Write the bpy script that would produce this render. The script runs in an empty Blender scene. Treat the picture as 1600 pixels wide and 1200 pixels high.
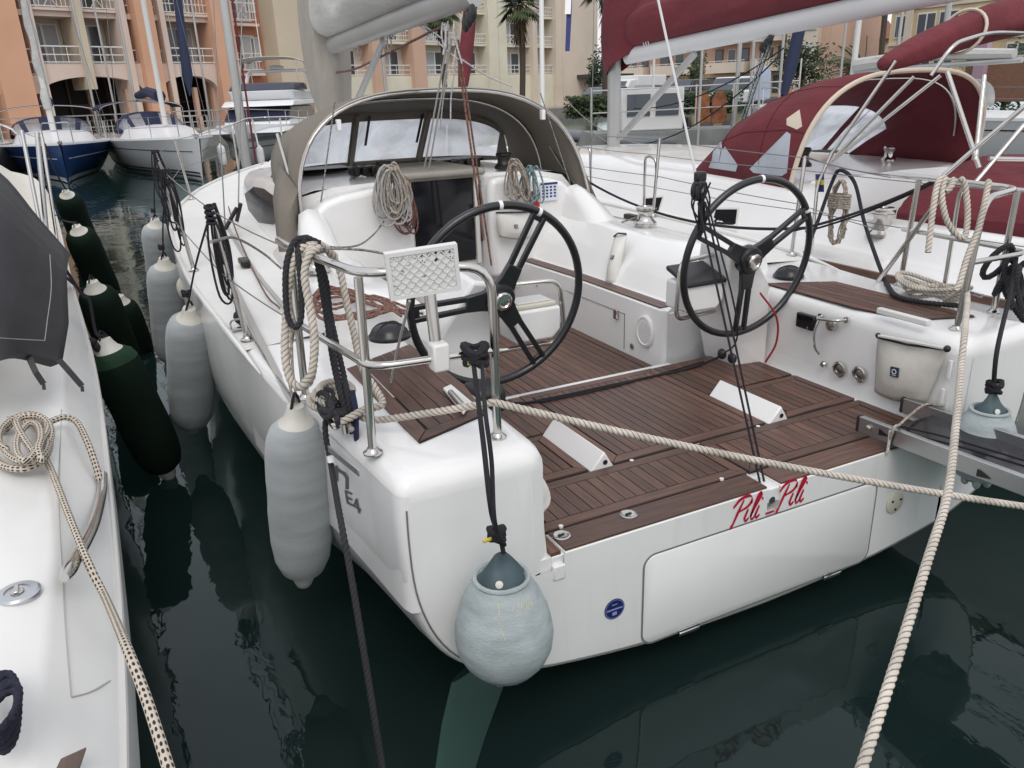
import bpy, bmesh, math, random
import numpy as np
from mathutils import Vector, Matrix
random.seed(7)
SC = bpy.context.scene
COL = SC.collection
# ------------------------------------------------------------------ camera
CAM = np.array([-2.1454, -2.0443, 2.1891]); YAW, PITCH, ROLL, FPX = math.radians(25.66), math.radians(20.51), math.radians(-2.035), 1222.4
def _axes(yaw, pitch, roll):
    f = np.array([math.sin(yaw)*math.cos(pitch), math.cos(yaw)*math.cos(pitch), -math.sin(pitch)])
    r = np.array([math.cos(yaw), -math.sin(yaw), 0.0]); u = np.cross(r, f)
    return r*math.cos(roll)+u*math.sin(roll), -r*math.sin(roll)+u*math.cos(roll), f
CR, CU, CF = _axes(YAW, PITCH, ROLL)
cd = bpy.data.cameras.new('camera'); co = bpy.data.objects.new('camera', cd); COL.objects.link(co)
co.matrix_world = Matrix(((CR[0], CU[0], -CF[0], CAM[0]), (CR[1], CU[1], -CF[1], CAM[1]), (CR[2], CU[2], -CF[2], CAM[2]), (0, 0, 0, 1)))
cd.sensor_fit = 'HORIZONTAL'; cd.sensor_width = 36.0; cd.lens = 36.0*FPX/1600.0
cd.clip_start = 0.05; cd.clip_end = 2000
SC.camera = co
# ------------------------------------------------------------------ sky (bright overcast)
w = bpy.data.worlds.new("World"); SC.world = w; w.use_nodes = True
nt = w.node_tree; bg = nt.nodes['Background']
sky = nt.nodes.new('ShaderNodeTexSky'); sky.sky_type = 'NISHITA'; sky.sun_disc = False
sky.sun_elevation = math.radians(52); sky.sun_rotation = math.radians(200)
sky.air_density = 1.5; sky.dust_density = 4.0; sky.ozone_density = 1.0
mx = nt.nodes.new('ShaderNodeMix'); mx.data_type = 'RGBA'; mx.inputs[0].default_value = 0.82
nt.links.new(sky.outputs[0], mx.inputs[6]); mx.inputs[7].default_value = (7.6, 7.7, 8.1, 1)   # cloud layer
nt.links.new(mx.outputs[2], bg.inputs[0]); bg.inputs[1].default_value = 0.115
# ------------------------------------------------------------------ sun, softened by cloud
sl = bpy.data.lights.new('sun', 'SUN'); sl.energy = 0.9; sl.angle = math.radians(30); sl.color = (1, .97, .93)
so = bpy.data.objects.new('sun', sl); COL.objects.link(so)
so.rotation_euler = (math.radians(38), 0, math.radians(-20))
SC.view_settings.view_transform = 'Standard'; SC.view_settings.look = 'None'
SC.view_settings.exposure = 0.28; SC.view_settings.gamma = 1.0; SC.view_settings.use_curve_mapping = False
SC.cycles.max_bounces = 8; SC.cycles.transparent_max_bounces = 12; SC.cycles.caustics_reflective = False; SC.cycles.caustics_refractive = False
SC.cycles.use_denoising = True
# ------------------------------------------------------------------ measuring helpers: a sight line cut with a real plane
def ray(px, py): return CR*(px-800)/FPX - CU*(py-600)/FPX + CF
def Pz(px, py, z): d = ray(px, py); return Vector(CAM+d*((z-CAM[2])/d[2]))
def Py(px, py, y): d = ray(px, py); return Vector(CAM+d*((y-CAM[1])/d[1]))
def Px(px, py, x): d = ray(px, py); return Vector(CAM+d*((x-CAM[0])/d[0]))
def Pd(px, py, t): return Vector(CAM+ray(px, py)*t)
# ------------------------------------------------------------------ mesh helpers
V = Vector
def smooth_path(pts, n=8, closed=False):
    P = [V(p) for p in pts]; out = []; N = len(P)
    segs = N if closed else N-1
    for i in range(segs):
        p1, p2 = P[i], P[(i+1) % N]
        p0 = P[i-1] if (closed or i > 0) else p1*2-p2
        p3 = P[(i+2) % N] if (closed or i+2 < N) else p2*2-p1
        for k in range(n):
            t = k/n; t2 = t*t; t3 = t2*t
            out.append(0.5*((2*p1)+(p2-p0)*t+(2*p0-5*p1+4*p2-p3)*t2+(3*p1-p0-3*p2+p3)*t3))
    if not closed: out.append(P[-1].copy())
    return out
def sag(a, b, s, n=16):
    a, b = V(a), V(b); return [a.lerp(b, i/n)-V((0, 0, s*4*(i/n)*(1-i/n))) for i in range(n+1)]
def fillet(pts, r, n=5, closed=False):
    P = [V(p) for p in pts]; N = len(P); out = []
    for i in range(N):
        if not closed and i in (0, N-1): out.append(P[i]); continue
        a, b, c = P[i-1], P[i], P[(i+1) % N]
        d1, d2 = (a-b), (c-b); l = min(r, d1.length*.49, d2.length*.49)
        s, e = b+d1.normalized()*l, b+d2.normalized()*l
        for k in range(n+1):
            t = k/n; out.append(s*(1-t)**2+b*2*t*(1-t)+e*t*t)
    return out
def resample(path, step):
    out = [path[0].copy()]; acc = 0.0
    for a, b in zip(path, path[1:]):
        L = (b-a).length
        if L < 1e-9: continue
        t = step-acc
        while t <= L: out.append(a.lerp(b, t/L)); t += step
        acc = L-(t-step)
    if (out[-1]-path[-1]).length > step*.3: out.append(path[-1].copy())
    return out
class MB:
    def __init__(self): self.v = []; self.f = []; self.uv = {}
    def quad(self, a, b, c, d):
        i = len(self.v); self.v += [V(a), V(b), V(c), V(d)]; self.f.append((i, i+1, i+2, i+3)); return self
    def poly(self, pts):
        i = len(self.v); self.v += [V(p) for p in pts]; self.f.append(tuple(range(i, i+len(pts)))); return self
    def rings(self, rs, closed=True, cap=False, loop=False, uv=None):
        i0 = len(self.v); n = len(rs[0])
        for r in rs: self.v += [V(p) for p in r]
        m = len(rs)
        for j in range(m if loop else m-1):
            for k in range(n if closed else n-1):
                a = i0+j*n+k; b = i0+j*n+(k+1) % n; j2 = (j+1) % m
                if uv is not None:
                    self.uv[len(self.f)] = ((k/n, uv[j]), ((k+1)/n, uv[j]), ((k+1)/n, uv[j+1] if j+1 < m else uv[j]), (k/n, uv[j+1] if j+1 < m else uv[j]))
                self.f.append((a, b, i0+j2*n+(k+1) % n, i0+j2*n+k))
        if cap and not loop:
            self.f.append(tuple(i0+k for k in reversed(range(n)))); self.f.append(tuple(i0+(m-1)*n+k for k in range(n)))
        return self
    def tube(self, path, r, n=8, cap=True, lobes=0, pitch=.05, closed=False, amp=.16):
        path = [V(p) for p in path]
        q = [path[0]]
        for p in path[1:]:
            if (p-q[-1]).length > 1e-6: q.append(p)
        path = q; m = len(path)
        if m < 2: return self
        T = []
        for i in range(m):
            a = path[i-1] if (i > 0 or closed) else path[i]; b = path[(i+1) % m] if (i < m-1 or closed) else path[i]
            t = b-a; T.append(t.normalized() if t.length > 1e-9 else V((0, 0, 1)))
        up = V((0, 0, 1)) if abs(T[0].z) < .9 else V((1, 0, 0))
        N = (up-T[0]*up.dot(T[0])).normalized(); rs = []; d = 0.0; uvv = []
        for i in range(m):
            if i:
                N = N-T[i]*N.dot(T[i])
                N = N.normalized() if N.length > 1e-6 else T[i].orthogonal().normalized()
                d += (path[i]-path[i-1]).length
            B = T[i].cross(N); rr = r[i] if isinstance(r, (list, tuple)) else r; ring = []
            for k in range(n):
                a = 2*math.pi*k/n; q2 = rr
                if lobes: q2 = rr*(1-amp+amp*abs(math.cos(a*lobes/2.0-math.pi*lobes*d/pitch)))
                ring.append(path[i]+(N*math.cos(a)+B*math.sin(a))*q2)
            rs.append(ring); uvv.append(d)
        return self.rings(rs, True, cap and not closed, closed, uvv)
    def rope(self, path, r, pitch=None, n=15):
        pitch = pitch or .056
        return self.tube(resample([V(p) for p in path], pitch/8), r*1.06, n=n, lobes=3, pitch=pitch, amp=.34)
    def lathe(self, prof, n=24, o=(0, 0, 0), axis=(0, 0, 1), cap=True):
        ax = V(axis).normalized(); x = ax.orthogonal().normalized(); y = ax.cross(x); o = V(o)
        return self.rings([[o+ax*z+(x*math.cos(2*math.pi*k/n)+y*math.sin(2*math.pi*k/n))*max(r, 1e-5) for k in range(n)] for r, z in prof], True, cap)
    def box(self, x0, x1, y0, y1, z0, z1, M=None):
        p = [V((x, y, z)) for z in (z0, z1) for x, y in ((x0, y0), (x1, y0), (x1, y1), (x0, y1))]
        if M is not None: p = [M @ q for q in p]
        i = len(self.v); self.v += p
        for f in ((3, 2, 1, 0), (4, 5, 6, 7), (0, 1, 5, 4), (1, 2, 6, 5), (2, 3, 7, 6), (3, 0, 4, 7)): self.f.append(tuple(i+k for k in f))
        return self
    def prism(self, pts, d):
        d = V(d); a = [V(p) for p in pts]; return self.rings([a, [p+d for p in a]], True, True)
    def bar(self, a, b, w, h, up=(0, 0, 1)):
        a, b = V(a), V(b); t = (b-a).normalized(); u = V(up); s = t.cross(u).normalized(); u = s.cross(t)
        c = [s*w/2+u*h/2, -s*w/2+u*h/2, -s*w/2-u*h/2, s*w/2-u*h/2]
        return self.rings([[a+q for q in c], [b+q for q in c]], True, True)
    def ball(self, o, r, n=12, sx=1, sy=1, sz=1):
        o = V(o); rs = []
        for j in range(n+1):
            ph = -math.pi/2+math.pi*j/n; rr = max(math.cos(ph), 1e-3)
            rs.append([o+V((math.cos(2*math.pi*k/n/1)*rr*r*sx, math.sin(2*math.pi*k/n)*rr*r*sy, math.sin(ph)*r*sz)) for k in range(n)])
        return self.rings(rs, True, False)
    def build(self, name, m, parent=None, smooth=40, bevel=0, seg=2, solid=0, sub=0, loc=None):
        me = bpy.data.meshes.new(name); me.from_pydata([tuple(p) for p in self.v], [], self.f); me.update()
        if self.uv:
            uvl = me.uv_layers.new(name='UVMap')
            for pi, q in self.uv.items():
                ls = me.polygons[pi].loop_start
                for k in range(len(q)): uvl.data[ls+k].uv = q[k]
        bm = bmesh.new(); bm.from_mesh(me); bmesh.ops.remove_doubles(bm, verts=bm.verts, dist=1e-6); bmesh.ops.recalc_face_normals(bm, faces=bm.faces); bm.to_mesh(me); bm.free()
        if smooth:
            me.polygons.foreach_set('use_smooth', [True]*len(me.polygons)); me.set_sharp_from_angle(angle=math.radians(smooth))
        me.materials.append(m)
        o = bpy.data.objects.new(name, me); COL.objects.link(o)
        if parent is not None: o.parent = parent
        if loc is not None: o.location = loc
        if solid: s = o.modifiers.new('s', 'SOLIDIFY'); s.thickness = solid; s.offset = 0
        if sub: s = o.modifiers.new('u', 'SUBSURF'); s.levels = sub; s.render_levels = sub
        if bevel: b = o.modifiers.new('b', 'BEVEL'); b.width = bevel; b.segments = seg; b.limit_method = 'ANGLE'; b.angle_limit = math.radians(35)
        return o
from mathutils.bvhtree import BVHTree
def hit(mb, px, py, lift=0.0):
    """where a sight line meets a mesh that is already shaped: the point, lifted along the face normal, and the normal"""
    if not hasattr(mb, '_bvh'): mb._bvh = BVHTree.FromPolygons([tuple(p) for p in mb.v], [tuple(f) for f in mb.f])
    d = V(ray(px, py)).normalized(); p, n_, i, t = mb._bvh.ray_cast(V(CAM), d)
    if p is None: return None, None
    if n_.dot(d) > 0: n_ = -n_
    return p+n_*lift, n_
def decal(mb, pxs, lift, th, sub=4):
    """thin plate following a surface: outline subdivided, fan around the centre"""
    pts = []
    for i in range(len(pxs)):
        a, b = pxs[i], pxs[(i+1) % len(pxs)]
        for k in range(sub): pts.append((a[0]+(b[0]-a[0])*k/sub, a[1]+(b[1]-a[1])*k/sub))
    cx, cy = sum(p[0] for p in pts)/len(pts), sum(p[1] for p in pts)/len(pts); rs = []
    for f in (1, .66, .33, .02):
        r_ = []
        for x, y in pts:
            g = f; p, n_ = hit(mb, cx+(x-cx)*g, cy+(y-cy)*g, lift)
            while p is None and g > 1e-3: g *= .93; p, n_ = hit(mb, cx+(x-cx)*g, cy+(y-cy)*g, lift)
            if p is None: p, n_ = rs[-1][len(r_)] if rs else (V((0, 0, 0)), V((0, 0, 1)))
            r_.append((p, n_))
        rs.append(r_)
    q = MB(); q.rings([[p-n_*th for p, n_ in rs[0]]]+[[p for p, n_ in r_] for r_ in rs], True); return q
def tag(o, label, cat, group=None, kind=None):
    if label: o['label'] = label
    if cat: o['category'] = cat
    if group: o['group'] = group
    if kind: o['kind'] = kind
    return o
def thing(name, label, cat, loc=(0, 0, 0), group=None):
    o = bpy.data.objects.new(name, None); COL.objects.link(o); o.location = loc; o.empty_display_size = .1
    return tag(o, label, cat, group)
def copy_tree(o, parent=None):
    c = o.copy(); COL.objects.link(c); c.parent = parent
    for ch in list(o.children): copy_tree(ch, c)
    return c
def part(name, m, parent, mb, **k): return mb.build(name, m, parent, **k)
def simple(name, label, cat, m, mb, group=None, **k): return tag(mb.build(name, m, None, **k), label, cat, group)
def interp(x, xs, ys): return float(np.interp(x, xs, ys))
def hermite(x, xs, ys):
    if x <= xs[0]: return ys[0]
    if x >= xs[-1]: return ys[-1]
    i = max(k for k in range(len(xs)-1) if xs[k] <= x); d = [(ys[k+1]-ys[k])/(xs[k+1]-xs[k]) for k in range(len(xs)-1)]
    def sl(k):
        if k == 0: return d[0]
        if k == len(xs)-1: return d[-1]
        return 0 if d[k-1]*d[k] <= 0 else 2*d[k-1]*d[k]/(d[k-1]+d[k])
    h = xs[i+1]-xs[i]; t = (x-xs[i])/h; m0, m1 = sl(i)*h, sl(i+1)*h
    return (2*t**3-3*t*t+1)*ys[i]+(t**3-2*t*t+t)*m0+(-2*t**3+3*t*t)*ys[i+1]+(t**3-t*t)*m1
def srgb(r, g, b):
    f = lambda c: ((c/255)/12.92 if c/255 <= .04045 else (((c/255)+.055)/1.055)**2.4)
    return (f(r), f(g), f(b))
# ------------------------------------------------------------------ materials
def P(name, c, rough=.5, metal=0, var=0.0, vscale=3, bump=0, bscale=40, c2=None, stretch=None, spec=.5, coat=0, rnd=0.0, rvar=0.0, emit=None, trans=0, bdist=.01, alpha=1, detail=4, sheen=0):
    m = bpy.data.materials.new(name); m.use_nodes = True; t = m.node_tree; b = t.nodes['Principled BSDF']
    b.inputs['Base Color'].default_value = (*c, 1); b.inputs['Roughness'].default_value = rough; b.inputs['Metallic'].default_value = metal
    b.inputs['Specular IOR Level'].default_value = spec; b.inputs['Coat Weight'].default_value = coat; b.inputs['Coat Roughness'].default_value = .1
    b.inputs['Transmission Weight'].default_value = trans; b.inputs['Alpha'].default_value = alpha
    if sheen: b.inputs['Sheen Weight'].default_value = sheen
    if emit: b.inputs['Emission Color'].default_value = (*emit, 1); b.inputs['Emission Strength'].default_value = 1
    L = t.links.new
    vec = None
    if var or bump or rvar or c2:
        tc = t.nodes.new('ShaderNodeTexCoord'); vec = tc.outputs['Object']
        if stretch:
            mp = t.nodes.new('ShaderNodeMapping'); mp.inputs['Scale'].default_value = stretch; L(vec, mp.inputs[0]); vec = mp.outputs[0]
        if rnd:
            oi = t.nodes.new('ShaderNodeObjectInfo'); ad = t.nodes.new('ShaderNodeVectorMath'); ad.operation = 'MULTIPLY_ADD'
            cx = t.nodes.new('ShaderNodeCombineXYZ'); L(oi.outputs['Random'], cx.inputs[0]); L(oi.outputs['Random'], cx.inputs[1])
            L(cx.outputs[0], ad.inputs[0]); ad.inputs[1].default_value = (37, 91, 13); L(vec, ad.inputs[2]); vec = ad.outputs[0]
    col = None
    if var or c2:
        n = t.nodes.new('ShaderNodeTexNoise'); n.inputs['Scale'].default_value = vscale; n.inputs['Detail'].default_value = detail; L(vec, n.inputs['Vector'])
        r = t.nodes.new('ShaderNodeValToRGB'); r.color_ramp.elements[0].position = .35; r.color_ramp.elements[1].position = .68
        a = c2 if c2 else tuple(x*(1-var) for x in c); r.color_ramp.elements[0].color = (*a, 1); r.color_ramp.elements[1].color = (*c, 1)
        L(n.outputs[0], r.inputs[0]); col = r.outputs[0]
        if rvar:
            mr = t.nodes.new('ShaderNodeMapRange'); mr.inputs[3].default_value = max(0, rough-rvar); mr.inputs[4].default_value = rough+rvar
            L(n.outputs[0], mr.inputs[0]); L(mr.outputs[0], b.inputs['Roughness'])
    if rnd:
        oi2 = t.nodes.new('ShaderNodeObjectInfo'); hs = t.nodes.new('ShaderNodeHueSaturation')
        mr2 = t.nodes.new('ShaderNodeMapRange'); mr2.inputs[3].default_value = 1-rnd; mr2.inputs[4].default_value = 1+rnd
        L(oi2.outputs['Random'], mr2.inputs[0]); L(mr2.outputs[0], hs.inputs['Value'])
        if col is not None: L(col, hs.inputs['Color'])
        else: hs.inputs['Color'].default_value = (*c, 1)
        col = hs.outputs[0]
    if col is not None: L(col, b.inputs['Base Color'])
    if bump:
        n2 = t.nodes.new('ShaderNodeTexNoise'); n2.inputs['Scale'].default_value = bscale; n2.inputs['Detail'].default_value = 3; L(vec, n2.inputs['Vector'])
        bp = t.nodes.new('ShaderNodeBump'); bp.inputs['Strength'].default_value = bump; bp.inputs['Distance'].default_value = bdist
        L(n2.outputs[0], bp.inputs['Height']); L(bp.outputs[0], b.inputs['Normal'])
    return m
GEL = P('gelcoat_white', (.80, .80, .79), .22, var=.05, vscale=2.2, coat=.5, bump=.012, bscale=7, rvar=.06)
def stained(name, base):
    """gelcoat with a waterline stain, runs below the scuppers and small scuffs"""
    m = P(name, base, .22, var=.06, vscale=2.0, coat=.5, bump=.012, bscale=7, rvar=.06); t = m.node_tree; b = t.nodes['Principled BSDF']; L = t.links.new
    src = b.inputs['Base Color'].links[0].from_socket
    tc = t.nodes.new('ShaderNodeTexCoord'); sp = t.nodes.new('ShaderNodeSeparateXYZ'); L(tc.outputs['Object'], sp.inputs[0])
    n = t.nodes.new('ShaderNodeTexNoise'); n.inputs['Scale'].default_value = 5; n.inputs['Detail'].default_value = 6; mp = t.nodes.new('ShaderNodeMapping'); mp.inputs['Scale'].default_value = (3, 3, .35); L(tc.outputs['Object'], mp.inputs[0]); L(mp.outputs[0], n.inputs['Vector'])
    a = t.nodes.new('ShaderNodeMapRange'); a.inputs[1].default_value = .24; a.inputs[2].default_value = .02; L(sp.outputs[2], a.inputs[0])
    k = t.nodes.new('ShaderNodeMath'); k.operation = 'MULTIPLY'; L(a.outputs[0], k.inputs[0]); L(n.outputs[0], k.inputs[1])
    r = t.nodes.new('ShaderNodeMapRange'); r.inputs[1].default_value = .56; r.inputs[2].default_value = .78; r.inputs[3].default_value = 0; r.inputs[4].default_value = .22; L(n.outputs[0], r.inputs[0])
    ad = t.nodes.new('ShaderNodeMath'); ad.operation = 'MAXIMUM'; L(k.outputs[0], ad.inputs[0]); L(r.outputs[0], ad.inputs[1])
    mx_ = t.nodes.new('ShaderNodeMix'); mx_.data_type = 'RGBA'; L(ad.outputs[0], mx_.inputs[0]); L(src, mx_.inputs[6]); mx_.inputs[7].default_value = (.47, .44, .35, 1); L(mx_.outputs[2], b.inputs['Base Color'])
    return m
GELH = stained('gelcoat_hull_weathered', (.80, .80, .79))
GEL2 = P('gelcoat_aged', (.78, .775, .75), .34, var=.11, vscale=2.6, bump=.03, bscale=12, coat=.2, rvar=.1, detail=7)
NONSKID = P('nonskid_deck', (.76, .755, .73), .6, var=.06, vscale=3, bump=.35, bscale=420)
GROOVE = P('shadow_gap', (.16, .16, .155), .7)
TEAK = P('wet_teak_fore_aft', (.140, .068, .045), .40, c2=(.068, .036, .028), vscale=5, stretch=(14, 1.1, 14), rnd=.27, bump=.25, bscale=9, rvar=.12, spec=.5)
TEAKX = P('wet_teak_athwart', (.134, .067, .045), .40, c2=(.066, .036, .028), vscale=5, stretch=(1.1, 14, 14), rnd=.25, bump=.25, bscale=9, rvar=.12)
TEAKG = P('weathered_teak', (.17, .12, .095), .6, c2=(.10, .07, .056), vscale=4, stretch=(10, 1, 10), bump=.2, bscale=9)
CAULK = P('black_caulking', (.012, .012, .013), .55)
STEEL = P('stainless_steel', (.62, .60, .57), .17, 1, var=.12, vscale=9, rvar=.05)
ALU = P('anodised_aluminium', (.52, .53, .53), .38, 1, var=.1, vscale=4)
ALUG = P('grey_aluminium_spar', (.47, .47, .46), .42, .55, var=.08, vscale=2)
BLACK = P('black_plastic', (.012, .012, .014), .38, bump=.05, bscale=60)
WHEELM = P('black_carbon_wheel', (.010, .011, .014), .30, var=.2, vscale=20, coat=.3, bump=.12, bscale=220)
RUBBER = P('black_rubber', (.02, .02, .021), .65)
ACRYL = P('smoked_acrylic', (.014, .013, .015), .22, spec=.04)
TAUPE = P('taupe_canvas', (.205, .180, .150), .85, var=.10, vscale=2.2, bump=.25, bscale=300)
TAUPE2 = P('pale_taupe_sailcover', (.34, .315, .28), .85, var=.16, vscale=2.2, bump=1.0, bscale=4, stretch=(2, 2, .7), bdist=.04)
GREYC = P('light_grey_sailcloth', (.52, .52, .50), .8, var=.14, vscale=1.8, bump=1.0, bscale=3.5, stretch=(1.5, .7, 1.5), bdist=.04)
MAROON = P('burgundy_canvas', (.160, .024, .034), .85, var=.26, vscale=2.6, bump=1.0, bscale=4.5, stretch=(1.6, .6, 1), bdist=.035)
CREAM = P('cream_edging', (.62, .54, .43), .7)
def vinyl():
    m = bpy.data.materials.new('clear_vinyl_window'); m.use_nodes = True; t = m.node_tree; L = t.links.new
    for n in list(t.nodes): t.nodes.remove(n)
    out = t.nodes.new('ShaderNodeOutputMaterial'); tc = t.nodes.new('ShaderNodeTexCoord')
    n = t.nodes.new('ShaderNodeTexNoise'); n.inputs['Scale'].default_value = 2.2; n.inputs['Detail'].default_value = 5; n.inputs['Distortion'].default_value = 1.6; L(tc.outputs['Object'], n.inputs['Vector'])
    mr = t.nodes.new('ShaderNodeMapRange'); mr.inputs[1].default_value = .3; mr.inputs[2].default_value = .75; mr.inputs[3].default_value = .38; mr.inputs[4].default_value = .95; L(n.outputs[0], mr.inputs[0])
    tl = t.nodes.new('ShaderNodeBsdfTranslucent'); tl.inputs[0].default_value = (.90, .93, .98, 1)
    tr = t.nodes.new('ShaderNodeBsdfTransparent'); tr.inputs[0].default_value = (.90, .92, .95, 1)
    m1 = t.nodes.new('ShaderNodeMixShader'); L(mr.outputs[0], m1.inputs[0]); L(tr.outputs[0], m1.inputs[1]); L(tl.outputs[0], m1.inputs[2])
    gl = t.nodes.new('ShaderNodeBsdfGlossy'); gl.inputs['Roughness'].default_value = .08
    bp = t.nodes.new('ShaderNodeBump'); bp.inputs['Strength'].default_value = .3; bp.inputs['Distance'].default_value = .03; L(n.outputs[0], bp.inputs['Height']); L(bp.outputs[0], gl.inputs['Normal'])
    m2 = t.nodes.new('ShaderNodeMixShader'); m2.inputs[0].default_value = .07; L(m1.outputs[0], m2.inputs[1]); L(gl.outputs[0], m2.inputs[2]); L(m2.outputs[0], out.inputs[0])
    return m
VINYL = vinyl()
FENDG = P('grey_fender_cloth', (.37, .40, .41), .93, var=.24, vscale=3.2, bump=.5, bscale=110, stretch=(1, 1, 5), sheen=.3)
FENDW = P('dirty_white_fender', (.66, .64, .58), .5, var=.18, vscale=8)
FENDGREEN = P('dark_green_fender_cloth', (.008, .019, .012), .95, var=.4, vscale=3, bump=.5, bscale=160, spec=.15)
FENDGREEN_T = P('lighter_green_cloth', (.022, .055, .030), .95, var=.25, vscale=6, bump=.5, bscale=160, spec=.2)  # lighter green for the top of the nearest fender
BUOY = P('blue_grey_buoy_cloth', (.41, .465, .475), .92, var=.30, vscale=9, bump=.30, bscale=90, stretch=(1, 1, 2.5))
BUOYD = P('dark_blue_buoy_neck', (.05, .085, .10), .55, var=.3, vscale=12)
ROPEW = P('white_laid_rope', (.56, .51, .44), .9, var=.22, vscale=30, bump=.5, bscale=250)
ROPEB = P('black_laid_rope', (.012, .012, .016), .9, var=.3, vscale=40, bump=.4, bscale=250)
ROPEK = P('black_braided_line', (.015, .014, .02), .85, var=.3, vscale=80, bump=.4, bscale=400)
ROPEG = P('grey_braided_line', (.33, .31, .29), .9, c2=(.09, .085, .085), vscale=90, detail=1, bump=.3, bscale=300)
ROPEBR = P('brown_braided_line', (.25, .135, .105), .9, c2=(.10, .045, .035), vscale=70, detail=1, bump=.3, bscale=300)
ROPETAN = P('tan_braided_line', (.43, .38, .32), .9, c2=(.22, .18, .15), vscale=60, detail=1, bump=.3, bscale=300)
ROPEWHITE = P('white_braided_line', (.70, .69, .67), .85, c2=(.40, .40, .41), vscale=80, detail=1)
ROPERED = P('red_line', (.38, .02, .03), .7)
ROPEBLUE = P('teal_line', (.05, .16, .19), .85, c2=(.30, .34, .35), vscale=60, detail=1)
WIRE = P('rigging_wire', (.22, .22, .22), .4, .8)
REDP = P('red_cloth', (.50, .02, .015), .7)
NAVY = P('navy_canvas', (.012, .018, .055), .8, var=.1)
CANVASD = P('charcoal_canvas', (.047, .047, .052), .88, var=.25, vscale=3, bump=.8, bscale=5, bdist=.03)
STITCH = P('pale_thread', (.30, .30, .31), .8)
BAGW = P('white_coated_cloth', (.70, .69, .65), .55, var=.10, vscale=5, bump=.3, bscale=14)
BAGS = P('stained_cream_cloth', (.68, .65, .59), .6, var=.22, vscale=4.5, bump=.3, bscale=14)
SCREEN = P('black_glass_panel', (.008, .009, .012), .08)
INK = P('blue_print', (.02, .03, .14), .5)
REDPRINT = P('red_vinyl_lettering', (.46, .006, .035), .35)
GREYPRINT = P('grey_vinyl_lettering', (.10, .10, .115), .4)
WHITEPRINT = P('white_print', (.8, .8, .8), .5)
YELLOWP = P('yellow_plastic', (.62, .50, .05), .5)
GREYPL = P('light_grey_plastic', (.68, .68, .67), .5)
def laid(name, ridge, groove_shade, pitch=.056):
    m = P(name, ridge, .92, bump=.3, bscale=260); t = m.node_tree; b = t.nodes['Principled BSDF']; L = t.links.new
    uv = t.nodes.new('ShaderNodeUVMap'); sx = t.nodes.new('ShaderNodeSeparateXYZ'); L(uv.outputs[0], sx.inputs[0])
    a = t.nodes.new('ShaderNodeMath'); a.operation = 'MULTIPLY'; a.inputs[1].default_value = 3*math.pi; L(sx.outputs[0], a.inputs[0])
    c = t.nodes.new('ShaderNodeMath'); c.operation = 'MULTIPLY_ADD'; c.inputs[1].default_value = -3*math.pi/pitch; L(sx.outputs[1], c.inputs[0]); L(a.outputs[0], c.inputs[2])
    d = t.nodes.new('ShaderNodeMath'); d.operation = 'COSINE'; L(c.outputs[0], d.inputs[0]); e = t.nodes.new('ShaderNodeMath'); e.operation = 'ABSOLUTE'; L(d.outputs[0], e.inputs[0])
    r = t.nodes.new('ShaderNodeValToRGB'); r.color_ramp.elements[0].position = .08; r.color_ramp.elements[0].color = (*groove_shade, 1); r.color_ramp.elements[1].position = .55; r.color_ramp.elements[1].color = (*ridge, 1); L(e.outputs[0], r.inputs[0])  # dark grooves and paler ridges put into the colour, imitating shade between strands
    tc = t.nodes.new('ShaderNodeTexCoord'); n = t.nodes.new('ShaderNodeTexNoise'); n.inputs['Scale'].default_value = 9; L(tc.outputs['Object'], n.inputs['Vector'])
    mr = t.nodes.new('ShaderNodeMapRange'); mr.inputs[1].default_value = .3; mr.inputs[2].default_value = .7; mr.inputs[3].default_value = .72; mr.inputs[4].default_value = 1.08; L(n.outputs[0], mr.inputs[0])
    h = t.nodes.new('ShaderNodeHueSaturation'); L(r.outputs[0], h.inputs['Color']); L(mr.outputs[0], h.inputs['Value']); L(h.outputs[0], b.inputs['Base Color'])
    return m
ROPEW = laid('white_laid_rope_strands', (.60, .55, .48), (.17, .14, .11)); ROPEB = laid('black_laid_rope_strands', (.030, .030, .036), (.004, .004, .005))
def rope_weave(name, ca, cb, su, sv):
    m = P(name, ca, .9); t = m.node_tree; b = t.nodes['Principled BSDF']; L = t.links.new
    uv = t.nodes.new('ShaderNodeUVMap'); mp = t.nodes.new('ShaderNodeMapping'); mp.inputs['Scale'].default_value = (su, sv, 1); mp.inputs['Rotation'].default_value = (0, 0, .0)
    L(uv.outputs[0], mp.inputs[0])
    v = t.nodes.new('ShaderNodeTexVoronoi'); v.voronoi_dimensions = '2D'; v.inputs['Scale'].default_value = 1; v.inputs['Randomness'].default_value = .15; L(mp.outputs[0], v.inputs['Vector'])
    r = t.nodes.new('ShaderNodeValToRGB'); r.color_ramp.interpolation = 'EASE'; r.color_ramp.elements[0].position = .27; r.color_ramp.elements[0].color = (*cb, 1); r.color_ramp.elements[1].position = .36; r.color_ramp.elements[1].color = (*ca, 1)
    L(v.outputs['Distance'], r.inputs[0]); L(r.outputs[0], b.inputs['Base Color'])
    bp = t.nodes.new('ShaderNodeBump'); bp.inputs['Strength'].default_value = .5; bp.inputs['Distance'].default_value = .004; L(v.outputs['Distance'], bp.inputs['Height']); L(bp.outputs[0], b.inputs['Normal'])
    return m
ROPEFLECK = rope_weave('cream_rope_black_flecks', (.52, .46, .38), (.03, .025, .025), 7, 62)
ROPEGREYF = rope_weave('grey_flecked_line', (.52, .50, .47), (.06, .05, .05), 5, 130)
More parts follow.
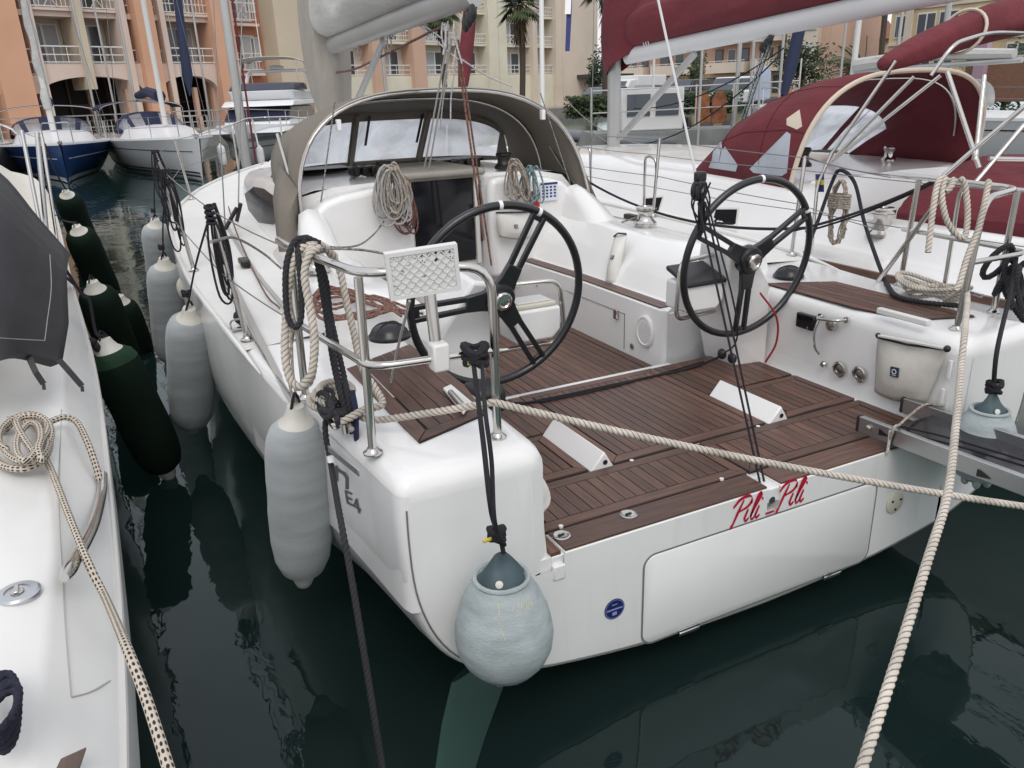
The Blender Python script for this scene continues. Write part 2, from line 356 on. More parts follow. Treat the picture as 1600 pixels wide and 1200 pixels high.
# ------------------------------------------------------------------ water, sea bed, quays
def water_mat():
    m = bpy.data.materials.new('harbour_water'); m.use_nodes = True; t = m.node_tree; L = t.links.new
    for n in list(t.nodes): t.nodes.remove(n)
    out = t.nodes.new('ShaderNodeOutputMaterial')
    tr = t.nodes.new('ShaderNodeBsdfTransparent'); tr.inputs[0].default_value = (.30, .50, .43, 1)
    df = t.nodes.new('ShaderNodeBsdfDiffuse'); df.inputs[0].default_value = (.018, .038, .036, 1)
    m1 = t.nodes.new('ShaderNodeMixShader'); m1.inputs[0].default_value = .42; L(tr.outputs[0], m1.inputs[1]); L(df.outputs[0], m1.inputs[2])
    gl = t.nodes.new('ShaderNodeBsdfGlossy'); gl.inputs['Roughness'].default_value = .015; gl.inputs[0].default_value = (.90, 1, 1, 1)
    fr = t.nodes.new('ShaderNodeFresnel'); fr.inputs[0].default_value = 1.34
    m2 = t.nodes.new('ShaderNodeMixShader'); L(fr.outputs[0], m2.inputs[0]); L(m1.outputs[0], m2.inputs[1]); L(gl.outputs[0], m2.inputs[2]); L(m2.outputs[0], out.inputs[0])
    tc = t.nodes.new('ShaderNodeTexCoord'); bumps = None
    for sc, st, dist, s3 in ((1.1, .22, .05, (1, .8, 1)), (4.5, .20, .012, (1, .55, 1)), (14, .10, .004, (1, .6, 1))):
        mp = t.nodes.new('ShaderNodeMapping'); mp.inputs['Scale'].default_value = s3; mp.inputs['Rotation'].default_value = (0, 0, .5); L(tc.outputs['Object'], mp.inputs[0])
        n = t.nodes.new('ShaderNodeTexNoise'); n.inputs['Scale'].default_value = sc; n.inputs['Detail'].default_value = 3; n.inputs['Distortion'].default_value = .6; L(mp.outputs[0], n.inputs['Vector'])
        b = t.nodes.new('ShaderNodeBump'); b.inputs['Strength'].default_value = st; b.inputs['Distance'].default_value = dist; L(n.outputs[0], b.inputs['Height'])
        if bumps: L(bumps.outputs[0], b.inputs['Normal'])
        bumps = b
    L(bumps.outputs[0], fr.inputs['Normal']); L(bumps.outputs[0], gl.inputs['Normal'])
    return m
tag(MB().quad((-120, -8, 0), (160, -8, 0), (160, 200, 0), (-120, 200, 0)).build('water', water_mat(), smooth=0), 'dark green harbour water between the moored boats', None, None, 'structure')
SEABED = P('dark_seabed', (.010, .020, .017), 1.0)
tag(MB().quad((-120, -8, -4), (160, -8, -4), (160, 200, -4), (-120, 200, -4)).build('seabed_ground', SEABED, smooth=0), 'dark harbour bed under the water', None, None, 'structure')
CONC = P('quay_concrete', (.33, .31, .28), .85, var=.25, vscale=1.4, bump=.3, bscale=30)
PAVING = P('quay_paving', (.36, .33, .29), .9, var=.15, vscale=.7)
tag(MB().box(-30, 30, -7.9, -1.75, .42, .70).build('near_quay_pavement', CONC, smooth=0, bevel=.02), 'concrete pontoon edge the mooring lines run to', None, None, 'structure')
# facade line of the apartment blocks
FO, FD, FN = V((-8.6, 44.0, 0)), V((.9207, .3903, 0)), V((.3903, -.9207, 0))
def FP(s, out, z): return FO+FD*s+FN*out+V((0, 0, z))
def Pf(px, py):
    k = V(ray(px, py)); c = V(CAM); t = ((FO-c).dot(FN))/k.dot(FN); p = c+k*t
    return (p-FO).dot(FD), p.z
FM = Matrix(((FD.x, FN.x, 0, FO.x), (FD.y, FN.y, 0, FO.y), (0, 0, 1, 0), (0, 0, 0, 1)))   # local (along facade, outwards, up)
def fbox(mb, s0, s1, o0, o1, z0, z1): return mb.box(s0, s1, o0, o1, z0, z1, FM)
mb = MB(); fbox(mb, -40, 95, -60, 4.2, -3, .78); tag(mb.build('quay_ground', CONC, smooth=0), 'stone quay across the basin in front of the flats', None, None, 'structure')
mb = MB(); fbox(mb, -40, 95, -60, 3.9, .784, .80); tag(mb.build('quay_pavement', PAVING, smooth=0), 'pale paving along the far quay', None, None, 'structure')
# ------------------------------------------------------------------ the white racing-cruiser in the middle: hull and deck
YB = [0, .1, .65, 1.0, 2.1, 3.25, 4.5, 5.9, 7.55, 8.8, 9.8, 10.3, 10.62]
XB = [1.56, 1.572, 1.635, 1.71, 1.81, 1.86, 1.845, 1.74, 1.41, .98, .50, .22, .02]
def bd(y): return hermite(y, YB, XB)
def zs(y): return hermite(y, [0, 1, 1.75, 2.3, 3.25, 4.5, 5.9, 7.55, 10.6], [1.045, 1.055, 1.125, 1.145, 1.17, 1.19, 1.205, 1.23, 1.30])
def zb(y): return hermite(y, [0, 1, 2, 4, 7, 9.5, 10.4, 10.62], [.108, .01, -.10, -.30, -.34, -.12, .25, .6])
TS = [(1.56, 1.08), (1.562, .93), (1.55, .75), (1.525, .62), (1.475, .50), (1.41, .40), (1.32, .325), (1.2, .258), (1.05, .20), (.65, .138), (.3, .115), (0, .108)]
TSS = [(p.x, p.z) for p in smooth_path([V((x, 0, z)) for x, z in [(1.56, 1.08), (1.562, .93), (1.556, .76), (1.535, .63), (1.492, .505), (1.428, .40), (1.335, .312), (1.21, .248), (1.05, .195), (.65, .132), (.3, .110), (0, .102)]], 3)]
def section(y):
    k = bd(y)/1.56; s = (zs(y)-zb(y))/(1.08-.108); v = max(0, min(1, (y-5)/5.5))
    out = []
    for i, (x, z) in enumerate(TSS):
        d = (1.08-z)/.972
        xx = x*k*(1-v*.75*d*(1-.1*(x/1.56))) if v > 0 else x*k
        out.append((xx, zs(y)-(1.08-z)*s))
    return out
boat = thing('sailing_yacht', 'white sailing yacht with twin black wheels, wet teak cockpit and red name on its stern', 'sailing yacht', (0, 0, 0))
def ring(y, inset=0.0, yy=None):
    s = section(y); cx = 0; out = []
    full = [(-x, z) for x, z in s]+[(x, z) for x, z in reversed(s[:-1])]
    for x, z in full:
        h = math.hypot(x/1.56, (z-.75)/.75); n = V((x/1.56*1.0, 0, (z-1.3)/.9)); n.normalize()
        out.append(V((x-n.x*inset, y if yy is None else yy, z-(n.z*inset if z < .9 else 0))))
    return out
h = MB()
ys = [.06, .14, .3, .65, 1.0, 1.5, 2.1, 2.7, 3.25, 3.9, 4.5, 5.2, 5.9, 6.7, 7.55, 8.2, 8.8, 9.3, 9.8, 10.1, 10.3, 10.5, 10.62]
rs = [ring(.0, .035, -.0), ring(.0, .018, .005), ring(.0, .008, .016), ring(.02, .002, .034), ring(.03, 0, .06)]+[ring(y) for y in ys[1:]]
h.rings(rs, False)
part('hull', GELH, boat, h, smooth=180)
# gunwale rail: thin rounded lip along the sheer
for sgn in (-1, 1):
    mb = MB(); mb.tube([(sgn*(bd(y)-.004), y, zs(y)+.006) for y in np.linspace(1.30, 10.55, 60)], [.003, .009, .013]+[.016]*57, 8)
    part('gunwale', GEL2, boat, mb)
# ---- transom: outline polygon with the open walk-through
tr = MB()
s0 = ring(.0, .035, 0.0); low = [p for p in s0 if p.z < 1.06]
def strip(xs_top):  # vertical strips between the bottom arc and a given top
    pts = [(p.x, p.z) for p in s0]; xs = [p[0] for p in pts]; zz = [p[1] for p in pts]
    return lambda x: float(np.interp(x, xs, zz))
zbot = strip(None)
def tz(x): return zbot(x)
HX0, HX1, HZ0, HZ1 = -.642, .585, .150, .548          # hatch
XG = (-.05, .02)                                        # backstay notch
xs = sorted(set([-1.03, -.985, HX0, HX1, .985, 1.03, *XG]+list(np.linspace(-1.03, 1.03, 33))))
for a, b in zip(xs, xs[1:]):
    top = .40 if (XG[0]-1e-6 <= a and b <= XG[1]+1e-6) else .672
    if b <= -.985+1e-6: top = .575
    if XG[0]-1e-6 <= a and b <= XG[1]+1e-6: top = .555
    tr.quad((a, 0, tz(a)), (b, 0, tz(b)), (b, 0, top), (a, 0, top))
L0 = sorted([p for p in s0 if p.x < -1.03], key=lambda p: -p.z)
for sgn in (-1, 1):
    edge = [V((p.x, 0, p.z)) for p in L0 if p.z < 1.02]+[V((-1.03, 0, tz(-1.03)))]
    edge = [p for p in edge if p.x < -1.101 or p.z > .5]+[V((-1.10, 0, tz(-1.10)))]
    inner = [V((-1.10, 0, max(p.z, tz(-1.10)))) for p in edge]
    for (a, b), (c, d) in zip(zip(edge, edge[1:]), zip(inner, inner[1:])):
        pts = [a, b, d, c] if (d-c).length > 1e-5 else [a, b, c]
        tr.poly([(p.x if sgn < 0 else -p.x, 0, p.z) for p in pts])
    a = edge[0]; pts = [V((a.x, 0, 1.02)), a, V((-1.10, 0, a.z)), V((-1.10, 0, 1.02))]
    tr.poly([(p[0] if sgn < 0 else -p[0], 0, p[1]) for p in ((-1.10, tz(-1.10)), (-1.03, tz(-1.03)), (-1.03, .62), (-1.10, .62))])
    tr.poly([(p.x if sgn < 0 else -p.x, 0, p.z) for p in pts])
part('transom', GELH, boat, tr, smooth=30)
n = MB(); n.box(XG[0], XG[1], 0, .10, .553, .555).quad((XG[0], 0, .555), (XG[0], .1, .555), (XG[0], .1, .672), (XG[0], 0, .672)).quad((XG[1], 0, .555), (XG[1], .1, .555), (XG[1], .1, .672), (XG[1], 0, .672)).quad((XG[0], .1, .555), (XG[1], .1, .555), (XG[1], .1, .672), (XG[0], .1, .672))
part('backstay_recess', GEL, boat, n, smooth=0); n = MB(); n.quad((-1.03, .0, .575), (-.985, .0, .575), (-.985, .06, .575), (-1.03, .06, .575)).quad((-1.03, .06, .575), (-.985, .06, .575), (-.985, .06, .68), (-1.03, .06, .68))
part('corner_recess', GEL, boat, n, smooth=0)
n = MB(); n.box(-1.075, -1.031, .012, .12, .50, .665); n.box(-1.031, -.99, .062, .12, .50, .62); part('corner_block', GEL, boat, n, smooth=0)['kind'] = 'stuff'
# rounded hatch leaf, dark joint round it
def rrect(x0, x1, z0, z1, r, y, n=6):
    out = []
    for cx, cz, a0 in ((x1-r, z1-r, 0), (x0+r, z1-r, 90), (x0+r, z0+r, 180), (x1-r, z0+r, 270)):
        for k in range(n+1):
            a = math.radians(a0+90*k/n); out.append(V((cx+r*math.cos(a), y, cz+r*math.sin(a))))
    return out
a = rrect(HX0, HX1, HZ0, HZ1, .05, -.002); b = rrect(HX0-.007, HX1+.007, HZ0-.007, HZ1+.007, .056, -.002)
g = MB(); g.rings([a, b], True); part('hatch_seam', GROOVE, boat, g, smooth=0)
hm = MB(); hm.rings([rrect(HX0+.001, HX1-.001, HZ0+.001, HZ1-.001, .05, -.001), rrect(HX0+.001, HX1-.001, HZ0+.001, HZ1-.001, .05, -.003), rrect(HX0+.006, HX1-.006, HZ0+.006, HZ1-.006, .046, -.006)], True, True)
hatch = part('transom_hatch', GEL, boat, hm, smooth=35)
for x in (-.42, .365):
    k = MB(); k.tube([(x-.05, -.010, HZ0-.004), (x+.05, -.010, HZ0-.004)], .006, 8); k.box(x-.05, x+.05, -.012, -.004, HZ0-.018, HZ0+.012)
    part('hinge', STEEL, hatch, k, bevel=.002)
# raised rim around the stern face
rim = MB(); L = [p for p in ring(.0, .020, -.001) if p.z < 1.03]
rim.tube([V((p.x*(.996 if abs(p.x) > 1.3 else .99), -.0005, p.z+.020*(1-abs(p.x)/1.6))) for p in L], .003, 6); part('stern_seam', GROOVE, boat, rim)
# round sticker and skin fitting
st = MB(); c = V((-.773, -.001, .368)); st.lathe([(.044, 0), (.044, .0015)], 28, c, (0, -1, 0)); stk = part('round_sticker', P('navy_sticker', (.012, .018, .10), .35), boat, st)
st = MB(); st.rings([[c+V((math.cos(t)*r, -.0022, math.sin(t)*r)) for t in np.linspace(0, 2*math.pi, 29)[:-1]] for r in (.0385, .0405)], True); st.box(c.x-.034, c.x+.034, -.0032, -.0022, c.z-.004, c.z+.002)
st.box(c.x-.010, c.x+.010, -.0032, -.0022, c.z-.027, c.z-.013); st.box(c.x-.012, c.x+.012, -.0032, -.0022, c.z+.018, c.z+.021); part('sticker_print', P('pale_blue_print', (.25, .30, .55), .5), stk, st, smooth=0)
c = Py(1397, 785, 0); st = MB(); st.lathe([(.052, 0), (.052, .006), (.044, .010)], 28, c+V((0, -.001, 0)), (0, -1, 0)); ft = part('skin_fitting', P('cream_plastic', (.56, .53, .44), .45), boat, st, smooth=30)
for k in range(3):
    t = 2*math.pi*k/3+.5; q = MB(); q.lathe([(.006, 0), (.006, .004)], 10, c+V((.03*math.cos(t), -.010, .03*math.sin(t))), (0, -1, 0)); part('screw', BLACK, ft, q)
# ---- deck: side decks and foredeck
def coam_x(y): return hermite(y, [1.0, 1.6, 2.6, 3.5, 4.6, 5.9, 7.0, 8.2, 9.3], [1.36, 1.36, 1.36, 1.20, 1.17, 1.10, .93, .62, .12])
def deck_z(y): return zs(y)-.005
dk = MB(); yy = np.linspace(1.60, 10.55, 54)
for sgn in (-1, 1):
    rs = []
    for y in yy:
        xo, xi = bd(y)-.005, max(0, coam_x(y)-.03) if y < 9.3 else 0
        rs.append([V((sgn*(xo+(xi-xo)*t), y, deck_z(y)+.03*t*(1 if xi > 0 else 1.5))) for t in (0, .03, .06, .5, 1)])
    dk.rings(rs, False)
part('side_deck', NONSKID, boat, dk, smooth=50)
# coachroof
cr = MB(); rs = []
def croof(y):
    xw = coam_x(y); zt = interp(y, [3.5, 5, 6.5, 8, 9.2, 9.35], [1.60, 1.60, 1.54, 1.43, 1.32, 1.29]); z0 = deck_z(y)
    h = zt-z0; o = []
    for f, u in ((1.0, 0), (.985, .35), (.955, .72), (.90, .90), (.78, .985), (.4, 1.02), (0, 1.035)): o.append((xw*f, z0+h*u))
    return o
for y in (3.5, 3.9, 4.4, 5, 5.6, 6.2, 6.8, 7.4, 8, 8.6, 9.1, 9.35):
    s = croof(y); rs.append([V((-x, y, z)) for x, z in s]+[V((x, y, z)) for x, z in reversed(s[:-1])])
cr.rings(rs, False); cr.poly(rs[-1]); roof = part('coachroof', GEL, boat, cr, smooth=45)
# port window and starboard window in the cabin side
wpx = [(384, 303), (398, 293), (414, 296), (441, 316), (437, 346), (427, 351), (406, 348), (390, 328)]
w_ = decal(cr, wpx, .012, .03); part('cabin_window', ACRYL, roof, w_, smooth=30)
w2 = MB(); w2.v = [V((-p.x, p.y, p.z)) for p in w_.v]; w2.f = list(w_.f); part('cabin_window', ACRYL, roof, w2, smooth=30)
# sliding hatch and forward hatches on the coachroof
mb = MB(); mb.box(-.33, .33, 3.42, 4.35, 1.615, 1.665); part('companionway_hatch', TAUPE2, roof, mb, bevel=.02)
for x, y in ((0, 7.4), (-.6, 4.7), (.6, 4.7)):
    mb = MB(); mb.box(x-.22, x+.22, y-.17, y+.17, interp(y, [4, 5, 7.4], [1.625, 1.62, 1.49]), interp(y, [4, 5, 7.4], [1.65, 1.645, 1.53])); part('deck_hatch', ACRYL, roof, mb, bevel=.015)
# ------------------------------------------------------------------ cockpit mouldings
def panel(x0, x1, y0, y1, z, nx, name='cockpit_panel', frame=.05, gap=.004, ends=True):
    """white-edged teak panel: caulk bed, nx fore-and-aft planks, mitred margin planks"""
    b = MB(); b.box(x0, x1, y0, y1, z-.012, z-.003); part('teak_bed', CAULK, boat, b, smooth=0)
    f = frame; zt = z+.004
    if f:
        M = [([(x0, y0), (x1, y0), (x1-f, y0+f), (x0+f, y0+f)], TEAKX), ([(x0, y1), (x0+f, y1-f), (x1-f, y1-f), (x1, y1)], TEAKX),
             ([(x0, y0+gap), (x0+f-gap, y0+f), (x0+f-gap, y1-f), (x0, y1-gap)], TEAK), ([(x1, y0+gap), (x1, y1-gap), (x1-f+gap, y1-f), (x1-f+gap, y0+f)], TEAK)]
        for pts, m in M:
            q = MB(); q.prism([(a, c, z-.004) for a, c in pts], (0, 0, .008)); part('plank', m, boat, q, smooth=0)
    a0, a1 = x0+f+(gap if f else 0), x1-f-(gap if f else 0); wd = (a1-a0)/nx
    q = MB(); q.box(-wd/2+gap/2, wd/2-gap/2, y0+f+gap, y1-f-gap, -.004, .004); first = None
    for i in range(nx):
        if first is None: first = part('plank', TEAK, boat, q, smooth=0); o = first
        else: o = first.copy(); COL.objects.link(o)
        o.location = (a0+wd*(i+.5), 0, z+random.uniform(-.0006, .0006))
ZA, ZF = .68, .60
# white sole pans
mb = MB(); mb.box(-1.03, 1.03, .012, 1.41, .60, ZA-.014); part('aft_sole', GEL, boat, mb, bevel=.006)
mb = MB(); mb.box(-.60, .60, 1.5, 3.52, .50, ZF-.014); part('forward_sole', GEL, boat, mb, smooth=0)
mb = MB(); mb.box(-.60, .60, 1.43, 1.51, ZF-.02, ZA-.030); part('sole_sill', GEL, boat, mb, bevel=.008)
panel(-.455, .395, .495, 1.395, ZA, 17)
panel(-.985, -.46, .915, 1.395, ZA, 9, frame=.0); panel(.40, .985, .915, 1.395, ZA, 10, frame=.0)
panel(-.985, -.585, .495, .90, ZA, 7, frame=.045); panel(.53, .985, .495, .90, ZA, 8, frame=.045)
panel(-1.0, -.03, .148, .47, ZA, 17, frame=.05); panel(-.015, .985, .148, .47, ZA, 18, frame=.05)
panel(-.56, .56, 1.545, 3.50, ZF, 19, frame=.06)
# transom edge planks
for x0, x1 in ((-.975, -.052), (.022, .985)):
    q = MB(); q.box(x0, x1, .008, .132, ZA-.004, ZA+.004); part('plank', TEAKX, boat, q, smooth=0)
    b = MB(); b.box(x0-.004, x1+.004, .002, .14, ZA-.02, ZA-.0045); part('edge_moulding', GEL, boat, b, bevel=.004)
q = MB(); q.box(-1.028, -.99, .015, .15, ZA-.045, ZA-.0); part('plank', TEAK, boat, q, smooth=0)
b = MB(); b.box(-1.03, -.982, -.006, .05, ZA-.105, ZA-.045); part('edge_moulding', GEL, boat, b, bevel=.006)
# filler caps in the edge plank
for px in ((877, 837), (982, 804)):
    c = Pz(*px, ZA+.004); k = MB(); k.lathe([(.034, 0), (.034, .003), (.028, .005), (.024, .0035)], 28, c); cap = part('deck_filler_cap', STEEL, boat, k, smooth=30)
    k = MB(); k.box(c.x-.012, c.x+.012, c.y-.004, c.y+.004, c.z+.004, c.z+.0062); part('key_slot', BLACK, cap, k, smooth=0)
for px in ((757, 800), (1225, 896), (388, 1142), (1500, 820), (1415, 622)):
    x, y = 760+px[0]/3.333, 480+px[1]/3.333; c = Pz(x, y, ZA+.002); k = MB(); k.lathe([(.009, -.004), (.009, .004)], 12, c); part('finger_hole', GEL2, boat, k)
# foot chocks
for x0, x1 in ((-.583, -.465), (.400, .523)):
    k = MB(); pr = [(x0, ZA-.005), (x1, ZA-.005), ((x0+x1)/2+.01, ZA+.075)]
    k.prism([(x, .475, z) for x, z in pr], (0, .435, 0)); ch = part('foot_chock', GEL, boat, k, bevel=.006)
    k = MB(); k.lathe([(.011, 0), (.011, .002)], 14, ((x0+x1)/2+.012, .473, ZA+.028), (0, -1, 0)); part('socket', BLACK, ch, k)
# ---- seats and coamings, both sides
for s in (-1, 1):
    def X(pts): return [(s*a, b, c) for a, b, c in pts]
    prof = [(.57, ZF-.05), (.57, .955), (.585, .965), (.675, .967), (.70, .985), (.745, 1.075), (.93, 1.245), (.96, 1.258), (1.10, 1.26), (1.27, 1.245), (1.32, 1.215), (1.36, deck_z(2)-.03)]
    prof_f = [(.52, ZF-.05), (.52, .955), (.535, .965), (.625, .967), (.65, .985), (.70, 1.10), (.88, 1.27), (.92, 1.285), (1.06, 1.285), (1.20, 1.26), (1.26, 1.22), (1.30, deck_z(3.5)-.03)]
    st = [1.53, 1.56, 2.0, 2.6, 3.1, 3.5]; rs = []
    for y in st:
        t = max(0, min(1, (y-2.6)/.9)); e = .025 if y == 1.53 else 0
        rs.append([V((s*(a*(1-t)+c*t+(e if i < 6 else 0)), y, b*(1-t)+d*t-(e if i > 1 else 0))) for i, ((a, b), (c, d)) in enumerate(zip(prof, prof_f))])
    k = MB(); k.rings(rs, False); k.poly(rs[0]); part('cockpit_seat', GEL, boat, k, smooth=40)
    # teak on the seat: three planks
    for j in range(2):
        q = MB(); q.box(s*(.580+.048*j), s*(.580+.048*j+.045), 1.58, 2.62, .966, .973); part('plank', TEAK, boat, q, smooth=0)
        q = MB(); q.prism(X([(.580+.048*j, 2.63, .966), (.580+.048*j+.045, 2.63, .966), (.53+.048*j+.045, 3.49, .966), (.53+.048*j, 3.49, .966)]), (0, 0, .007)); part('plank', TEAK, boat, q, smooth=0)
    # backrest mouldings: sloped block between the seat end and the stern quarter
    k = MB(); k.prism(X([(.595, 1.535, .60), (1.03, 1.535, .60), (1.03, 1.535, 1.12), (.93, 1.535, 1.20), (.75, 1.535, 1.05), (.595, 1.535, .95)]), (0, .02, 0)); part('seat_end', GEL, boat, k, smooth=0)
    # stern quarter: a rounded box with a seat recess
    k = MB()
    def q_ring(z, ins):
        o = [(1.035+ins, 1.63), (1.035+ins, .07+ins), (1.05+ins, .018+ins), (1.10+ins, ins)]
        plan = [(1.40, 0), (1.526, .0), (1.548, .010), (1.561, .045)]+[(bd(y)-.004, y) for y in (.12, .3, .65, 1.0, 1.3, 1.63)]
        o += [(max(1.15, x-ins), max(yv, ins)) for x, yv in plan]
        out = []
        for x, yv in o:
            t = max(0, min(1, (yv-.7)/.9)); t = t*t*(3-2*t)
            out.append(V((s*x, yv+.0005, z+t*(deck_z(1.63)+.004-1.104)*(1 if z > 1.0 else 0))))
        return out
    rs = [q_ring(.62, .0015), q_ring(.98, .0015), q_ring(1.022, .001), q_ring(1.05, .003), q_ring(1.072, .012), q_ring(1.088, .026), q_ring(1.099, .045), q_ring(1.104, .075)]
    k.rings(rs, True); k.poly(rs[-1]); part('stern_quarter', GEL, boat, k, smooth=50)
    # outboard deck strip beside the quarter and teak helm seat
    b = MB(); hp = X([(1.07, 1.27, 1.106), (1.062, .64, 1.106), (1.11, .33, 1.106), (1.405, .22, 1.106), (1.42, 1.08, 1.106)])
    b.prism(hp, (0, 0, .002)); part('teak_bed', CAULK, boat, b, smooth=0)
    xs_ = [1.125, 1.18, 1.235, 1.29, 1.345]
    def yl(x): return interp(x, [1.07, 1.11, 1.41], [.62, .385, .28])
    def yu(x): return interp(x, [1.07, 1.42], [1.265, 1.08])
    for j in range(4):
        a, c = xs_[j]+.002, xs_[j+1]-.002
        q = MB(); q.prism(X([(a, yl(a), 1.1085), (c, yl(c), 1.1085), (c, yu(c), 1.1085), (a, yu(a), 1.1085)]), (0, 0, .006)); part('plank', TEAK, boat, q, smooth=0)
    q = MB(); q.prism(X([(1.066, .642, 1.1085), (1.114, .345, 1.1085), (1.123, .382, 1.1085), (1.123, 1.237, 1.1085), (1.072, 1.262, 1.1085)]), (0, 0, .006)); part('plank', TEAK, boat, q, smooth=0)
    q = MB(); q.prism(X([(1.116, .333, 1.1085), (1.402, .226, 1.1085), (1.352, .298, 1.1085), (1.126, .378, 1.1085)]), (0, 0, .006)); part('plank', TEAKX, boat, q, smooth=0)
    q = MB(); q.prism(X([(1.356, .299, 1.1085), (1.405, .23, 1.1085), (1.418, 1.078, 1.1085), (1.349, 1.112, 1.1085)]), (0, 0, .006)); part('plank', TEAK, boat, q, smooth=0)
    # inner walls from the sole up to the quarter
    k = MB(); k.prism(X([(1.025, .045, ZA-.06), (1.025, 1.62, ZA-.06), (1.06, 1.62, 1.02), (1.06, .045, 1.02)]), (s*.01, 0, 0)); part('cockpit_side', GEL, boat, k, smooth=0)
    # side-deck fairing at the step up to the coaming
    k = MB(); k.prism(X([(1.0, 1.60, .9), (1.38, 1.60, .9), (1.38, 1.60, 1.16), (1.30, 1.60, 1.235), (1.0, 1.60, 1.255)]), (0, .05, 0)); part('coaming_end', GEL, boat, k, bevel=.02)
    # pedestal: wedge rising from the side to the wheel hub
    k = MB(); lo = [(.82, 1.20, ZA-.02), (1.03, 1.16, ZA-.02), (1.03, 1.46, ZA-.02), (.82, 1.46, ZA-.02)]; mid = [(.70, 1.16, 1.06), (1.0, 1.14, 1.12), (1.0, 1.44, 1.12), (.70, 1.44, 1.06)]; hi = [(.665, 1.12, 1.37), (.80, 1.12, 1.40), (.80, 1.36, 1.42), (.665, 1.36, 1.39)]
    k.rings([[V((s*a, b, c)) for a, b, c in r] for r in (lo, mid, hi)], True, True); ped = part('wheel_pedestal', GEL, boat, k, bevel=.018, seg=3, smooth=30)
# companionway bulkhead
k = MB()
BY = 3.5
for s in (-1, 1):
    k.poly([(s*.25, BY, .6), (s*.25, BY, 1.625), (s*.80, BY, 1.605), (s*1.02, BY, 1.56), (s*1.12, BY, 1.45), (s*1.17, BY, 1.2), (s*1.17, BY, .6)])
k.poly([(-.25, BY, .6), (.25, BY, .6), (.25, BY, 1.0), (-.25, BY, 1.0)])
part('bulkhead', GEL, boat, k, smooth=0)
# cockpit faces of the coachroof either side of the companionway
for s in (-1, 1):
    k = MB(); k.prism([(s*x, 3.30, z) for x, z in ((.30, .85), (.295, 1.20), (.29, 1.50), (.31, 1.59), (.40, 1.602), (.60, 1.595), (.80, 1.57), (.92, 1.535), (.99, 1.48), (1.03, 1.40), (1.06, 1.25), (1.08, 1.10), (1.08, .85))], (0, .22, 0)); part('cockpit_face', GEL, boat, k, bevel=.045, seg=4, smooth=60)
    k = MB(); rs = []
    for t in np.linspace(0, 1, 8):
        y = 3.31-.42*t; zt = 1.50-.235*t**1.3; rs.append([V((s*(.80-.05*t), y, 1.0)), V((s*(.88-.02*t), y, 1.15+.02*t)), V((s*(.93+.0*t), y, zt-.06)), V((s*(.97+.0*t), y, zt-.01)), V((s*(1.04+.02*t), y, zt)), V((s*(1.10+.06*t), y, zt-.03)), V((s*(1.16+.08*t), y, 1.15))])
    k.rings(rs, False); part('coaming_fairing', GEL, boat, k, smooth=60)
k = MB(); k.box(-.24, .24, BY-.02, BY-.008, .98, 1.60); part('companionway_door', SCREEN, boat, k, bevel=.004)
k = MB(); k.box(-.27, .27, BY-.05, BY-.02, 1.60, 1.635); part('hatch_garage', TAUPE2, boat, k, bevel=.008)
for x in (-.265, .265):
    k = MB(); k.box(x-.018, x+.018, BY-.035, BY-.01, .95, 1.62); part('door_jamb', GEL2, boat, k, bevel=.004)
k = MB(); k.box(.30, .37, BY-.03, BY-.008, 1.42, 1.56); part('instrument', BLACK, boat, k, bevel=.006)
k = MB(); k.tube([(.285, BY-.04, 1.55), (.285, BY-.04, 1.12)], .008); part('door_pole', BLACK, boat, k)
g = MB()
for i in range(7): g.box(.30, .40, BY-.022, BY-.014, .96+.016*i, .966+.016*i)
gr = part('louvre_vent', GEL2, boat, g, smooth=0); gr['kind'] = 'stuff'
k = MB(); k.box(.30, .36, BY-.02, BY-.01, 1.10, 1.2); part('engine_panel', GREYPL, boat, k, bevel=.004)
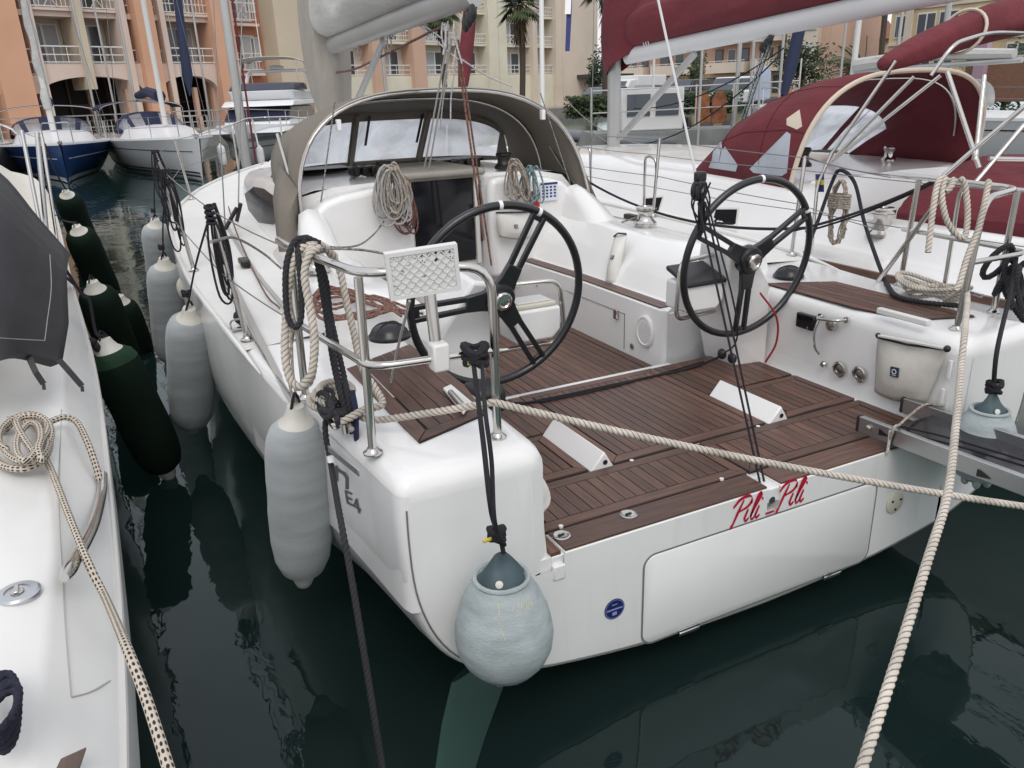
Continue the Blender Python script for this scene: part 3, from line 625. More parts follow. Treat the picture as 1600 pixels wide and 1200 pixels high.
# ------------------------------------------------------------------ wheels
def wheel(s, rot, c=None):
    R_ = .413; c = V((s*.7185, 1.032, 1.331)); tilt = math.radians(-7)
    ax = V((1, 0, 0)); up = V((0, math.sin(tilt), math.cos(tilt))); fw = V((0, -math.cos(tilt), math.sin(tilt)))   # fw = towards the helmsman
    def p(a, r, o=0): return c+ax*(r*math.cos(a))+up*(r*math.sin(a))+fw*o
    k = MB(); k.tube([p(2*math.pi*i/72, R_) for i in range(72)], .0185, 12, closed=True); root = part('steering_wheel', WHEELM, boat, k)
    for i in range(3):
        a = rot+2*math.pi*i/3
        q = MB(); d = ax*math.cos(a)+up*math.sin(a); n_ = ax*-math.sin(a)+up*math.cos(a)
        def b(r, w_, o): return c+d*r+n_*w_+fw*o
        # forked spoke: solid root then two rails with a slot between
        def slab(pts, th=.011): q.prism([pp-fw*th for pp in pts], fw*2*th)
        slab([b(.03, -.055, .004), b(.03, .055, .004), b(.09, .042, .004), b(.16, .036, .004), b(.16, -.036, .004), b(.09, -.042, .004)], .014)
        slab([b(.15, -.036, .004), b(.15, -.012, .004), b(.405, -.018, .002), b(.405, -.040, .002)], .012)
        slab([b(.15, .012, .004), b(.15, .036, .004), b(.405, .040, .002), b(.405, .018, .002)], .012)
        slab([b(.375, -.02, .002), b(.375, .02, .002), b(.405, .02, .002), b(.405, -.02, .002)], .008)
        part('spoke', WHEELM, root, q, bevel=.004, smooth=30)
    k = MB(); k.lathe([(.075, -.02), (.075, .018), (.066, .032), (.05, .036)], 28, c, fw); part('hub', WHEELM, root, k, smooth=35)
    k = MB(); k.lathe([(.042, .025), (.042, .052), (.036, .060), (.026, .061), (.021, .056), (.014, .0565)], 28, c, fw); part('hub_nut', STEEL, root, k, smooth=30)
    k = MB(); k.lathe([(.03, -.20), (.03, -.01)], 16, c, fw); part('wheel_shaft', STEEL, root, k)
    for a in (math.radians(90), rot+.02):
        k = MB(); k.tube([p(a-.02, R_), p(a, R_), p(a+.02, R_)], .0205, 12); part('white_tape', WHITEPRINT, root, k)
    return root
wheel(-1, math.radians(62)); wheel(1, math.radians(32))
# ------------------------------------------------------------------ instrument pods with steel guard rails
def pod(s, lid):
    cx, cy, cz = s*.50+.03, 1.215, 1.165
    k = MB(); k.prism([(cx-.125, cy-.085, cz+.055), (cx+.125, cy-.085, cz+.055), (cx+.125, cy-.085, cz-.06), (cx+.08, cy-.085, cz-.105), (cx-.125, cy-.085, cz-.10)], (0, .18, 0)); p0 = part('instrument_pod', GEL, boat, k, bevel=.014, seg=3)
    if lid:
        k = MB(); k.prism([(cx-.13, cy-.10, cz+.035), (cx+.13, cy-.10, cz+.035), (cx+.125, cy+.10, cz+.10), (cx-.125, cy+.10, cz+.10)], (0, 0, .025)); part('pod_cover', BLACK, p0, k, bevel=.008)
    else:
        k = MB(); k.box(cx-.11, cx+.11, cy-.07, cy+.09, cz+.055, cz+.078); part('pod_tray', P('cream_tray', (.60, .58, .48), .5), p0, k, bevel=.008)
        k = MB(); k.box(cx-.09, cx+.09, cy-.05, cy+.07, cz+.079, cz+.084); part('tray_lid', GEL2, p0, k, bevel=.003)
    z0, z1 = cz-.135, cz+.17
    path = fillet([(s*.66, 1.26, z1-.01), (s*.36, 1.17, z1), (s*.335, 1.16, z0), (s*.66, 1.24, z0-.02)], .06, 6)
    k = MB(); path = [p+V((.03, 0, 0)) for p in path]; k.tube(path, .0125, 10); part('guard_rail', STEEL, boat, k)
pod(-1, False); pod(1, True)
# compass domes on the coamings
for s in (-1, 1):
    c = V((s*1.035, 1.70, 1.262)) if s < 0 else V((1.12, 1.28, 1.115))
    c = Pz(609, 527, 1.262) if s < 0 else Pz(1232, 432, 1.12)
    k = MB(); k.lathe([(.088, 0), (.087, .012), (.080, .018), (.074, .03), (.06, .046), (.036, .058), (.012, .062), (.0, .062)], 28, c); d = part('compass', P('black_dome%d' % (s > 0), (.010, .010, .012), .3), boat, k)
    for a in (-.5, .5):
        q = MB(); q.tube([c+V((math.cos(a+t)*.08*math.cos(t2), math.sin(a+t)*.08*math.cos(t2), .062*math.sin(t2)+.004)) for t, t2 in [(0, x) for x in np.linspace(.1, 3.04, 14)]], .0025, 5); part('dome_strap', RUBBER, d, q)
# ------------------------------------------------------------------ pushpits
def tubeobj(name, pts, r, fil=.07, parent=boat, m=STEEL):
    k = MB(); k.tube(fillet(pts, fil, 6), r, 12); return part(name, m, parent, k)
def foot(parent, p):
    k = MB(); k.lathe([(.032, 0), (.032, .005), (.022, .012), (.018, .02)], 18, p); return part('rail_foot', STEEL, parent, k)
for s in (-1, 1):
    r = .0145
    A, B = V((s*1.157, .139, 1.104)), V((s*1.56, .234, 1.104)); C = V((s*1.645, .83, 1.11))
    zt, zl = 1.695, 1.415
    main = tubeobj('pushpit', [A, V((s*1.165, .115, zt)), V((s*1.545, .215, zt)), V((s*1.635, .80, zt)), V((s*1.64, .98, zt-.0))], r, .10)
    tubeobj('rail_leg', [B, V((s*1.552, .222, zt-.01))], r, .01, main)
    tubeobj('rail_leg', [C, V((s*1.636, .80, zt))], r, .01, main)
    tubeobj('lower_rail', [V((s*1.160, .127, zl)), V((s*1.555, .17 if s < 0 else .12, zl)), V((s*1.64, .80, zl)), V((s*1.642, .86, zl))], .0125, .08, main)
    for p in (A, B, C): foot(main, p)
    if s > 0: tubeobj('rail_leg', [C+V((-.03, .12, 0)), V((s*1.62, .60, zt))], .0125, .01, main)
    if s < 0:
        # white boarding-step plate clamped to the rails
        tubeobj('plate_post', [V((-1.345, .185, 1.64)), V((-1.345, .155, 1.40))], .019, .01, main)
        k = MB(); k.box(-1.372, -1.318, .11, .17, 1.38, 1.47); part('post_socket', GEL2, main, k, bevel=.008)
        c = Py(661, 424, .135); ux = (Py(711, 416, .12)-Py(609, 432, .15)).normalized(); uz = V((.02, -.10, .99)).normalized(); uz = (uz-ux*uz.dot(ux)).normalized(); un = ux.cross(uz)
        W_, H_ = .108, .072; k = MB()
        def pp(u, v, o): return c+ux*u+uz*v+un*o
        nx_, ny_ = 9, 6
        ou = [(-W_, -H_), (W_, -H_), (W_, H_), (-W_, H_)]
        k.rings([[pp(u, v, o) for u, v in [(-W_+.0, -H_), (W_, -H_), (W_, H_), (-W_, H_)]] for o in (-.014, .014)], True)
        k.rings([[pp(u*(1-.012/W_), v*(1-.012/H_), o) for u, v in ou] for o in (.014, -.014)], True)
        for o in (-.014, .014): k.rings([[pp(u, v, o) for u, v in ou], [pp(u*(1-.012/W_), v*(1-.012/H_), o) for u, v in ou]], True)
        pl = part('step_plate', GREYPL, boat, k, smooth=0)
        # perforated face with diamond ribs; the top rows and a few others are open holes
        k = MB(); holes = set()
        for i in range(nx_):
            for j in range(ny_):
                hole = (j == ny_-1 and i not in (0,)) or (j == ny_-2 and i in (2, 4, 6)) or (i, j) in ((1, 3), (0, 1), (8, 4), (4, 2))
                cu, cv = -W_+.012+(i+.5)*(2*W_-.024)/nx_, -H_+.012+(j+.5)*(2*H_-.024)/ny_; a, b_ = (W_-.012)/nx_, (H_-.012)/ny_
                sq = [(cu-a, cv-b_), (cu+a, cv-b_), (cu+a, cv+b_), (cu-a, cv+b_)]; dm = [(cu, cv-b_*.8), (cu+a*.8, cv), (cu, cv+b_*.8), (cu-a*.8, cv)]
                mid = [(cu, cv-b_), (cu+a, cv), (cu, cv+b_), (cu-a, cv)]
                if not hole: k.quad(*[pp(*q_, .009) for q_ in sq])
                else:
                    for q_ in range(4):
                        k.quad(pp(*sq[q_], .009), pp(*sq[(q_+1) % 4], .009), pp(*dm[(q_+1) % 4], .009), pp(*dm[q_], .009)); k.quad(pp(*dm[q_], .009), pp(*dm[(q_+1) % 4], .009), pp(*dm[(q_+1) % 4], -.006), pp(*dm[q_], -.006))
        fc = part('perforated_face', GREYPL, pl, k, smooth=0); fc['kind'] = 'stuff'
        k = MB()
        for j in range(-7, 8):
            for sg in (-1, 1):
                u0 = j*.028; pts = [(u0+sg*t*.95, t) for t in np.linspace(-H_+.012, H_-.012, 20)]; pts = [q_ for q_ in pts if abs(q_[0]) < W_-.012]
                if len(pts) > 1: k.bar(pp(*pts[0], .0095), pp(*pts[-1], .0095), .0035, .005, un)
        rb = part('diamond_ribs', GREYPL, pl, k, smooth=0); rb['kind'] = 'stuff'
# ------------------------------------------------------------------ stanchions and guard wires
ST = []
for s in (-1, 1):
    tops = [V((s*1.642, .98, 1.69))]
    for y in (1.72, 3.35, 5.2, 7.1):
        b = V((s*(bd(y)-.06), y, zs(y))); t = V((s*(bd(y)+.0), y+.02, zs(y)+.62))
        st_ = tubeobj('stanchion', [b, t], .0125, .01); foot(st_, b); tops.append(t)
    tops.append(V((s*.62, 9.5, zs(9.5)+.62)))
    for dz in (-.01, -.30):
        k = MB()
        for a, b in zip(tops, tops[1:]): k.tube(sag(a+V((0, 0, dz)), b+V((0, 0, dz)), .008, 6), .003, 6)
        part('guard_wire', WIRE, boat, k)
# pulpit at the bow
pb = [V((-.62, 9.5, zs(9.5))), V((-.62, 9.5, zs(9.5)+.62)), V((-.30, 10.3, zs(10)+.66)), V((0, 10.62, zs(10)+.66)), V((.30, 10.3, zs(10)+.66)), V((.62, 9.5, zs(9.5)+.62)), V((.62, 9.5, zs(9.5)))]
pul = tubeobj('pulpit', pb, .0125, .08)
for s in (-1, 1): tubeobj('rail_leg', [V((s*.16, 10.32, zs(10.3))), V((s*.20, 10.45, zs(10)+.66))], .0125, .01, pul)
# ------------------------------------------------------------------ toe-track, genoa cars, D-ring pad eye, cleats
for s in (-1, 1):
    k = MB(); pts = [V((s*hermite(y, [1.9, 2.6, 3.6, 5.2], [1.47, 1.475, 1.45, 1.37]), y, deck_z(y)+.028)) for y in np.linspace(1.95, 5.2, 14)]
    for a, b in zip(pts, pts[1:]): k.bar(a, b, .022, .012)
    part('genoa_track', ALUG, boat, k, bevel=0)
    k = MB(); k.box(s*1.50-.03, s*1.50+.03, 3.15, 3.30, 1.195, 1.235); part('track_car', BLACK, boat, k, bevel=.01)
k = MB(); c = Pz(371, 513, 1.145); k.tube(fillet([c+V((-.03, .0, 0)), c+V((-.03, -.02, .05)), c+V((.03, -.02, .05)), c+V((.03, 0, 0))], .03), .005, 8); k.box(c.x-.04, c.x+.04, c.y-.015, c.y+.015, c.z-.004, c.z+.004); part('pad_eye', STEEL, boat, k)
# grey non-slip tape line along the port side deck is a genoa sheet: built with the ropes
for s in (-1, 1):
    c = V((s*1.60, .46, 1.11)); k = MB(); k.tube([c+V((0, -.13, .05)), c+V((0, 0, .06)), c+V((0, .13, .05))], .011, 8); k.tube([c+V((0, -.04, 0)), c+V((0, -.03, .055))], .010, 8); k.tube([c+V((0, .04, 0)), c+V((0, .03, .055))], .010, 8); part('mooring_cleat', STEEL, boat, k)
# aluminium chafe strip on the port quarter edge
k = MB(); a, b = Pz(518, 700, 1.085), Pz(566, 738, 1.085); k.bar(a+V((-.01, 0, 0)), b+V((-.01, 0, 0)), .006, .026); part('chafe_strip', ALU, boat, k, bevel=.004)
# winches: port and starboard primaries on the coaming, two on the coachroof
def winch(c, r=.062, h=.13, parent=boat, m2=STEEL):
    k = MB(); k.lathe([(r*1.35, 0), (r*1.35, .02), (r*1.15, .03), (r*.92, .045), (r*.86, h*.62), (r*.98, h*.72), (r*1.08, h*.78)], 28, c); w_ = part('winch', BLACK if m2 is BLACK else STEEL, parent, k, smooth=40)
    k = MB(); k.lathe([(r*1.02, h*.79), (r*1.12, h*.84), (r*1.12, h*.94), (r*.95, h), (r*.4, h*1.01), (r*.3, h*.93)], 28, c); part('self_tailer', m2, w_, k, smooth=40)
    k = MB(); k.tube([c+V((r*1.0, 0, h*.86)), c+V((r*1.35, .01, h*.86)), c+V((r*1.4, .03, h*.80))], .008, 6); part('feeder_arm', STEEL, w_, k)
    return w_
winch(V((-1.215, 2.42, 1.262)), .06, .14, m2=STEEL); winch(V((1.15, 2.55, 1.272)), .06, .13)
winch(V((-.36, 3.72, 1.62)), .055, .12, m2=BLACK); winch(V((.62, 3.72, 1.62)), .055, .12, m2=BLACK)
# clutches on the coachroof
for s in (-1, 1):
    for j in range(3):
        k = MB(); k.box(s*.36+s*.07*j-.025, s*.36+s*.07*j+.025, 3.95, 4.14, 1.62, 1.69); part('rope_clutch', BLACK, boat, k, bevel=.012)
# ------------------------------------------------------------------ starboard cockpit side: panel, shower, drains, hinges, handles
XW = 1.024
def wall_pt(px, py, x=XW): return Px(px, py, x)
a, b = wall_pt(1247, 487), wall_pt(1272, 518); k = MB(); k.box(XW-.012, XW+.02, b.y, a.y, b.z, a.z); part('chart_panel', SCREEN, boat, k, bevel=.006)
c = wall_pt(1262, 512, XW-.013); k = MB(); k.lathe([(.006, 0), (.006, .003)], 10, c, (-1, 0, 0)); part('button', STEEL, boat, k)
k = MB(); a, b = wall_pt(1283, 494), wall_pt(1323, 500); k.tube(fillet([a, a+V((-.06, -.02, 0)), b+V((-.06, .02, 0)), b], .05), .008, 10); k.tube([a, a+V((-.01, 0, 0))], .016, 10); k.tube([b, b+V((-.01, 0, 0))], .016, 10); sh = part('hose_holder', STEEL, boat, k)
c = (a+b)/2+V((0, 0, -.035)); k = MB(); k.lathe([(.030, 0), (.030, .022), (.02, .026)], 20, c, (-1, 0, 0)); part('shower_valve', STEEL, boat, k, smooth=30)
k = MB(); k.tube(smooth_path([c+V((-.03, .06, .03)), c+V((-.05, .07, -.05)), c+V((-.045, .06, -.13)), c+V((-.02, .05, -.17))], 6), .0065, 8); part('shower_hose', STEEL, boat, k)
c = wall_pt(1288, 569); k = MB(); k.lathe([(.018, 0), (.018, .008), (.012, .016), (0, .018)], 18, c+V((-.002, 0, 0)), (-1, 0, 0)); part('knob', STEEL, boat, k)
for px in ((1312, 577), (1343, 585)):
    c = wall_pt(*px)+V((-.002, 0, 0)); k = MB(); k.lathe([(.042, 0), (.042, .006), (.034, .010), (.028, .009), (.027, -.002)], 28, c, (-1, 0, 0)); d = part('deck_socket', STEEL, boat, k, smooth=35)
    k = MB(); k.lathe([(.026, .002), (.020, .004), (.010, .008), (.0, .008)], 20, c, (-1, 0, 0)); part('socket_cap', P('socket_metal%d' % px[0], (.30, .29, .27), .3, 1), d, k)
for px in ((1484, 578), (1472, 622)):
    c = wall_pt(*px); k = MB(); k.box(c.x-.008, c.x+.004, c.y-.008, c.y+.008, c.z-.045, c.z+.045); part('hinge', GEL2, boat, k, bevel=.003)
k = MB(); a, b = Px(1378, 480, 1.055), Px(1452, 500, 1.055); k.box(1.03, 1.062, b.y-.01, a.y+.01, a.z-.03, a.z+.0); lk = part('handle_recess', GEL2, boat, k, bevel=.006)
k = MB(); k.bar(a+V((-.012, 0, -.016)), b+V((-.012, 0, -.012)), .012, .012); part('handle_bar', ALU, lk, k, bevel=.002)
# speaker, drain and locker latches on the seat side
def seatpt(px, py, x=.57): return Px(px, py, x)
for s in (-1, 1):
    c = V((.567, 1.70, .80)); c.x *= s; k = MB(); k.rings([[c+V((-s*o, math.cos(t)*r*.92, math.sin(t)*r*1.08)) for t in np.linspace(0, 2*math.pi, 33)[:-1]] for r, o in ((.092, 0), (.092, .012), (.080, .017), (.074, .012))], True, True); sp = part('speaker', GEL, boat, k, smooth=35)
    g = MB()
    for i in range(-7, 8):
        for j in range(-7, 8):
            if i*i+j*j < 50: g.lathe([(.0026, 0), (.0026, .003)], 5, c+V((-s*.0135, i*.0088, j*.0095)), (-s, 0, 0))
    gg = part('speaker_grille', GREYPL, sp, g, smooth=0); gg['kind'] = 'stuff'
    k = MB(); k.lathe([(.018, 0), (.018, .006), (.010, .008)], 16, V((s*.568, 1.84, .665)), (-s, 0, 0)); part('drain', STEEL, boat, k)
    for y in (2.02, 3.1):
        k = MB(); k.box(s*.566-.012, s*.566+.012, y-.02, y+.02, .80, .86); k.tube([V((s*.555, y-.02, .835)), V((s*.535, y-.05, .815))], .006, 8); part('locker_latch', STEEL, boat, k, bevel=.003)
    k = MB(); k.box(s*.5685-.003, s*.5685+.003, 1.93, 3.3, .852, .8545); k.box(s*.5685-.003, s*.5685+.003, 1.93, 1.9325, .62, .8545); part('locker_seam', GROOVE, boat, k, smooth=0)
# red-painted pole, jackline on the starboard pedestal plate
k = MB(); k.tube(smooth_path([Px(1188, 458, .80), Px(1213, 495, .93), Px(1213, 535, 1.0), Px(1196, 566, 1.0)], 6), .006, 6); part('red_cable', ROPERED, boat, k)
# information sticker on the bulkhead (starboard)
a, b = Py(843, 286, 3.30), Py(870, 312, 3.30); k = MB(); k.box(a.x, b.x, 3.285, 3.289, b.z, a.z); stp = part('safety_sticker', P('sticker_paper', (.66, .70, .78), .4), boat, k, smooth=0)
k = MB(); wx, wz = (b.x-a.x), (a.z-b.z)
k.box(a.x, b.x, 3.2835, 3.285, a.z-.12*wz, a.z)
for i in range(4):
    for j in range(4): k.box(a.x+wx*(.08+.23*i), a.x+wx*(.08+.23*i+.13), 3.2835, 3.285, a.z-wz*(.30+.17*j), a.z-wz*(.20+.17*j))
part('sticker_print', INK, stp, k, smooth=0)
# ------------------------------------------------------------------ sprayhood
DA = thing('sprayhood', None, None); DA.parent = boat; DA.location = (.045, 0, 0)
def arch(y, hw, z0, zt, n=25, p=2.6, lean=0):
    o = []
    for i in range(n):
        t = math.pi*i/(n-1); c, s_ = math.cos(t), math.sin(t)
        x = -hw*math.copysign(abs(c)**(2/p), c); z = z0+(zt-z0)*abs(s_)**(2/p); o.append(V((x, y+lean*(z-z0), z)))
    return o
aft = arch(3.30, 1.125, 1.26, 2.215, 33, 2.9, .30); mid = arch(4.05, 1.105, 1.40, 2.19, 33, 2.9, .12); fro = arch(4.62, 1.06, 1.60, 2.06, 33, 3.2, 0)
aft2 = [p+V((p.x*.02, -.02, 0)) for p in aft]
k = MB(); k.rings([aft, [a.lerp(b, .5)+V((0, 0, .015)) for a, b in zip(aft, mid)], mid, [a.lerp(b, .5)+V((0, 0, .012)) for a, b in zip(mid, fro)], fro], False); part('hood_canvas', TAUPE, DA, k, solid=.004, smooth=60)
# side skirts of the hood
for s in (-1, 1):
    k = MB(); c0 = [V((s*1.10, 3.405, 1.62)), V((s*1.122, 3.36, 1.46)), V((s*1.126, 3.32, 1.30)), V((s*1.126, 3.30, 1.14))]; c1 = [V((s*1.112, 3.40, 1.62)), V((s*1.175-.045, 3.30, 1.46)), V((s*1.225-.045, 3.24, 1.30)), V((s*1.245-.045, 3.20, 1.14))]; c2 = [V((s*1.10, 4.05, 1.76)), V((s*1.20-.045, 3.62, 1.55)), V((s*1.245-.045, 3.40, 1.34)), V((s*1.255-.045, 3.31, 1.14))]
    k.rings([c0, c1, [a.lerp(b, .5) for a, b in zip(c1, c2)], c2], False); part('hood_skirt', TAUPE, DA, k, solid=.004, smooth=60)
# front screen: canvas frame with three vinyl windows
def fs(u, v):  # u -1..1 across, v 0 bottom .. 1 top of the windscreen
    x = u*1.06; zt = 1.60+(2.06-1.60)*(max(0, 1-abs(u)**3.2))**(1/3.2); zb_ = 1.60
    yb = 5.02-.32*abs(u)**2.5; yt = 4.62
    return V((x, yb+(yt-yb)*v, zb_+(zt-zb_)*v))
k = MB(); NU, NV = 48, 8
def inwin(u, v):
    if not (.12 < v < .86): return False
    return abs(u) < .27 or .33 < abs(u) < .93
us = sorted(set(list(np.linspace(-1, 1, NU+1))+[-.93, -.33, -.27, .27, .33, .93])); vs = [0, .12, .3, .5, .7, .86, 1]
kc, kw = MB(), {0: MB(), 1: MB(), 2: MB()}
for a, b in zip(us, us[1:]):
    for c, d in zip(vs, vs[1:]):
        um, vm = (a+b)/2, (c+d)/2; tgt = kc
        if inwin(um, vm): tgt = kw[0 if um < -.3 else (1 if um < .3 else 2)]
        tgt.quad(fs(a, c), fs(b, c), fs(b, d), fs(a, d))
part('screen_frame', TAUPE, DA, kc, solid=.005)
for i in range(3): part('vinyl_window', VINYL, DA, kw[i])
for u in (-.30, .30):
    k = MB(); k.tube([fs(u, 0)+V((0, -.02, 0)), fs(u, 1)+V((0, -.02, -.01))], .014, 6); part('window_strap', TAUPE, DA, k)
for u in (-.2, .24):
    k = MB(); a, b = fs(u, .95), fs(u, .42); k.bar(a+V((0, -.03, 0)), b+V((0, -.03, 0)), .022, .004, (0, -1, 0)); part('roll_up_strap', BLACK, DA, k, smooth=0)
k = MB(); k.tube([p+V((0, -.015, -.006)) for p in aft], .0135, 10); part('hood_hoop', STEEL, DA, k)
k = MB(); k.tube([p+V((0, 0, -.03)) for p in mid], .0125, 10); part('hood_hoop', STEEL, DA, k)
for s in (-1, 1):
    k = MB(); k.tube([V((s*1.10, 3.36, 1.33)), V((s*1.07, 4.1, 1.95))], .0125, 10); part('hood_strut', STEEL, DA, k)
    k = MB(); k.tube([V((s*.78, 3.47, 2.17)), V((s*.98, 3.38, 1.50))], .005, 6); part('tension_strap', ROPEG, DA, k)
    k = MB(); k.box(s*.78-.015, s*.78+.015, 3.42, 3.46, 1.98, 2.05); part('strap_buckle', WHITEPRINT, DA, k, bevel=.004)
# coaming-side edge piping of the hood
k = MB(); k.tube([p+V((0, -.022, .012)) for p in aft], .006, 6); part('hood_piping', P('pale_piping', (.42, .40, .36), .7), DA, k)
# ------------------------------------------------------------------ mast, boom, sail cover, standing rigging
k = MB(); sec = [V((.075*math.cos(t), 6.6+.12*math.sin(t), 0)) for t in np.linspace(0, 2*math.pi, 21)[:-1]]
k.rings([[p+V((0, -.012*z, z)) for p in sec] for z in (1.53, 6, 11, 15.5)], True, True); mast = part('mast', ALUG, boat, k)
k = MB(); b0, b1 = V((0, 6.48, 2.66)), V((0, 2.75, 2.76)); n_ = 20
def bsec(c): return [c+V((.062*math.cos(t), 0, .085*math.sin(t))) for t in np.linspace(0, 2*math.pi, n_+1)[:-1]]
k.rings([bsec(b0), bsec(b1)], True, True); boom = part('boom', ALUG, boat, k)
# flaked mainsail under its cover, lumpy
def cover(y0, y1, z0f, hf, wf, mat, name, parent, seed, x0=0, n=22, m=18):
    rnd = random.Random(seed); rs = []
    for i in range(n+1):
        t = i/n; y = y0+(y1-y0)*t; z0 = z0f(t); h_, w_ = hf(t), wf(t); ring_ = []
        for j in range(m):
            a = 2*math.pi*j/m; l = 1+.09*math.sin(4*a+7*t+seed)+.07*math.sin(17*t+2*a)+.05*math.sin(31*t-3*a)+rnd.uniform(-.03, .03)
            ring_.append(V((x0+w_*math.cos(a)*l*(1-.25*math.sin(a)), y, z0+h_*(.5+.5*math.sin(a))*l)))
        rs.append(ring_)
    q = MB(); q.rings(rs, True, True); return part(name, mat, parent, q, sub=1, smooth=60)
cover(6.30, 2.9, lambda t: 2.72+.09*t, lambda t: .62-.28*t, lambda t: .20-.06*t, GREYC, 'stowed_sail', boat, 3)
# front of the cover hanging round the mast
fr = []
rnd = random.Random(5)
for i, (z, hw, dp) in enumerate(((3.6, .17, .20), (3.2, .20, .26), (2.85, .22, .30), (2.6, .215, .30), (2.35, .20, .26), (2.15, .17, .22), (1.98, .15, .19), (1.90, .13, .17))):
    fr.append([V((hw*math.cos(t)*(1+.13*math.sin(6*t+i*.8)+.05*math.sin(11*t-i)), 6.55-.02*i+dp*math.sin(t)*(1+.12*math.sin(5*t+i*.7)), z+.03*math.sin(3*t+i))) for t in np.linspace(0, 2*math.pi, 29)[:-1]])
k = MB(); k.rings(fr, True); part('sail_cover', TAUPE2, boat, k, sub=1, solid=.01, smooth=60)
k = MB(); k.tube([V((0, 6.42, 1.72)), V((0, 4.6, 2.60))], .03, 10); part('boom_vang', ALUG, boat, k)
for y in (5.3, 4.45):
    z = 2.66+.10*(6.48-y)/3.73-.09; k = MB(); k.tube([V((0.0, y+.05*math.cos(t), z-.05+.06*math.sin(t))) for t in np.linspace(0, 2*math.pi, 17)[:-1]], .006, 6, closed=True); part('boom_ring', ROPETAN, boat, k)
# block cluster and mainsheet at the boom end
bx = V((0, 2.85, 2.64)); k = MB()
for i in range(3): k.ball(bx+V((.02*(i-1), .10*i-.1, -.02*i)), .045, 10, .5, 1, 1.2)
part('boom_blocks', BLACK, boat, k)
# backstay, split tackle, block
bs0 = V((-.015, .045, .60)); bs1 = V((-.015, 6.45, 15.4)); dv = (bs1-bs0).normalized()
def bsp(t): return bs0+dv*t
k = MB(); k.lathe([(.016, -.02), (.016, .02)], 14, V((-.015, .03, .612)), (0, -1, 0)); k.tube([V((-.05, .03, .612)), V((.02, .03, .612))], .008, 8); part('chainplate', STEEL, boat, k)
# ------------------------------------------------------------------ generic moulded hull used by the other boats
def hull_mesh(L, B, fb, bow_fb=None, tuck=.72, trans=.85, n=22, bottom=-.35, fine=2.0):
    """hull along +y from the transom (y=0) to the stem (y=L), half-section rings, returns MB and the deck outline function"""
    bow_fb = bow_fb or fb*1.15
    def hb(t): return B/2*(trans+(1-trans)*math.sin(min(t/.42, 1)*math.pi/2)) if t < .42 else B/2*max(0.012, (1-((t-.42)/.58)**fine))
    def sh(t): return fb+(bow_fb-fb)*t**1.6
    q = MB(); rs = []
    for i in range(n+1):
        t = i/n; b = hb(t); z = sh(t); v = max(0, (t-.35)/.65); ring_ = []
        half = []
        for u in (1, .9, .75, .58, .42, .28, .14, 0):
            wl = 1-(1-u)**(2.6-1.2*v)*(1) if u < 1 else 1
            k = (u**(.22+.75*v*v)) if u > 0 else 0
            half.append((b*k*(1-.05*(1-u)), z-(z-bottom*(1-v*.7))*(1-u)**1.15))
        yy = L*t+(.12*L*0)
        rk = .05*L*v*v
        ring_ = [V((-x, yy+rk*(z_-bottom)/(z-bottom)-rk*.3, z_)) for x, z_ in half]+[V((x, yy+rk*(z_-bottom)/(z-bottom)-rk*.3, z_)) for x, z_ in reversed(half[:-1])]
        rs.append(ring_)
    q.rings(rs, False); q.poly(rs[0])
    return q, hb, sh
def xf(mb, loc, yaw):
    c, s = math.cos(yaw), math.sin(yaw); mb.v = [V((p.x*c-p.y*s+loc[0], p.x*s+p.y*c+loc[1], p.z+loc[2])) for p in mb.v]; return mb
# ------------------------------------------------------------------ boat on the left
lb = thing('moored_motorboat', 'white boat alongside on the left with charcoal canvas cover and green fenders', 'boat', (-3.9, 3, 0))
lb.location = (0, 0, 0)
EY = [-1.3, -.42, 0, 1.0, 2.0, 4.4, 8.2, 11.3, 12.6, 13.3]; EX = [-2.42, -2.365, -2.362, -2.378, -2.41, -2.575, -2.83, -3.15, -3.6, -4.28]
def ex(y): return hermite(y, EY, EX)
def ez(y): return interp(y, [-1.3, 0, 1, 4.4, 8.2, 13], [.83, .85, .89, .99, 1.09, 1.25])
CX = -4.3
hm = MB(); rs = []; yy = list(np.linspace(-1.3, 13.25, 40))
for y in yy:
    e = ex(y); z = ez(y); w_ = e-CX; r_ = []
    for f, zz in ((1, z), (1.0, z-.10), (.995, z-.3), (.975, .3), (.93, .1), (.86, -.05), (.6, -.3), (0, -.45)): r_.append(V((CX+w_*f, y, zz)))
    r_ = r_+[V((2*CX-p.x, p.y, p.z)) for p in reversed(r_[:-1])]; rs.append(r_)
hm.rings(rs, False); hm.poly(rs[0]); part('hull', GEL2, lb, hm, smooth=40)
dm = MB(); rs = []
def lb_prof(y):
    t = max(0, min(1, (y-.65)/.5)); t = t*t*(3-2*t); u = max(0, min(1, (y-.2)/.9)); e2 = max(0, min(1, (y+1.0)/.5))
    a = .115-.02*t
    return [(0, .012), (.012, .035), (.035, .055), (a, .14*e2+.03), (a+.025, .155*e2+.03), (a+.12+.04*u, .172*e2+.03), (a+.20+.05*u, .178*e2+.03+.03*t), (a+.26+.08*u, .185*e2+.03+.30*t), (a+.34+.08*u, .19*e2+.03+.36*t), (a+.75, .20*e2+.03+.37*t), (1.1, .24*e2+.40*t), (1.9, .28+.42*t)]
for y in list(np.linspace(-1.3, 1.4, 28))+list(np.linspace(1.6, 5.6, 16)):
    rs.append([V((ex(y)-o, y, ez(y)+dz)) for o, dz in lb_prof(y)])
dm.rings(rs, False); part('deck_moulding', GEL2, lb, dm, smooth=38); dm2 = dm
dm = MB(); rs = []
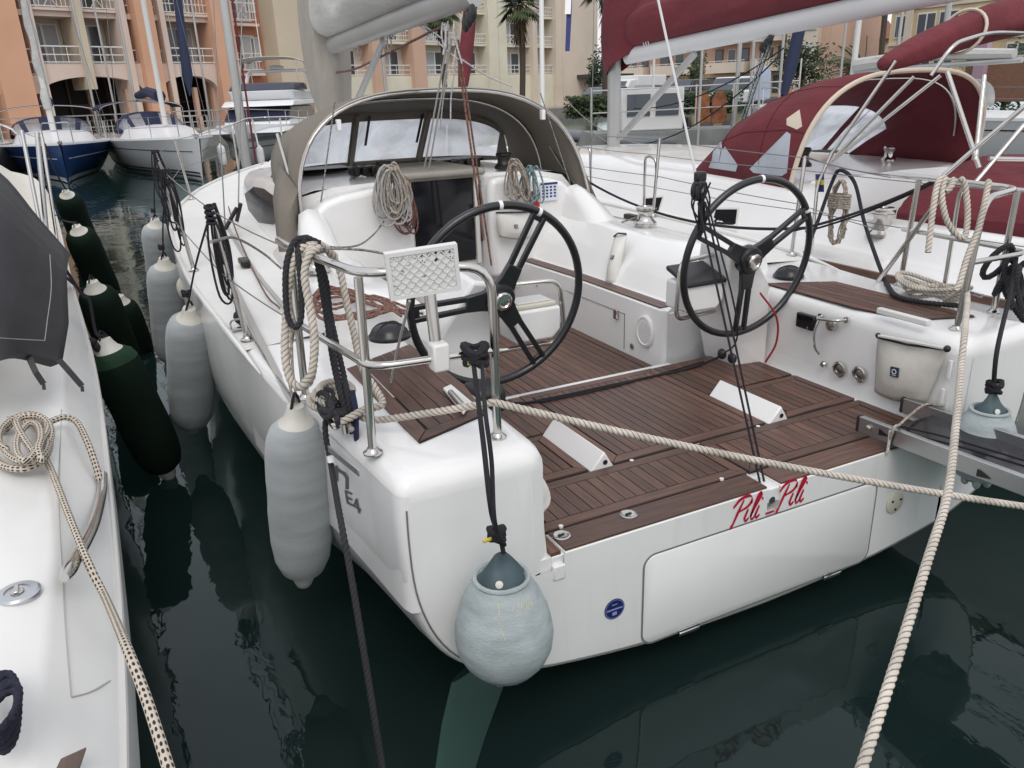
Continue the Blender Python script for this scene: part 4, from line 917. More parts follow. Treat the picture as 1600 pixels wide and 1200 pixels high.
for y in np.linspace(5.6, 13.2, 20):
    e = ex(y); w_ = e-CX; t = 1-max(0, min(1, (y-8)/5.2)); s5 = max(0, 1-(y-5.6)/1.2)
    rs.append([V((CX+w_*f, y, ez(y)+h_)) for f, h_ in ((1, .012), (.985, .05), (.93, .07), (.80, .09+.04*t), (.66, .12+.38*t), (.52, .14+.52*t), (0, .18+.58*t))])
dm.rings(rs, False); part('foredeck', P('cream_deck', (.74, .71, .63), .45, var=.06), lb, dm, smooth=48)
gv = MB()
for pts in ([(96, 640), (94, 700), (92, 790), (97, 900), (104, 1010), (111, 1090)], [(111, 1090), (140, 1082), (172, 1064)], [(172, 1064), (188, 1040), (190, 1000)]):
    pp = [hit(dm2, *p, .0005)[0] for p in pts]; pp = [p for p in pp if p is not None]
    if len(pp) > 2: gv.tube(smooth_path(pp, 5), .0022, 5)
gv_ = part('crease_line', P('soft_grey_line', (.42, .41, .38), .7), lb, gv); gv_['kind'] = 'stuff'  # creases and step of the moulding drawn as thin grey lines
rb = MB(); rb.tube([V((ex(y)+.004, y, ez(y)+.006)) for y in np.linspace(-1.3, 13, 60)], .011, 8); part('rub_rail', P('pale_rubbing_strake', (.62, .61, .58), .35), lb, rb)
k = MB(); pth = smooth_path([Px(160, 742, -2.385), Px(158, 775, -2.39), Px(146, 820, -2.40), Px(124, 865, -2.425), Px(100, 903, -2.45)], 6); k.tube(pth, [.017]*(len(pth)-4)+[.019, .020, .018, .012], 10); part('grab_rail', STEEL, lb, k)
c = Pz(28, 928, 1.047); k = MB(); k.lathe([(.052, -.01), (.052, .004), (.046, .009), (.030, .010), (.029, .006)], 30, c); cap = part('deck_filler_cap', P('dull_chrome', (.55, .56, .58), .28, .9), lb, k, smooth=30)
k = MB(); k.box(c.x-.006, c.x+.006, c.y-.02, c.y+.02, c.z+.006, c.z+.018); k.lathe([(.016, .006), (.016, .011)], 16, c); part('cap_key', STEEL, cap, k, smooth=30, bevel=.003)
k = MB(); a = [Pz(58, 1205, .965), Pz(135, 1170, .965), Pz(120, 1215, .965)]; k.prism(a, (0, 0, .004)); part('step_tread', TEAKG, lb, k, smooth=0)
# charcoal canvas over the coaming
pts_t = [Pd(-60, 300, 3.0), Pd(0, 335, 3.05), Pd(55, 385, 3.2), Pd(104, 430, 3.36)]
pts_m = [Pd(-60, 420, 2.85), Pd(0, 450, 2.9), Pd(55, 490, 3.05), Pd(107, 505, 3.24)]
pts_b = [Pd(-60, 560, 2.72), Pd(0, 560, 2.78), Pd(40, 552, 2.95), Pd(97, 566, 3.12)]
bk = [Pd(-60, 250, 5.6), Pd(0, 270, 5.4), Pd(60, 340, 5.2), Pd(112, 400, 4.7)]
k = MB(); sp_ = lambda L_: smooth_path(L_, 5)
bt = [p+V((-.05, .07, -.03)) for p in pts_b]
k.rings([sp_(bk), sp_([a.lerp(b, .5)+V((0, 0, .03)) for a, b in zip(bk, pts_t)]), sp_(pts_t), sp_([a.lerp(b, .5)+V((.0, -.015, 0)) for a, b in zip(pts_t, pts_m)]), sp_(pts_m), sp_([a.lerp(b, .5)+V((.0, -.01, 0)) for a, b in zip(pts_m, pts_b)]), sp_(pts_b), sp_(bt)], False)
cv = simple('canvas_cover', 'charcoal canvas cover stretched over the coaming of the left boat', 'cover', CANVASD, k, smooth=50, solid=.004)
sm = MB(); sm.tube(smooth_path([Pd(78, 398, 3.20), Pd(80, 450, 3.10), Pd(74, 500, 3.03), Pd(70, 532, 2.99)], 8), .0016, 5); sm.tube(smooth_path([Pd(70, 532, 2.985), Pd(30, 530, 2.87), Pd(0, 528, 2.76)], 8), .0016, 5); part('seam', STITCH, cv, sm)
for a, b, c in (((44, 556), (56, 582), (68, 600)), ((92, 562), (108, 580), (128, 603))):
    k = MB(); P_ = [Pd(*a, 2.98), Pd(*b, 2.97), Pd(*c, 2.98)]
    for p, q in zip(P_, P_[1:]): k.bar(p, q, .022, .003, (0, -.4, 1))
    k.tube([P_[2], Pd(c[0]+1, c[1]+9, 2.98)], .006, 6); part('strap', BLACK, cv, k, smooth=0)
for x0, y0, x1, y1, r_, dp in ((57, 330, 34, 204, .016, 6.5), (65, 362, 58, 207, .016, 5.2), (84, 372, 66, 215, .010, 5.0)):
    b = Pd(x0, y0, dp); t = Pd(x1, y1, dp); b.z = min(b.z, 1.2); k = MB(); k.tube([b, t], r_, 10); part('stanchion', STEEL if r_ < .016 else ALU, lb, k)
for z in (0, 1):
    k = MB(); k.tube(sag(Pd(66, 215, 5.0), Pd(36, 206, 6.5), .01), .003, 5)
    if z: part('guard_wire', WIRE, lb, k)
# ------------------------------------------------------------------ yacht on the right with burgundy canvas
rbt = thing('burgundy_yacht', 'white sailing yacht on the right with burgundy sprayhood, sail cover and teak toe rail', 'sailing yacht', (0, 0, 0))
GY = [-.35, .4, 2.0, 4.5, 7.0, 9.0, 10.8, 12.0]; GX = [2.22, 2.13, 2.10, 2.12, 2.32, 2.75, 3.4, 3.98]; RC = 4.0
def gx(y): return hermite(y, GY, GX)
def gz(y): return interp(y, [-.35, 2, 5, 8, 12], [.97, .985, 1.02, 1.10, 1.25])
hm = MB(); rs = []
for y in np.linspace(-.35, 11.9, 32):
    e = gx(y); z = gz(y); w_ = e-RC; v = max(0, (y-4)/8); r_ = []
    for f, zz in ((1, z), (1.0, z-.1), (.99, .62), (.975-.3*v, .35), (.93-.45*v, .12), (.85-.5*v, -.05), (.5, -.3), (0, -.45)): r_.append(V((RC+w_*f, y, zz)))
    rs.append(r_+[V((2*RC-p.x, p.y, p.z)) for p in reversed(r_[:-1])])
hm.rings(rs, False); hm.poly(rs[0]); part('hull', GEL, rbt, hm, smooth=45)
for sg in (1, -1):
    k = MB(); pr = [(V((gx(y), y, gz(y)))) for y in np.linspace(-.3, 11.5, 50)]
    for a, b in zip(pr, pr[1:]):
        a, b = V((RC+(a.x-RC)*sg, a.y, a.z)), V((RC+(b.x-RC)*sg, b.y, b.z)); k.bar(a+V((sg*.012, 0, .02)), b+V((sg*.012, 0, .02)), .03, .045)
    part('toe_rail', P('varnished_toe_rail%d' % sg, (.20, .12, .085), .5, c2=(.12, .07, .05), vscale=6, stretch=(8, 1, 8)), rbt, k, smooth=0)
dk = MB(); rs = []
def rsec(y):
    """deck and superstructure from the port rail to the centre line: (distance in from the rail, height over deck)"""
    aft = max(0, min(1, (2.75-y)/.25))
    co = [(0, 0), (.42, .02), (.50, .06), (.57, .20), (.63, .235), (.80, .24), (.83, .20), (.84, -.3), (1.9, -.32)]
    h_ = interp(y, [2.5, 3.2, 4.0, 6.0, 8.0, 9.3, 9.6], [.40, .42, .42, .40, .30, .14, .02])
    ca = [(0, 0), (.40, .02), (.46, .04), (.60, h_*.80), (.68, h_*.95), (.95, h_*1.02), (1.2, h_*1.04), (1.5, h_*1.06), (1.9, h_*1.08)]
    return [(a*(1-aft)+c*aft, b*(1-aft)+d*aft) for (a, b), (c, d) in zip(ca, co)]
for y in list(np.linspace(-.3, 2.4, 10))+[2.5, 2.56, 2.63, 2.7, 2.76]+list(np.linspace(2.9, 11.6, 26)):
    k_ = (RC-gx(y))/1.9; hp = [V((gx(y)+o*k_, y, gz(y)+h_)) for o, h_ in rsec(y)]
    rs.append(hp+[V((2*RC-p.x, p.y, p.z)) for p in reversed(hp[:-1])])
dk.rings(rs, False); part('deck', GEL, rbt, dk, smooth=48)
k = MB(); k.box(2.95, 5.05, 2.76, 2.80, .65, 1.42); k.box(4.75, 5.2, 2.3, 2.76, .7, 1.30); part('bulkhead', GEL, rbt, k, bevel=.03)
# inner far coaming seen across the cockpit
k = MB(); k.prism([(4.85, 0, .66), (4.78, 0, 1.24), (4.95, 0, 1.28), (5.3, 0, 1.25), (5.3, 0, .66)], (0, 2.7, 0)); part('coaming', GEL, rbt, k, bevel=.03)
k = MB(); a = Px(1343, 360, 4.80); k.box(4.775, 4.80, 2.0, 2.22, 1.12, 1.15); part('rope_slot', BLACK, rbt, k, smooth=0)
# cabin windows (port side)
for px in ([(1003, 330), (1010, 311), (1036, 309), (1029, 331)], [(1114, 352), (1120, 328), (1153, 328), (1150, 353)]):
    cx_, cy_ = sum(p[0] for p in px)/4, sum(p[1] for p in px)/4
    big = [(cx_+(x-cx_)*1.22, cy_+(y-cy_)*1.25) for x, y in px]
    fr_ = part('window_frame', GEL2, rbt, decal(dk, big, .010, .03), smooth=30); part('window_pane', ACRYL, fr_, decal(dk, px, .014, .03), smooth=30)
# sprayhood
HX = 3.88
def arc2(y, hw, z0, zt, p=2.6, n=33, lean=0): return [q+V((HX, 0, 0)) for q in arch(y, hw, z0, zt, n, p, lean)]
a0 = arc2(2.84, 1.12, 1.30, 2.24, 3.0, lean=-.20); a1 = arc2(3.20, 1.11, 1.34, 2.20, 3.1); a2 = arc2(3.72, 1.09, 1.38, 1.96, 3.4); a3 = arc2(4.12, 1.05, 1.36, 1.52, 3.4)
SIDEVINYL = P('milky_vinyl', (.46, .50, .56), .16, var=.25, vscale=3, bump=.4, bscale=4)
hk = MB(); hrs = [a0, [p.lerp(q, .5)+V((0, 0, .02)) for p, q in zip(a0, a1)], a1, [p.lerp(q, .5)+V((0, 0, .03)) for p, q in zip(a1, a2)], a2, [p.lerp(q, .5)+V((0, 0, .01)) for p, q in zip(a2, a3)], a3]
hk.rings(hrs, False); hc, hw_ = MB(), [MB(), MB(), MB()]
for i in range(6):
    for j in range(32): (hw_[0 if j < 12 else (1 if j < 20 else 2)] if i in (4, 5) and 7 <= j <= 27 and j not in (12, 20) else hc).quad(hrs[i][j], hrs[i][j+1], hrs[i+1][j+1], hrs[i+1][j])
hood = part('sprayhood', MAROON, rbt, hc, solid=.004, smooth=60)
for q in hw_: part('front_window', VINYL, hood, q, smooth=60)
for px in ([(1113, 250), (1118, 214), (1128, 222), (1153, 258), (1150, 268), (1108, 262)], [(1172, 264), (1230, 206), (1236, 210), (1230, 270), (1222, 275), (1178, 270)]):
    part('vinyl_window', SIDEVINYL, hood, decal(hk, px, .006, .004), smooth=30)
SEAM = P('burgundy_seam', (.075, .012, .018), .9)
for rr_ in (hrs[2], hrs[4]):
    k = MB(); k.tube([p+(p-V((HX, p.y, 1.2))).normalized()*.003 for p in rr_[1:-1]], .004, 5); part('seam', SEAM, hood, k)
for j in (4, 10, 22, 28):
    k = MB(); k.tube([r_[j]+(r_[j]-V((HX, r_[j].y, 1.2))).normalized()*.003 for r_ in hrs], .0035, 5); part('seam', SEAM, hood, k)
k = MB(); k.tube([p+V((0, -.012, 0)) for p in a0], .020, 8); part('hood_edge', CREAM, hood, k)
k = decal(hk, [(1230, 186), (1250, 172), (1254, 198), (1246, 203), (1230, 196)], .008, .004); part('edge_patch', CREAM, hood, k, smooth=0)
k = MB(); k.tube([p+V((0, .25, -.05)) for p in a0[3:-3]], .0125, 8); part('hood_hoop', STEEL, hood, k)
k = MB(); k.tube([Px(1445, 255, 5.05), Px(1500, 185, 5.08)], .0125, 8); part('hood_strut', STEEL, hood, k)
# mast, boom, burgundy sail cover, vang
k = MB(); k.rings([[V((RC+.075*math.cos(t), 7.3+.11*math.sin(t), z)) for t in np.linspace(0, 2*math.pi, 21)[:-1]] for z in (1.35, 15)], True, True); mst = part('mast', ALUG, rbt, k)
bd0, bd1 = V((RC, 7.0, 2.56)), V((RC, 2.3, 2.84))
k = MB(); k.rings([[c+V((.07*math.cos(t), 0, .10*math.sin(t))) for t in np.linspace(0, 2*math.pi, 21)[:-1]] for c in (bd0, bd1)], True, True); part('boom', P('white_boom', (.66, .67, .68), .35), rbt, k)
cover(6.9, 2.4, lambda t: 2.64+.28*t, lambda t: .55-.22*t, lambda t: .17-.04*t, MAROON, 'sail_cover', rbt, 8, x0=RC)
fr = []
for i, (z, hw, dp) in enumerate(((3.6, .17, .30), (3.2, .18, .36), (2.95, .185, .42), (2.72, .17, .42), (2.56, .15, .36), (2.46, .14, .30))):
    fr.append([V((RC+hw*math.cos(t)*(1+.10*math.sin(5*t+i)), 7.12-.04*i*0+dp*math.sin(t), z+(.13*math.sin(t) if i > 2 else 0)*-1)) for t in np.linspace(0, 2*math.pi, 25)[:-1]])
k = MB(); k.rings(fr, True); part('cover_front', MAROON, rbt, k, sub=1, smooth=60, solid=.008)
k = MB(); k.bar(V((RC, 7.15, 1.55)), V((RC, 5.65, 2.52)), .05, .07); part('boom_vang', ALUG, rbt, k, bevel=.008)
k = MB()
for i in range(3): k.tube([V((RC+.075*math.cos(t)*1.25, 6.55-.05*i, 2.70+.20*math.sin(t)+.1)) for t in np.linspace(0, 2*math.pi, 17)[:-1]], .007, 6, closed=True)
part('cover_lashing', WHITEPRINT, rbt, k)['kind'] = 'stuff'
for i in range(4):
    k = MB(); a = V((RC+.02*i-.03, 4.4+.05*i, 2.62)); k.tube([a, V((RC+.03*i, 4.9+.05*i, 1.50))], .005, 5); part('mainsheet', ROPEBLUE if i % 2 else ROPEK, rbt, k)
k = MB()
for i in range(3): k.ball(V((RC+.03*i-.03, 4.45+.08*i, 2.58-.03*i)), .045, 8, .5, 1, 1.2)
part('sheet_blocks', BLACK, rbt, k)['kind'] = 'stuff'
k = MB(); k.tube([V((2.22, 5.0, 1.05)), V((2.7, 5.6, 8.5)), V((3.9, 7.3, 14.8))], .004, 5); part('shroud', WIRE, rbt, k)
# stanchions and gate hoops
for y, hoop in ((5.2, 1), (4.0, 0), (2.2, 0)):
    b = V((gx(y)+.06, y, gz(y))); 
    if hoop: k = MB(); k.tube(fillet([b, b+V((0, .03, .60)), b+V((.02, -.17, .60)), b+V((.02, -.20, 0))], .06), .0125, 10)
    elif y == 4.0: k = MB(); k.tube(fillet([b, b+V((0, 0, .60)), b+V((.03, -.12, .58)), b+V((.03, -.14, .40))], .06), .0125, 10)
    else: k = MB(); k.tube(fillet([Px(1267, 398, 2.2), Px(1277, 290, 2.28), Px(1300, 238, 2.35)], .05), .0125, 10)
    part('stanchion', STEEL, rbt, k)
tops = [V((2.16, -.1, 1.60)), V((2.2, 2.2, 1.60)), V((2.18, 4.0, 1.62)), V((2.18, 5.2, 1.64)), V((2.6, 8.5, 1.74)), V((3.6, 11.3, 1.85))]
for dz in (0, -.28):
    k = MB()
    for a, b in zip(tops, tops[1:]): k.tube(sag(a+V((0, 0, dz)), b+V((0, 0, dz)), .01, 6), .003, 5)
    part('guard_wire', WIRE, rbt, k)
# winches
w1 = winch(Px(1376, 368, 2.70), .072, .20, rbt, STEEL); winch(Px(1388, 252, 4.6), .05, .14, rbt, STEEL); winch(Px(1252, 260, 2.95), .06, .15, rbt, BLACK)
# stowed bimini on its frame
rs = []; rnd = random.Random(11)
for i in range(15):
    t = i/14; c = V((2.55+2.7*t, 1.92-.10*math.sin(t*3.1), 2.26+.34*math.sin(min(1, t*1.6)*1.57))); sx = min(1, .35+t*4)
    rs.append([c+V((0, .15*math.cos(a)*sx*(1+.10*math.sin(3*a+7*t)), .125*math.sin(a)*sx*(1+.12*math.sin(2*a+11*t)))) for a in np.linspace(0, 2*math.pi, 17)[:-1]])
k = MB(); k.rings(rs, True, True); bim = part('stowed_bimini', MAROON, rbt, k, sub=1, smooth=60)
for t_ in (.26, .66):
    c = V((2.55+2.7*t_, 1.92-.10*math.sin(t_*3.1), 2.26+.34*math.sin(min(1, t_*1.6)*1.57))); k = MB(); k.tube([c+V((.04*math.sin(t), .168*math.cos(t), .142*math.sin(t))) for t in np.linspace(0, 2*math.pi, 25)[:-1]], .011, 6, closed=True); part('bimini_strap', CREAM, bim, k)
for a, b in (((1300, 240), (1400, 95)), ((1305, 245), (1428, 120)), ((1300, 252), (1470, 118))):
    k = MB(); k.tube([Px(*a, 2.42), Px(*b, 2.62)], .0125, 10); part('bimini_strut', STEEL, rbt, k)
k = MB(); k.tube(fillet([Px(1455, 118, 2.62), Px(1490, 68, 2.7), Px(1545, 50, 3.2), V((5.3, 1.9, 2.45)), V((5.45, 2.2, 1.2))], .2), .0125, 10); part('bimini_bow', STEEL, rbt, k)
# burgundy covers in the cockpit
k = MB(); rs = []
for i, y in enumerate(np.linspace(.1, 2.25, 9)):
    t = i/8; rs.append([V((x, y, z)) for x, z in ((3.25-.1*t, 1.02), (3.22-.1*t, 1.22+.1*(1-t)), (3.36-.1*t, 1.36+.08*(1-t)), (3.9, 1.56+.14*(1-t)+.02*math.sin(9*t)), (4.3, 1.60+.16*(1-t)), (4.7, 1.40+.15*(1-t)), (4.85, 1.0))])
k.rings(rs, False); k.poly(rs[-1]); simple('cockpit_cover', 'burgundy canvas cover draped across the cockpit of the right-hand yacht', 'cover', MAROON, k, smooth=50, sub=1)
# sticker on the cockpit side and lines of the frame
a = Px(1275, 273, 2.74); k = MB(); k.box(2.575, 2.58, a.y-.10, a.y, a.z-.06, a.z+.0); 
stk2 = part('blue_yellow_sticker', INK, rbt, MB().prism([Px(1274, 272, 2.30), Px(1287, 272, 2.30), Px(1287, 300, 2.30), Px(1274, 300, 2.30)], (.004, 0, 0)), smooth=0)
part('yellow_band', YELLOWP, stk2, MB().prism([Px(1274, 281, 2.296), Px(1287, 281, 2.296), Px(1287, 289, 2.296), Px(1274, 289, 2.296)], (.002, 0, 0)), smooth=0)
# stern frame of steel tubes at the right edge
for pts in ([(1390, 440), (1468, 280), (1520, 235), (1600, 165)], [(1480, 112), (1530, 262)], [(1538, 118), (1524, 250)], [(1600, 195), (1520, 290)], [(1545, 248), (1640, 250)]):
    d0 = 4.6; k = MB(); k.tube(fillet([Px(*p, 2.5+.5*i/len(pts)) if pts[0][0] == 1390 and i else Pd(*p, d0) for i, p in enumerate(pts)] if pts[0][0] != 1390 else [Px(1468, 280, 2.30), Px(1520, 235, 2.40), Px(1620, 150, 2.55)], .08), .014, 10); part('stern_frame', STEEL, rbt, k)
# rail fittings
k = MB(); a = Px(1530, 478, 2.15); k.tube(fillet([V((2.2, .95, 1.0)), V((2.2, .95, 1.60)), V((2.2, -.2, 1.60)), V((2.2, -.2, 1.0))], .08), .0135, 10); part('pushpit', STEEL, rbt, k)
# ------------------------------------------------------------------ flats along the far quay
def stucco(n, c, v=.12): return P(n, c, .9, var=v, vscale=.35, bump=.15, bscale=6)
S_OR = stucco('orange_stucco', srgb(218, 170, 140)); S_PK = stucco('pink_stucco', srgb(221, 201, 188)); S_BG = stucco('beige_stucco', srgb(208, 194, 172)); S_CR = stucco('cream_stucco', srgb(222, 217, 197), .16)
S_RD = stucco('brick_red_stucco', srgb(182, 126, 104)); S_TC = stucco('pale_terracotta_stucco', srgb(205, 172, 152)); S_YE = stucco('ochre_stucco', srgb(212, 190, 152)); S_PB = stucco('pale_beige_stucco', srgb(214, 201, 185))
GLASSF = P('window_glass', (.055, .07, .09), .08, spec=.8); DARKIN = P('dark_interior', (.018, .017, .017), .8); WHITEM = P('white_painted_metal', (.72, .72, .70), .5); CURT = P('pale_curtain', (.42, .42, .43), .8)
ROOFT = P('brown_roof_tiles', srgb(140, 98, 82), .9, var=.3, vscale=4); SHUT = P('white_shutter', (.62, .60, .55), .7); BROWNF = P('brown_frames', (.10, .06, .045), .6)
blkA = thing('apartment_building', 'orange and pink flats above dark quay arches at upper left', 'building')
blkB = thing('apartment_building', 'cream and beige flats behind the middle boats with small balcony windows', 'building')
def P2(px, py): return Pf(px, py)
def zpx(px, z): return z
def bpart(name, m, root, fn, **k):
    mb = MB(); fn(mb); return part(name, m, root, mb, smooth=0, **k)
def fb(name, m, root, *a): return bpart(name, m, root, lambda mb: fbox(mb, *a))
ZR1, ZS1 = 5.05, 6.42            # first-floor rail top, ceiling slab
# --- block A, storeys above the arches
fb('back_wall', S_BG, blkA, -12, 15.6, -4.0, -3.7, .8, 13)
for z in (6.42, 9.2, 12.0): fb('floor_slab', S_PK, blkA, -12, 15.3, -3.7, -.05, z, z+.26)
def pier(s0, s1, m, out, z0, z1): return fb('pier', m, blkA, s0, s1, -1.6, out, z0, z1)
for s0, s1 in ((-6.5, -4.6), (3.0, 4.55), (12.25, 13.05), (10.35, 11.95)):
    pass
PS = [(2.2, 3.95, S_OR), (4.75, 5.7, S_PK), (8.55, 9.25, S_BG), (12.0, 12.75, S_PK), (11.2, 11.9, None)]
def s_at(px, py): return P2(px, py)[0]
A_ = {'or1': (s_at(0, 60)-.6, s_at(30, 60)), 'pk1': (s_at(45, 60), s_at(57, 60)), 'bg': (s_at(119, 60), s_at(131, 60)), 'pk2': (s_at(187, 60), s_at(200, 60)), 'or2': (s_at(211, 60), s_at(239, 60)), 'pk3': (s_at(252, 60), s_at(260, 60)), 'or3': (s_at(328, 60), s_at(360, 60))}
for k_, m in (('or1', S_OR), ('or2', S_OR), ('or3', S_OR)): a, b = A_[k_]; pier(a, b, m, .55, .8, 13)
for k_, m in (('pk1', S_PK), ('pk2', S_PK), ('pk3', S_PK)): a, b = A_[k_]; pier(a, b, m, .25, .8, 13)
a, b = A_['bg']; pier(a, b, S_BG, .45, 3.0, 13)
a, b = A_['or1']; pier(a-9, a-7.4, S_OR, .55, .8, 13); pier(a-1.8, a-1.2, S_PK, .25, .8, 13)
bays = [(A_['pk1'][1], A_['bg'][0]), (A_['bg'][1], A_['pk2'][0]), (A_['pk3'][1], A_['or3'][0]), (A_['or1'][0]-7.2, A_['or1'][0]-2)]
gaps = [(A_['or1'][1], A_['pk1'][0]), (A_['pk2'][1], A_['or2'][0]), (A_['or2'][1], A_['pk3'][0])]
def glazing(root, s0, s1, out, z0, z1, n, frame=WHITEM, name='window'):
    w = (s1-s0)/n
    for i in range(n):
        a, b = s0+w*i, s0+w*(i+1)
        f = MB()
        for q in ((a, a+.06, z0, z1), (b-.06, b, z0, z1), (a+.06, b-.06, z0, z0+.06), (a+.06, b-.06, z1-.06, z1)): fbox(f, q[0], q[1], out-.04, out+.03, q[2], q[3])
        o = part(name, frame, root, f, smooth=0); o['kind'] = 'thing'
        fb('pane', GLASSF if (i+int(s0*3)) % 3 else CURT, o, a+.06, b-.06, out-.03, out-.01, z0+.06, z1-.06)
def railing(root, s0, s1, out, z0, z1, cross=False, m=WHITEM):
    r_ = MB()
    fbox(r_, s0, s1, out-.03, out+.03, z1-.06, z1)
    fbox(r_, s0, s1, out-.02, out+.02, z0+.04, z0+.09); n = max(2, int((s1-s0)/.55))
    if cross:
        for i in range(n):
            a, b = s0+(s1-s0)*i/n, s0+(s1-s0)*(i+1)/n
            if i % 3 == 1:
                r_.bar(FP(a, out, z0+.06), FP(b, out, z1-.05), .03, .035, FN); r_.bar(FP(b, out+.036, z0+.06), FP(a, out+.036, z1-.05), .03, .035, FN)
            else:
                for j in range(3): fbox(r_, a+(b-a)*j/3-.014, a+(b-a)*j/3+.014, out-.015, out+.015, z0+.09, z1-.06)
                fbox(r_, a, b, out-.012, out+.012, (z0+z1)/2-.02, (z0+z1)/2+.02)
    else:
        fbox(r_, s0, s1, out-.015, out+.015, (z0+z1)/2-.025, (z0+z1)/2+.025)
        for i in range(n+1): fbox(r_, s0+(s1-s0)*i/n-.016, s0+(s1-s0)*i/n+.016, out-.016, out+.016, z0, z1-.06)
    o = part('railing', m, root, r_, smooth=0); return o
for lvl in range(3):
    dz = 2.78*lvl
    for a, b in bays:
        if lvl == 0: railing(blkA, a, b, .10, 4.25, 5.08)
        else: fb('parapet', S_PK, blkA, a, b, -.1, .12, 3.62+dz+.28, 3.62+dz+.30+.1); railing(blkA, a, b, .10, 4.02+dz, 5.0+dz, True)
        glazing(blkA, a+.15, b-.2, -1.6, 3.9+dz, 6.2+dz, 3 if b-a > 2.6 else 2)
        fb('bay_wall', S_PB, blkA, a, b, -1.75, -1.66, 3.7+dz, 6.42+dz)
    for a, b in gaps:
        railing(blkA, a, b, -.2, 3.7+dz, 4.95+dz); glazing(blkA, a, b, -.7, 3.9+dz, 6.3+dz, 1); fb('bay_wall', S_BG, blkA, a, b, -.9, -.75, 3.3+dz, 6.42+dz)
# spandrel with arches: strips following the arch line
def spandrel(s0, s1, m=S_PK, crown=3.62, spring=2.85, ztop=4.25):
    q = MB(); n = 18
    for i in range(n):
        a, b = s0+(s1-s0)*i/n, s0+(s1-s0)*(i+1)/n
        za, zb_ = [spring+(crown-spring)*math.sqrt(max(0, 1-((t-(s0+s1)/2)/((s1-s0)/2))**2)) for t in (a, b)]
        P_ = lambda s, o, z: FP(s, o, z)
        q.quad(P_(a, .08, za), P_(b, .08, zb_), P_(b, .08, ztop), P_(a, .08, ztop)); q.quad(P_(a, .08, za), P_(b, .08, zb_), P_(b, -.5, zb_), P_(a, -.5, za))
    part('arch_spandrel', m, blkA, q, smooth=0)
spandrel(A_['pk1'][0], A_['or2'][0]); spandrel(A_['or2'][1], A_['or3'][0]); spandrel(A_['or1'][0]-7.4, A_['or1'][0])
fb('spandrel_band', S_PK, blkA, A_['or1'][1], A_['pk1'][0], -.45, .0, 2.85, 3.7)
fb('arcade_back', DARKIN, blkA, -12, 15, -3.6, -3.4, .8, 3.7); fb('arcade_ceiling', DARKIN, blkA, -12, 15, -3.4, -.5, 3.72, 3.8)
for i in range(12):
    s = 1.5+i*1.05; fb('shopfront_frame', BROWNF if i % 3 else S_TC, blkA, s, s+.10, -3.4, -3.2, .8, 3.7)
fb('shopfront_transom', BROWNF, blkA, 0, 15, -3.38, -3.22, 2.2, 2.3)
a_ = s_at(92, 120)
for px in (36, 52, 205, 232, 312, 340):
    s = s_at(px, 170); fb('arcade_column', S_TC, blkA, s, s+.22, -.6, -.3, .8, 3.0)
# recessed red wing and stair tower at the end of block A
r0, r1 = A_['or3'][1], s_at(427, 60); rr = (r0, r1)
fb('red_wing', S_RD, blkA, r0, r1, -3.0, -1.2, .8, 13)
for lvl in range(3):
    dz = 2.78*lvl; glazing(blkA, r0+.55, r0+2.3, -1.18, 3.9+dz, 5.9+dz, 2); railing(blkA, r0+.35, r0+2.4, -.75, 3.6+dz+.3, 4.6+dz+.3, True); fb('balcony_slab', S_PK, blkA, r0+.3, r0+2.45, -1.2, -.6, 3.6+dz, 3.75+dz); glazing(blkA, r1-.9, r1-.25, -1.18, 4.4+dz, 5.8+dz, 1)
fb('tower', S_BG, blkA, r1, s_at(470, 60), -3, .4, .8, 13)
# --- block B: cream flats
B0, B1 = s_at(470, 60), s_at(872, 60)
fb('back_wall', S_CR, blkB, B0, B1, -1.6, -1.3, .8, 14)
fb('ground_wall', S_CR, blkB, B0, B1, -1.28, .12, .8, 3.35)
bp = [(474, 486), (574, 592), (637, 657), (713, 722), (757, 772), (772.5, 785), (826, 833), (862, 872)]
SB = [(s_at(a, 60), s_at(b, 60)) for a, b in bp]
for i, (a, b) in enumerate(SB): fb('pier', S_CR if i in (4, 5) else (S_TC if i in (1, 2) else S_PB), blkB, a, b, -1.28, .45, .8, 14)
for lvl in range(4):
    dz = 2.24*lvl
    fb('floor_slab', S_CR, blkB, B0, B1, -1.3, .10, 3.30+dz+(2.0 if 0 else 0), 3.46+dz)
    for (a, b), (c, d) in zip(SB, SB[1:]):
        if c-b < .8: continue
        wb = b
        fb('infill', S_PB, blkB, wb, c, -.9, -.75, 3.46+dz, 5.54+dz)
        glazing(blkB, wb+(c-wb)*.22, wb+(c-wb)*.85, -.73, 3.55+dz, 5.15+dz, 2 if c-wb < 4.5 else 3)
        railing(blkB, wb, c, .05, 3.5+dz, 4.2+dz, lvl > 0)
fb('tower', S_PB, blkB, B1, s_at(925, 60), -2, .6, .8, 14); fb('entrance_canopy', P('dark_canopy', (.05, .05, .06), .5), blkB, s_at(893, 120), s_at(945, 120), .6, 3.2, 3.05, 3.35)
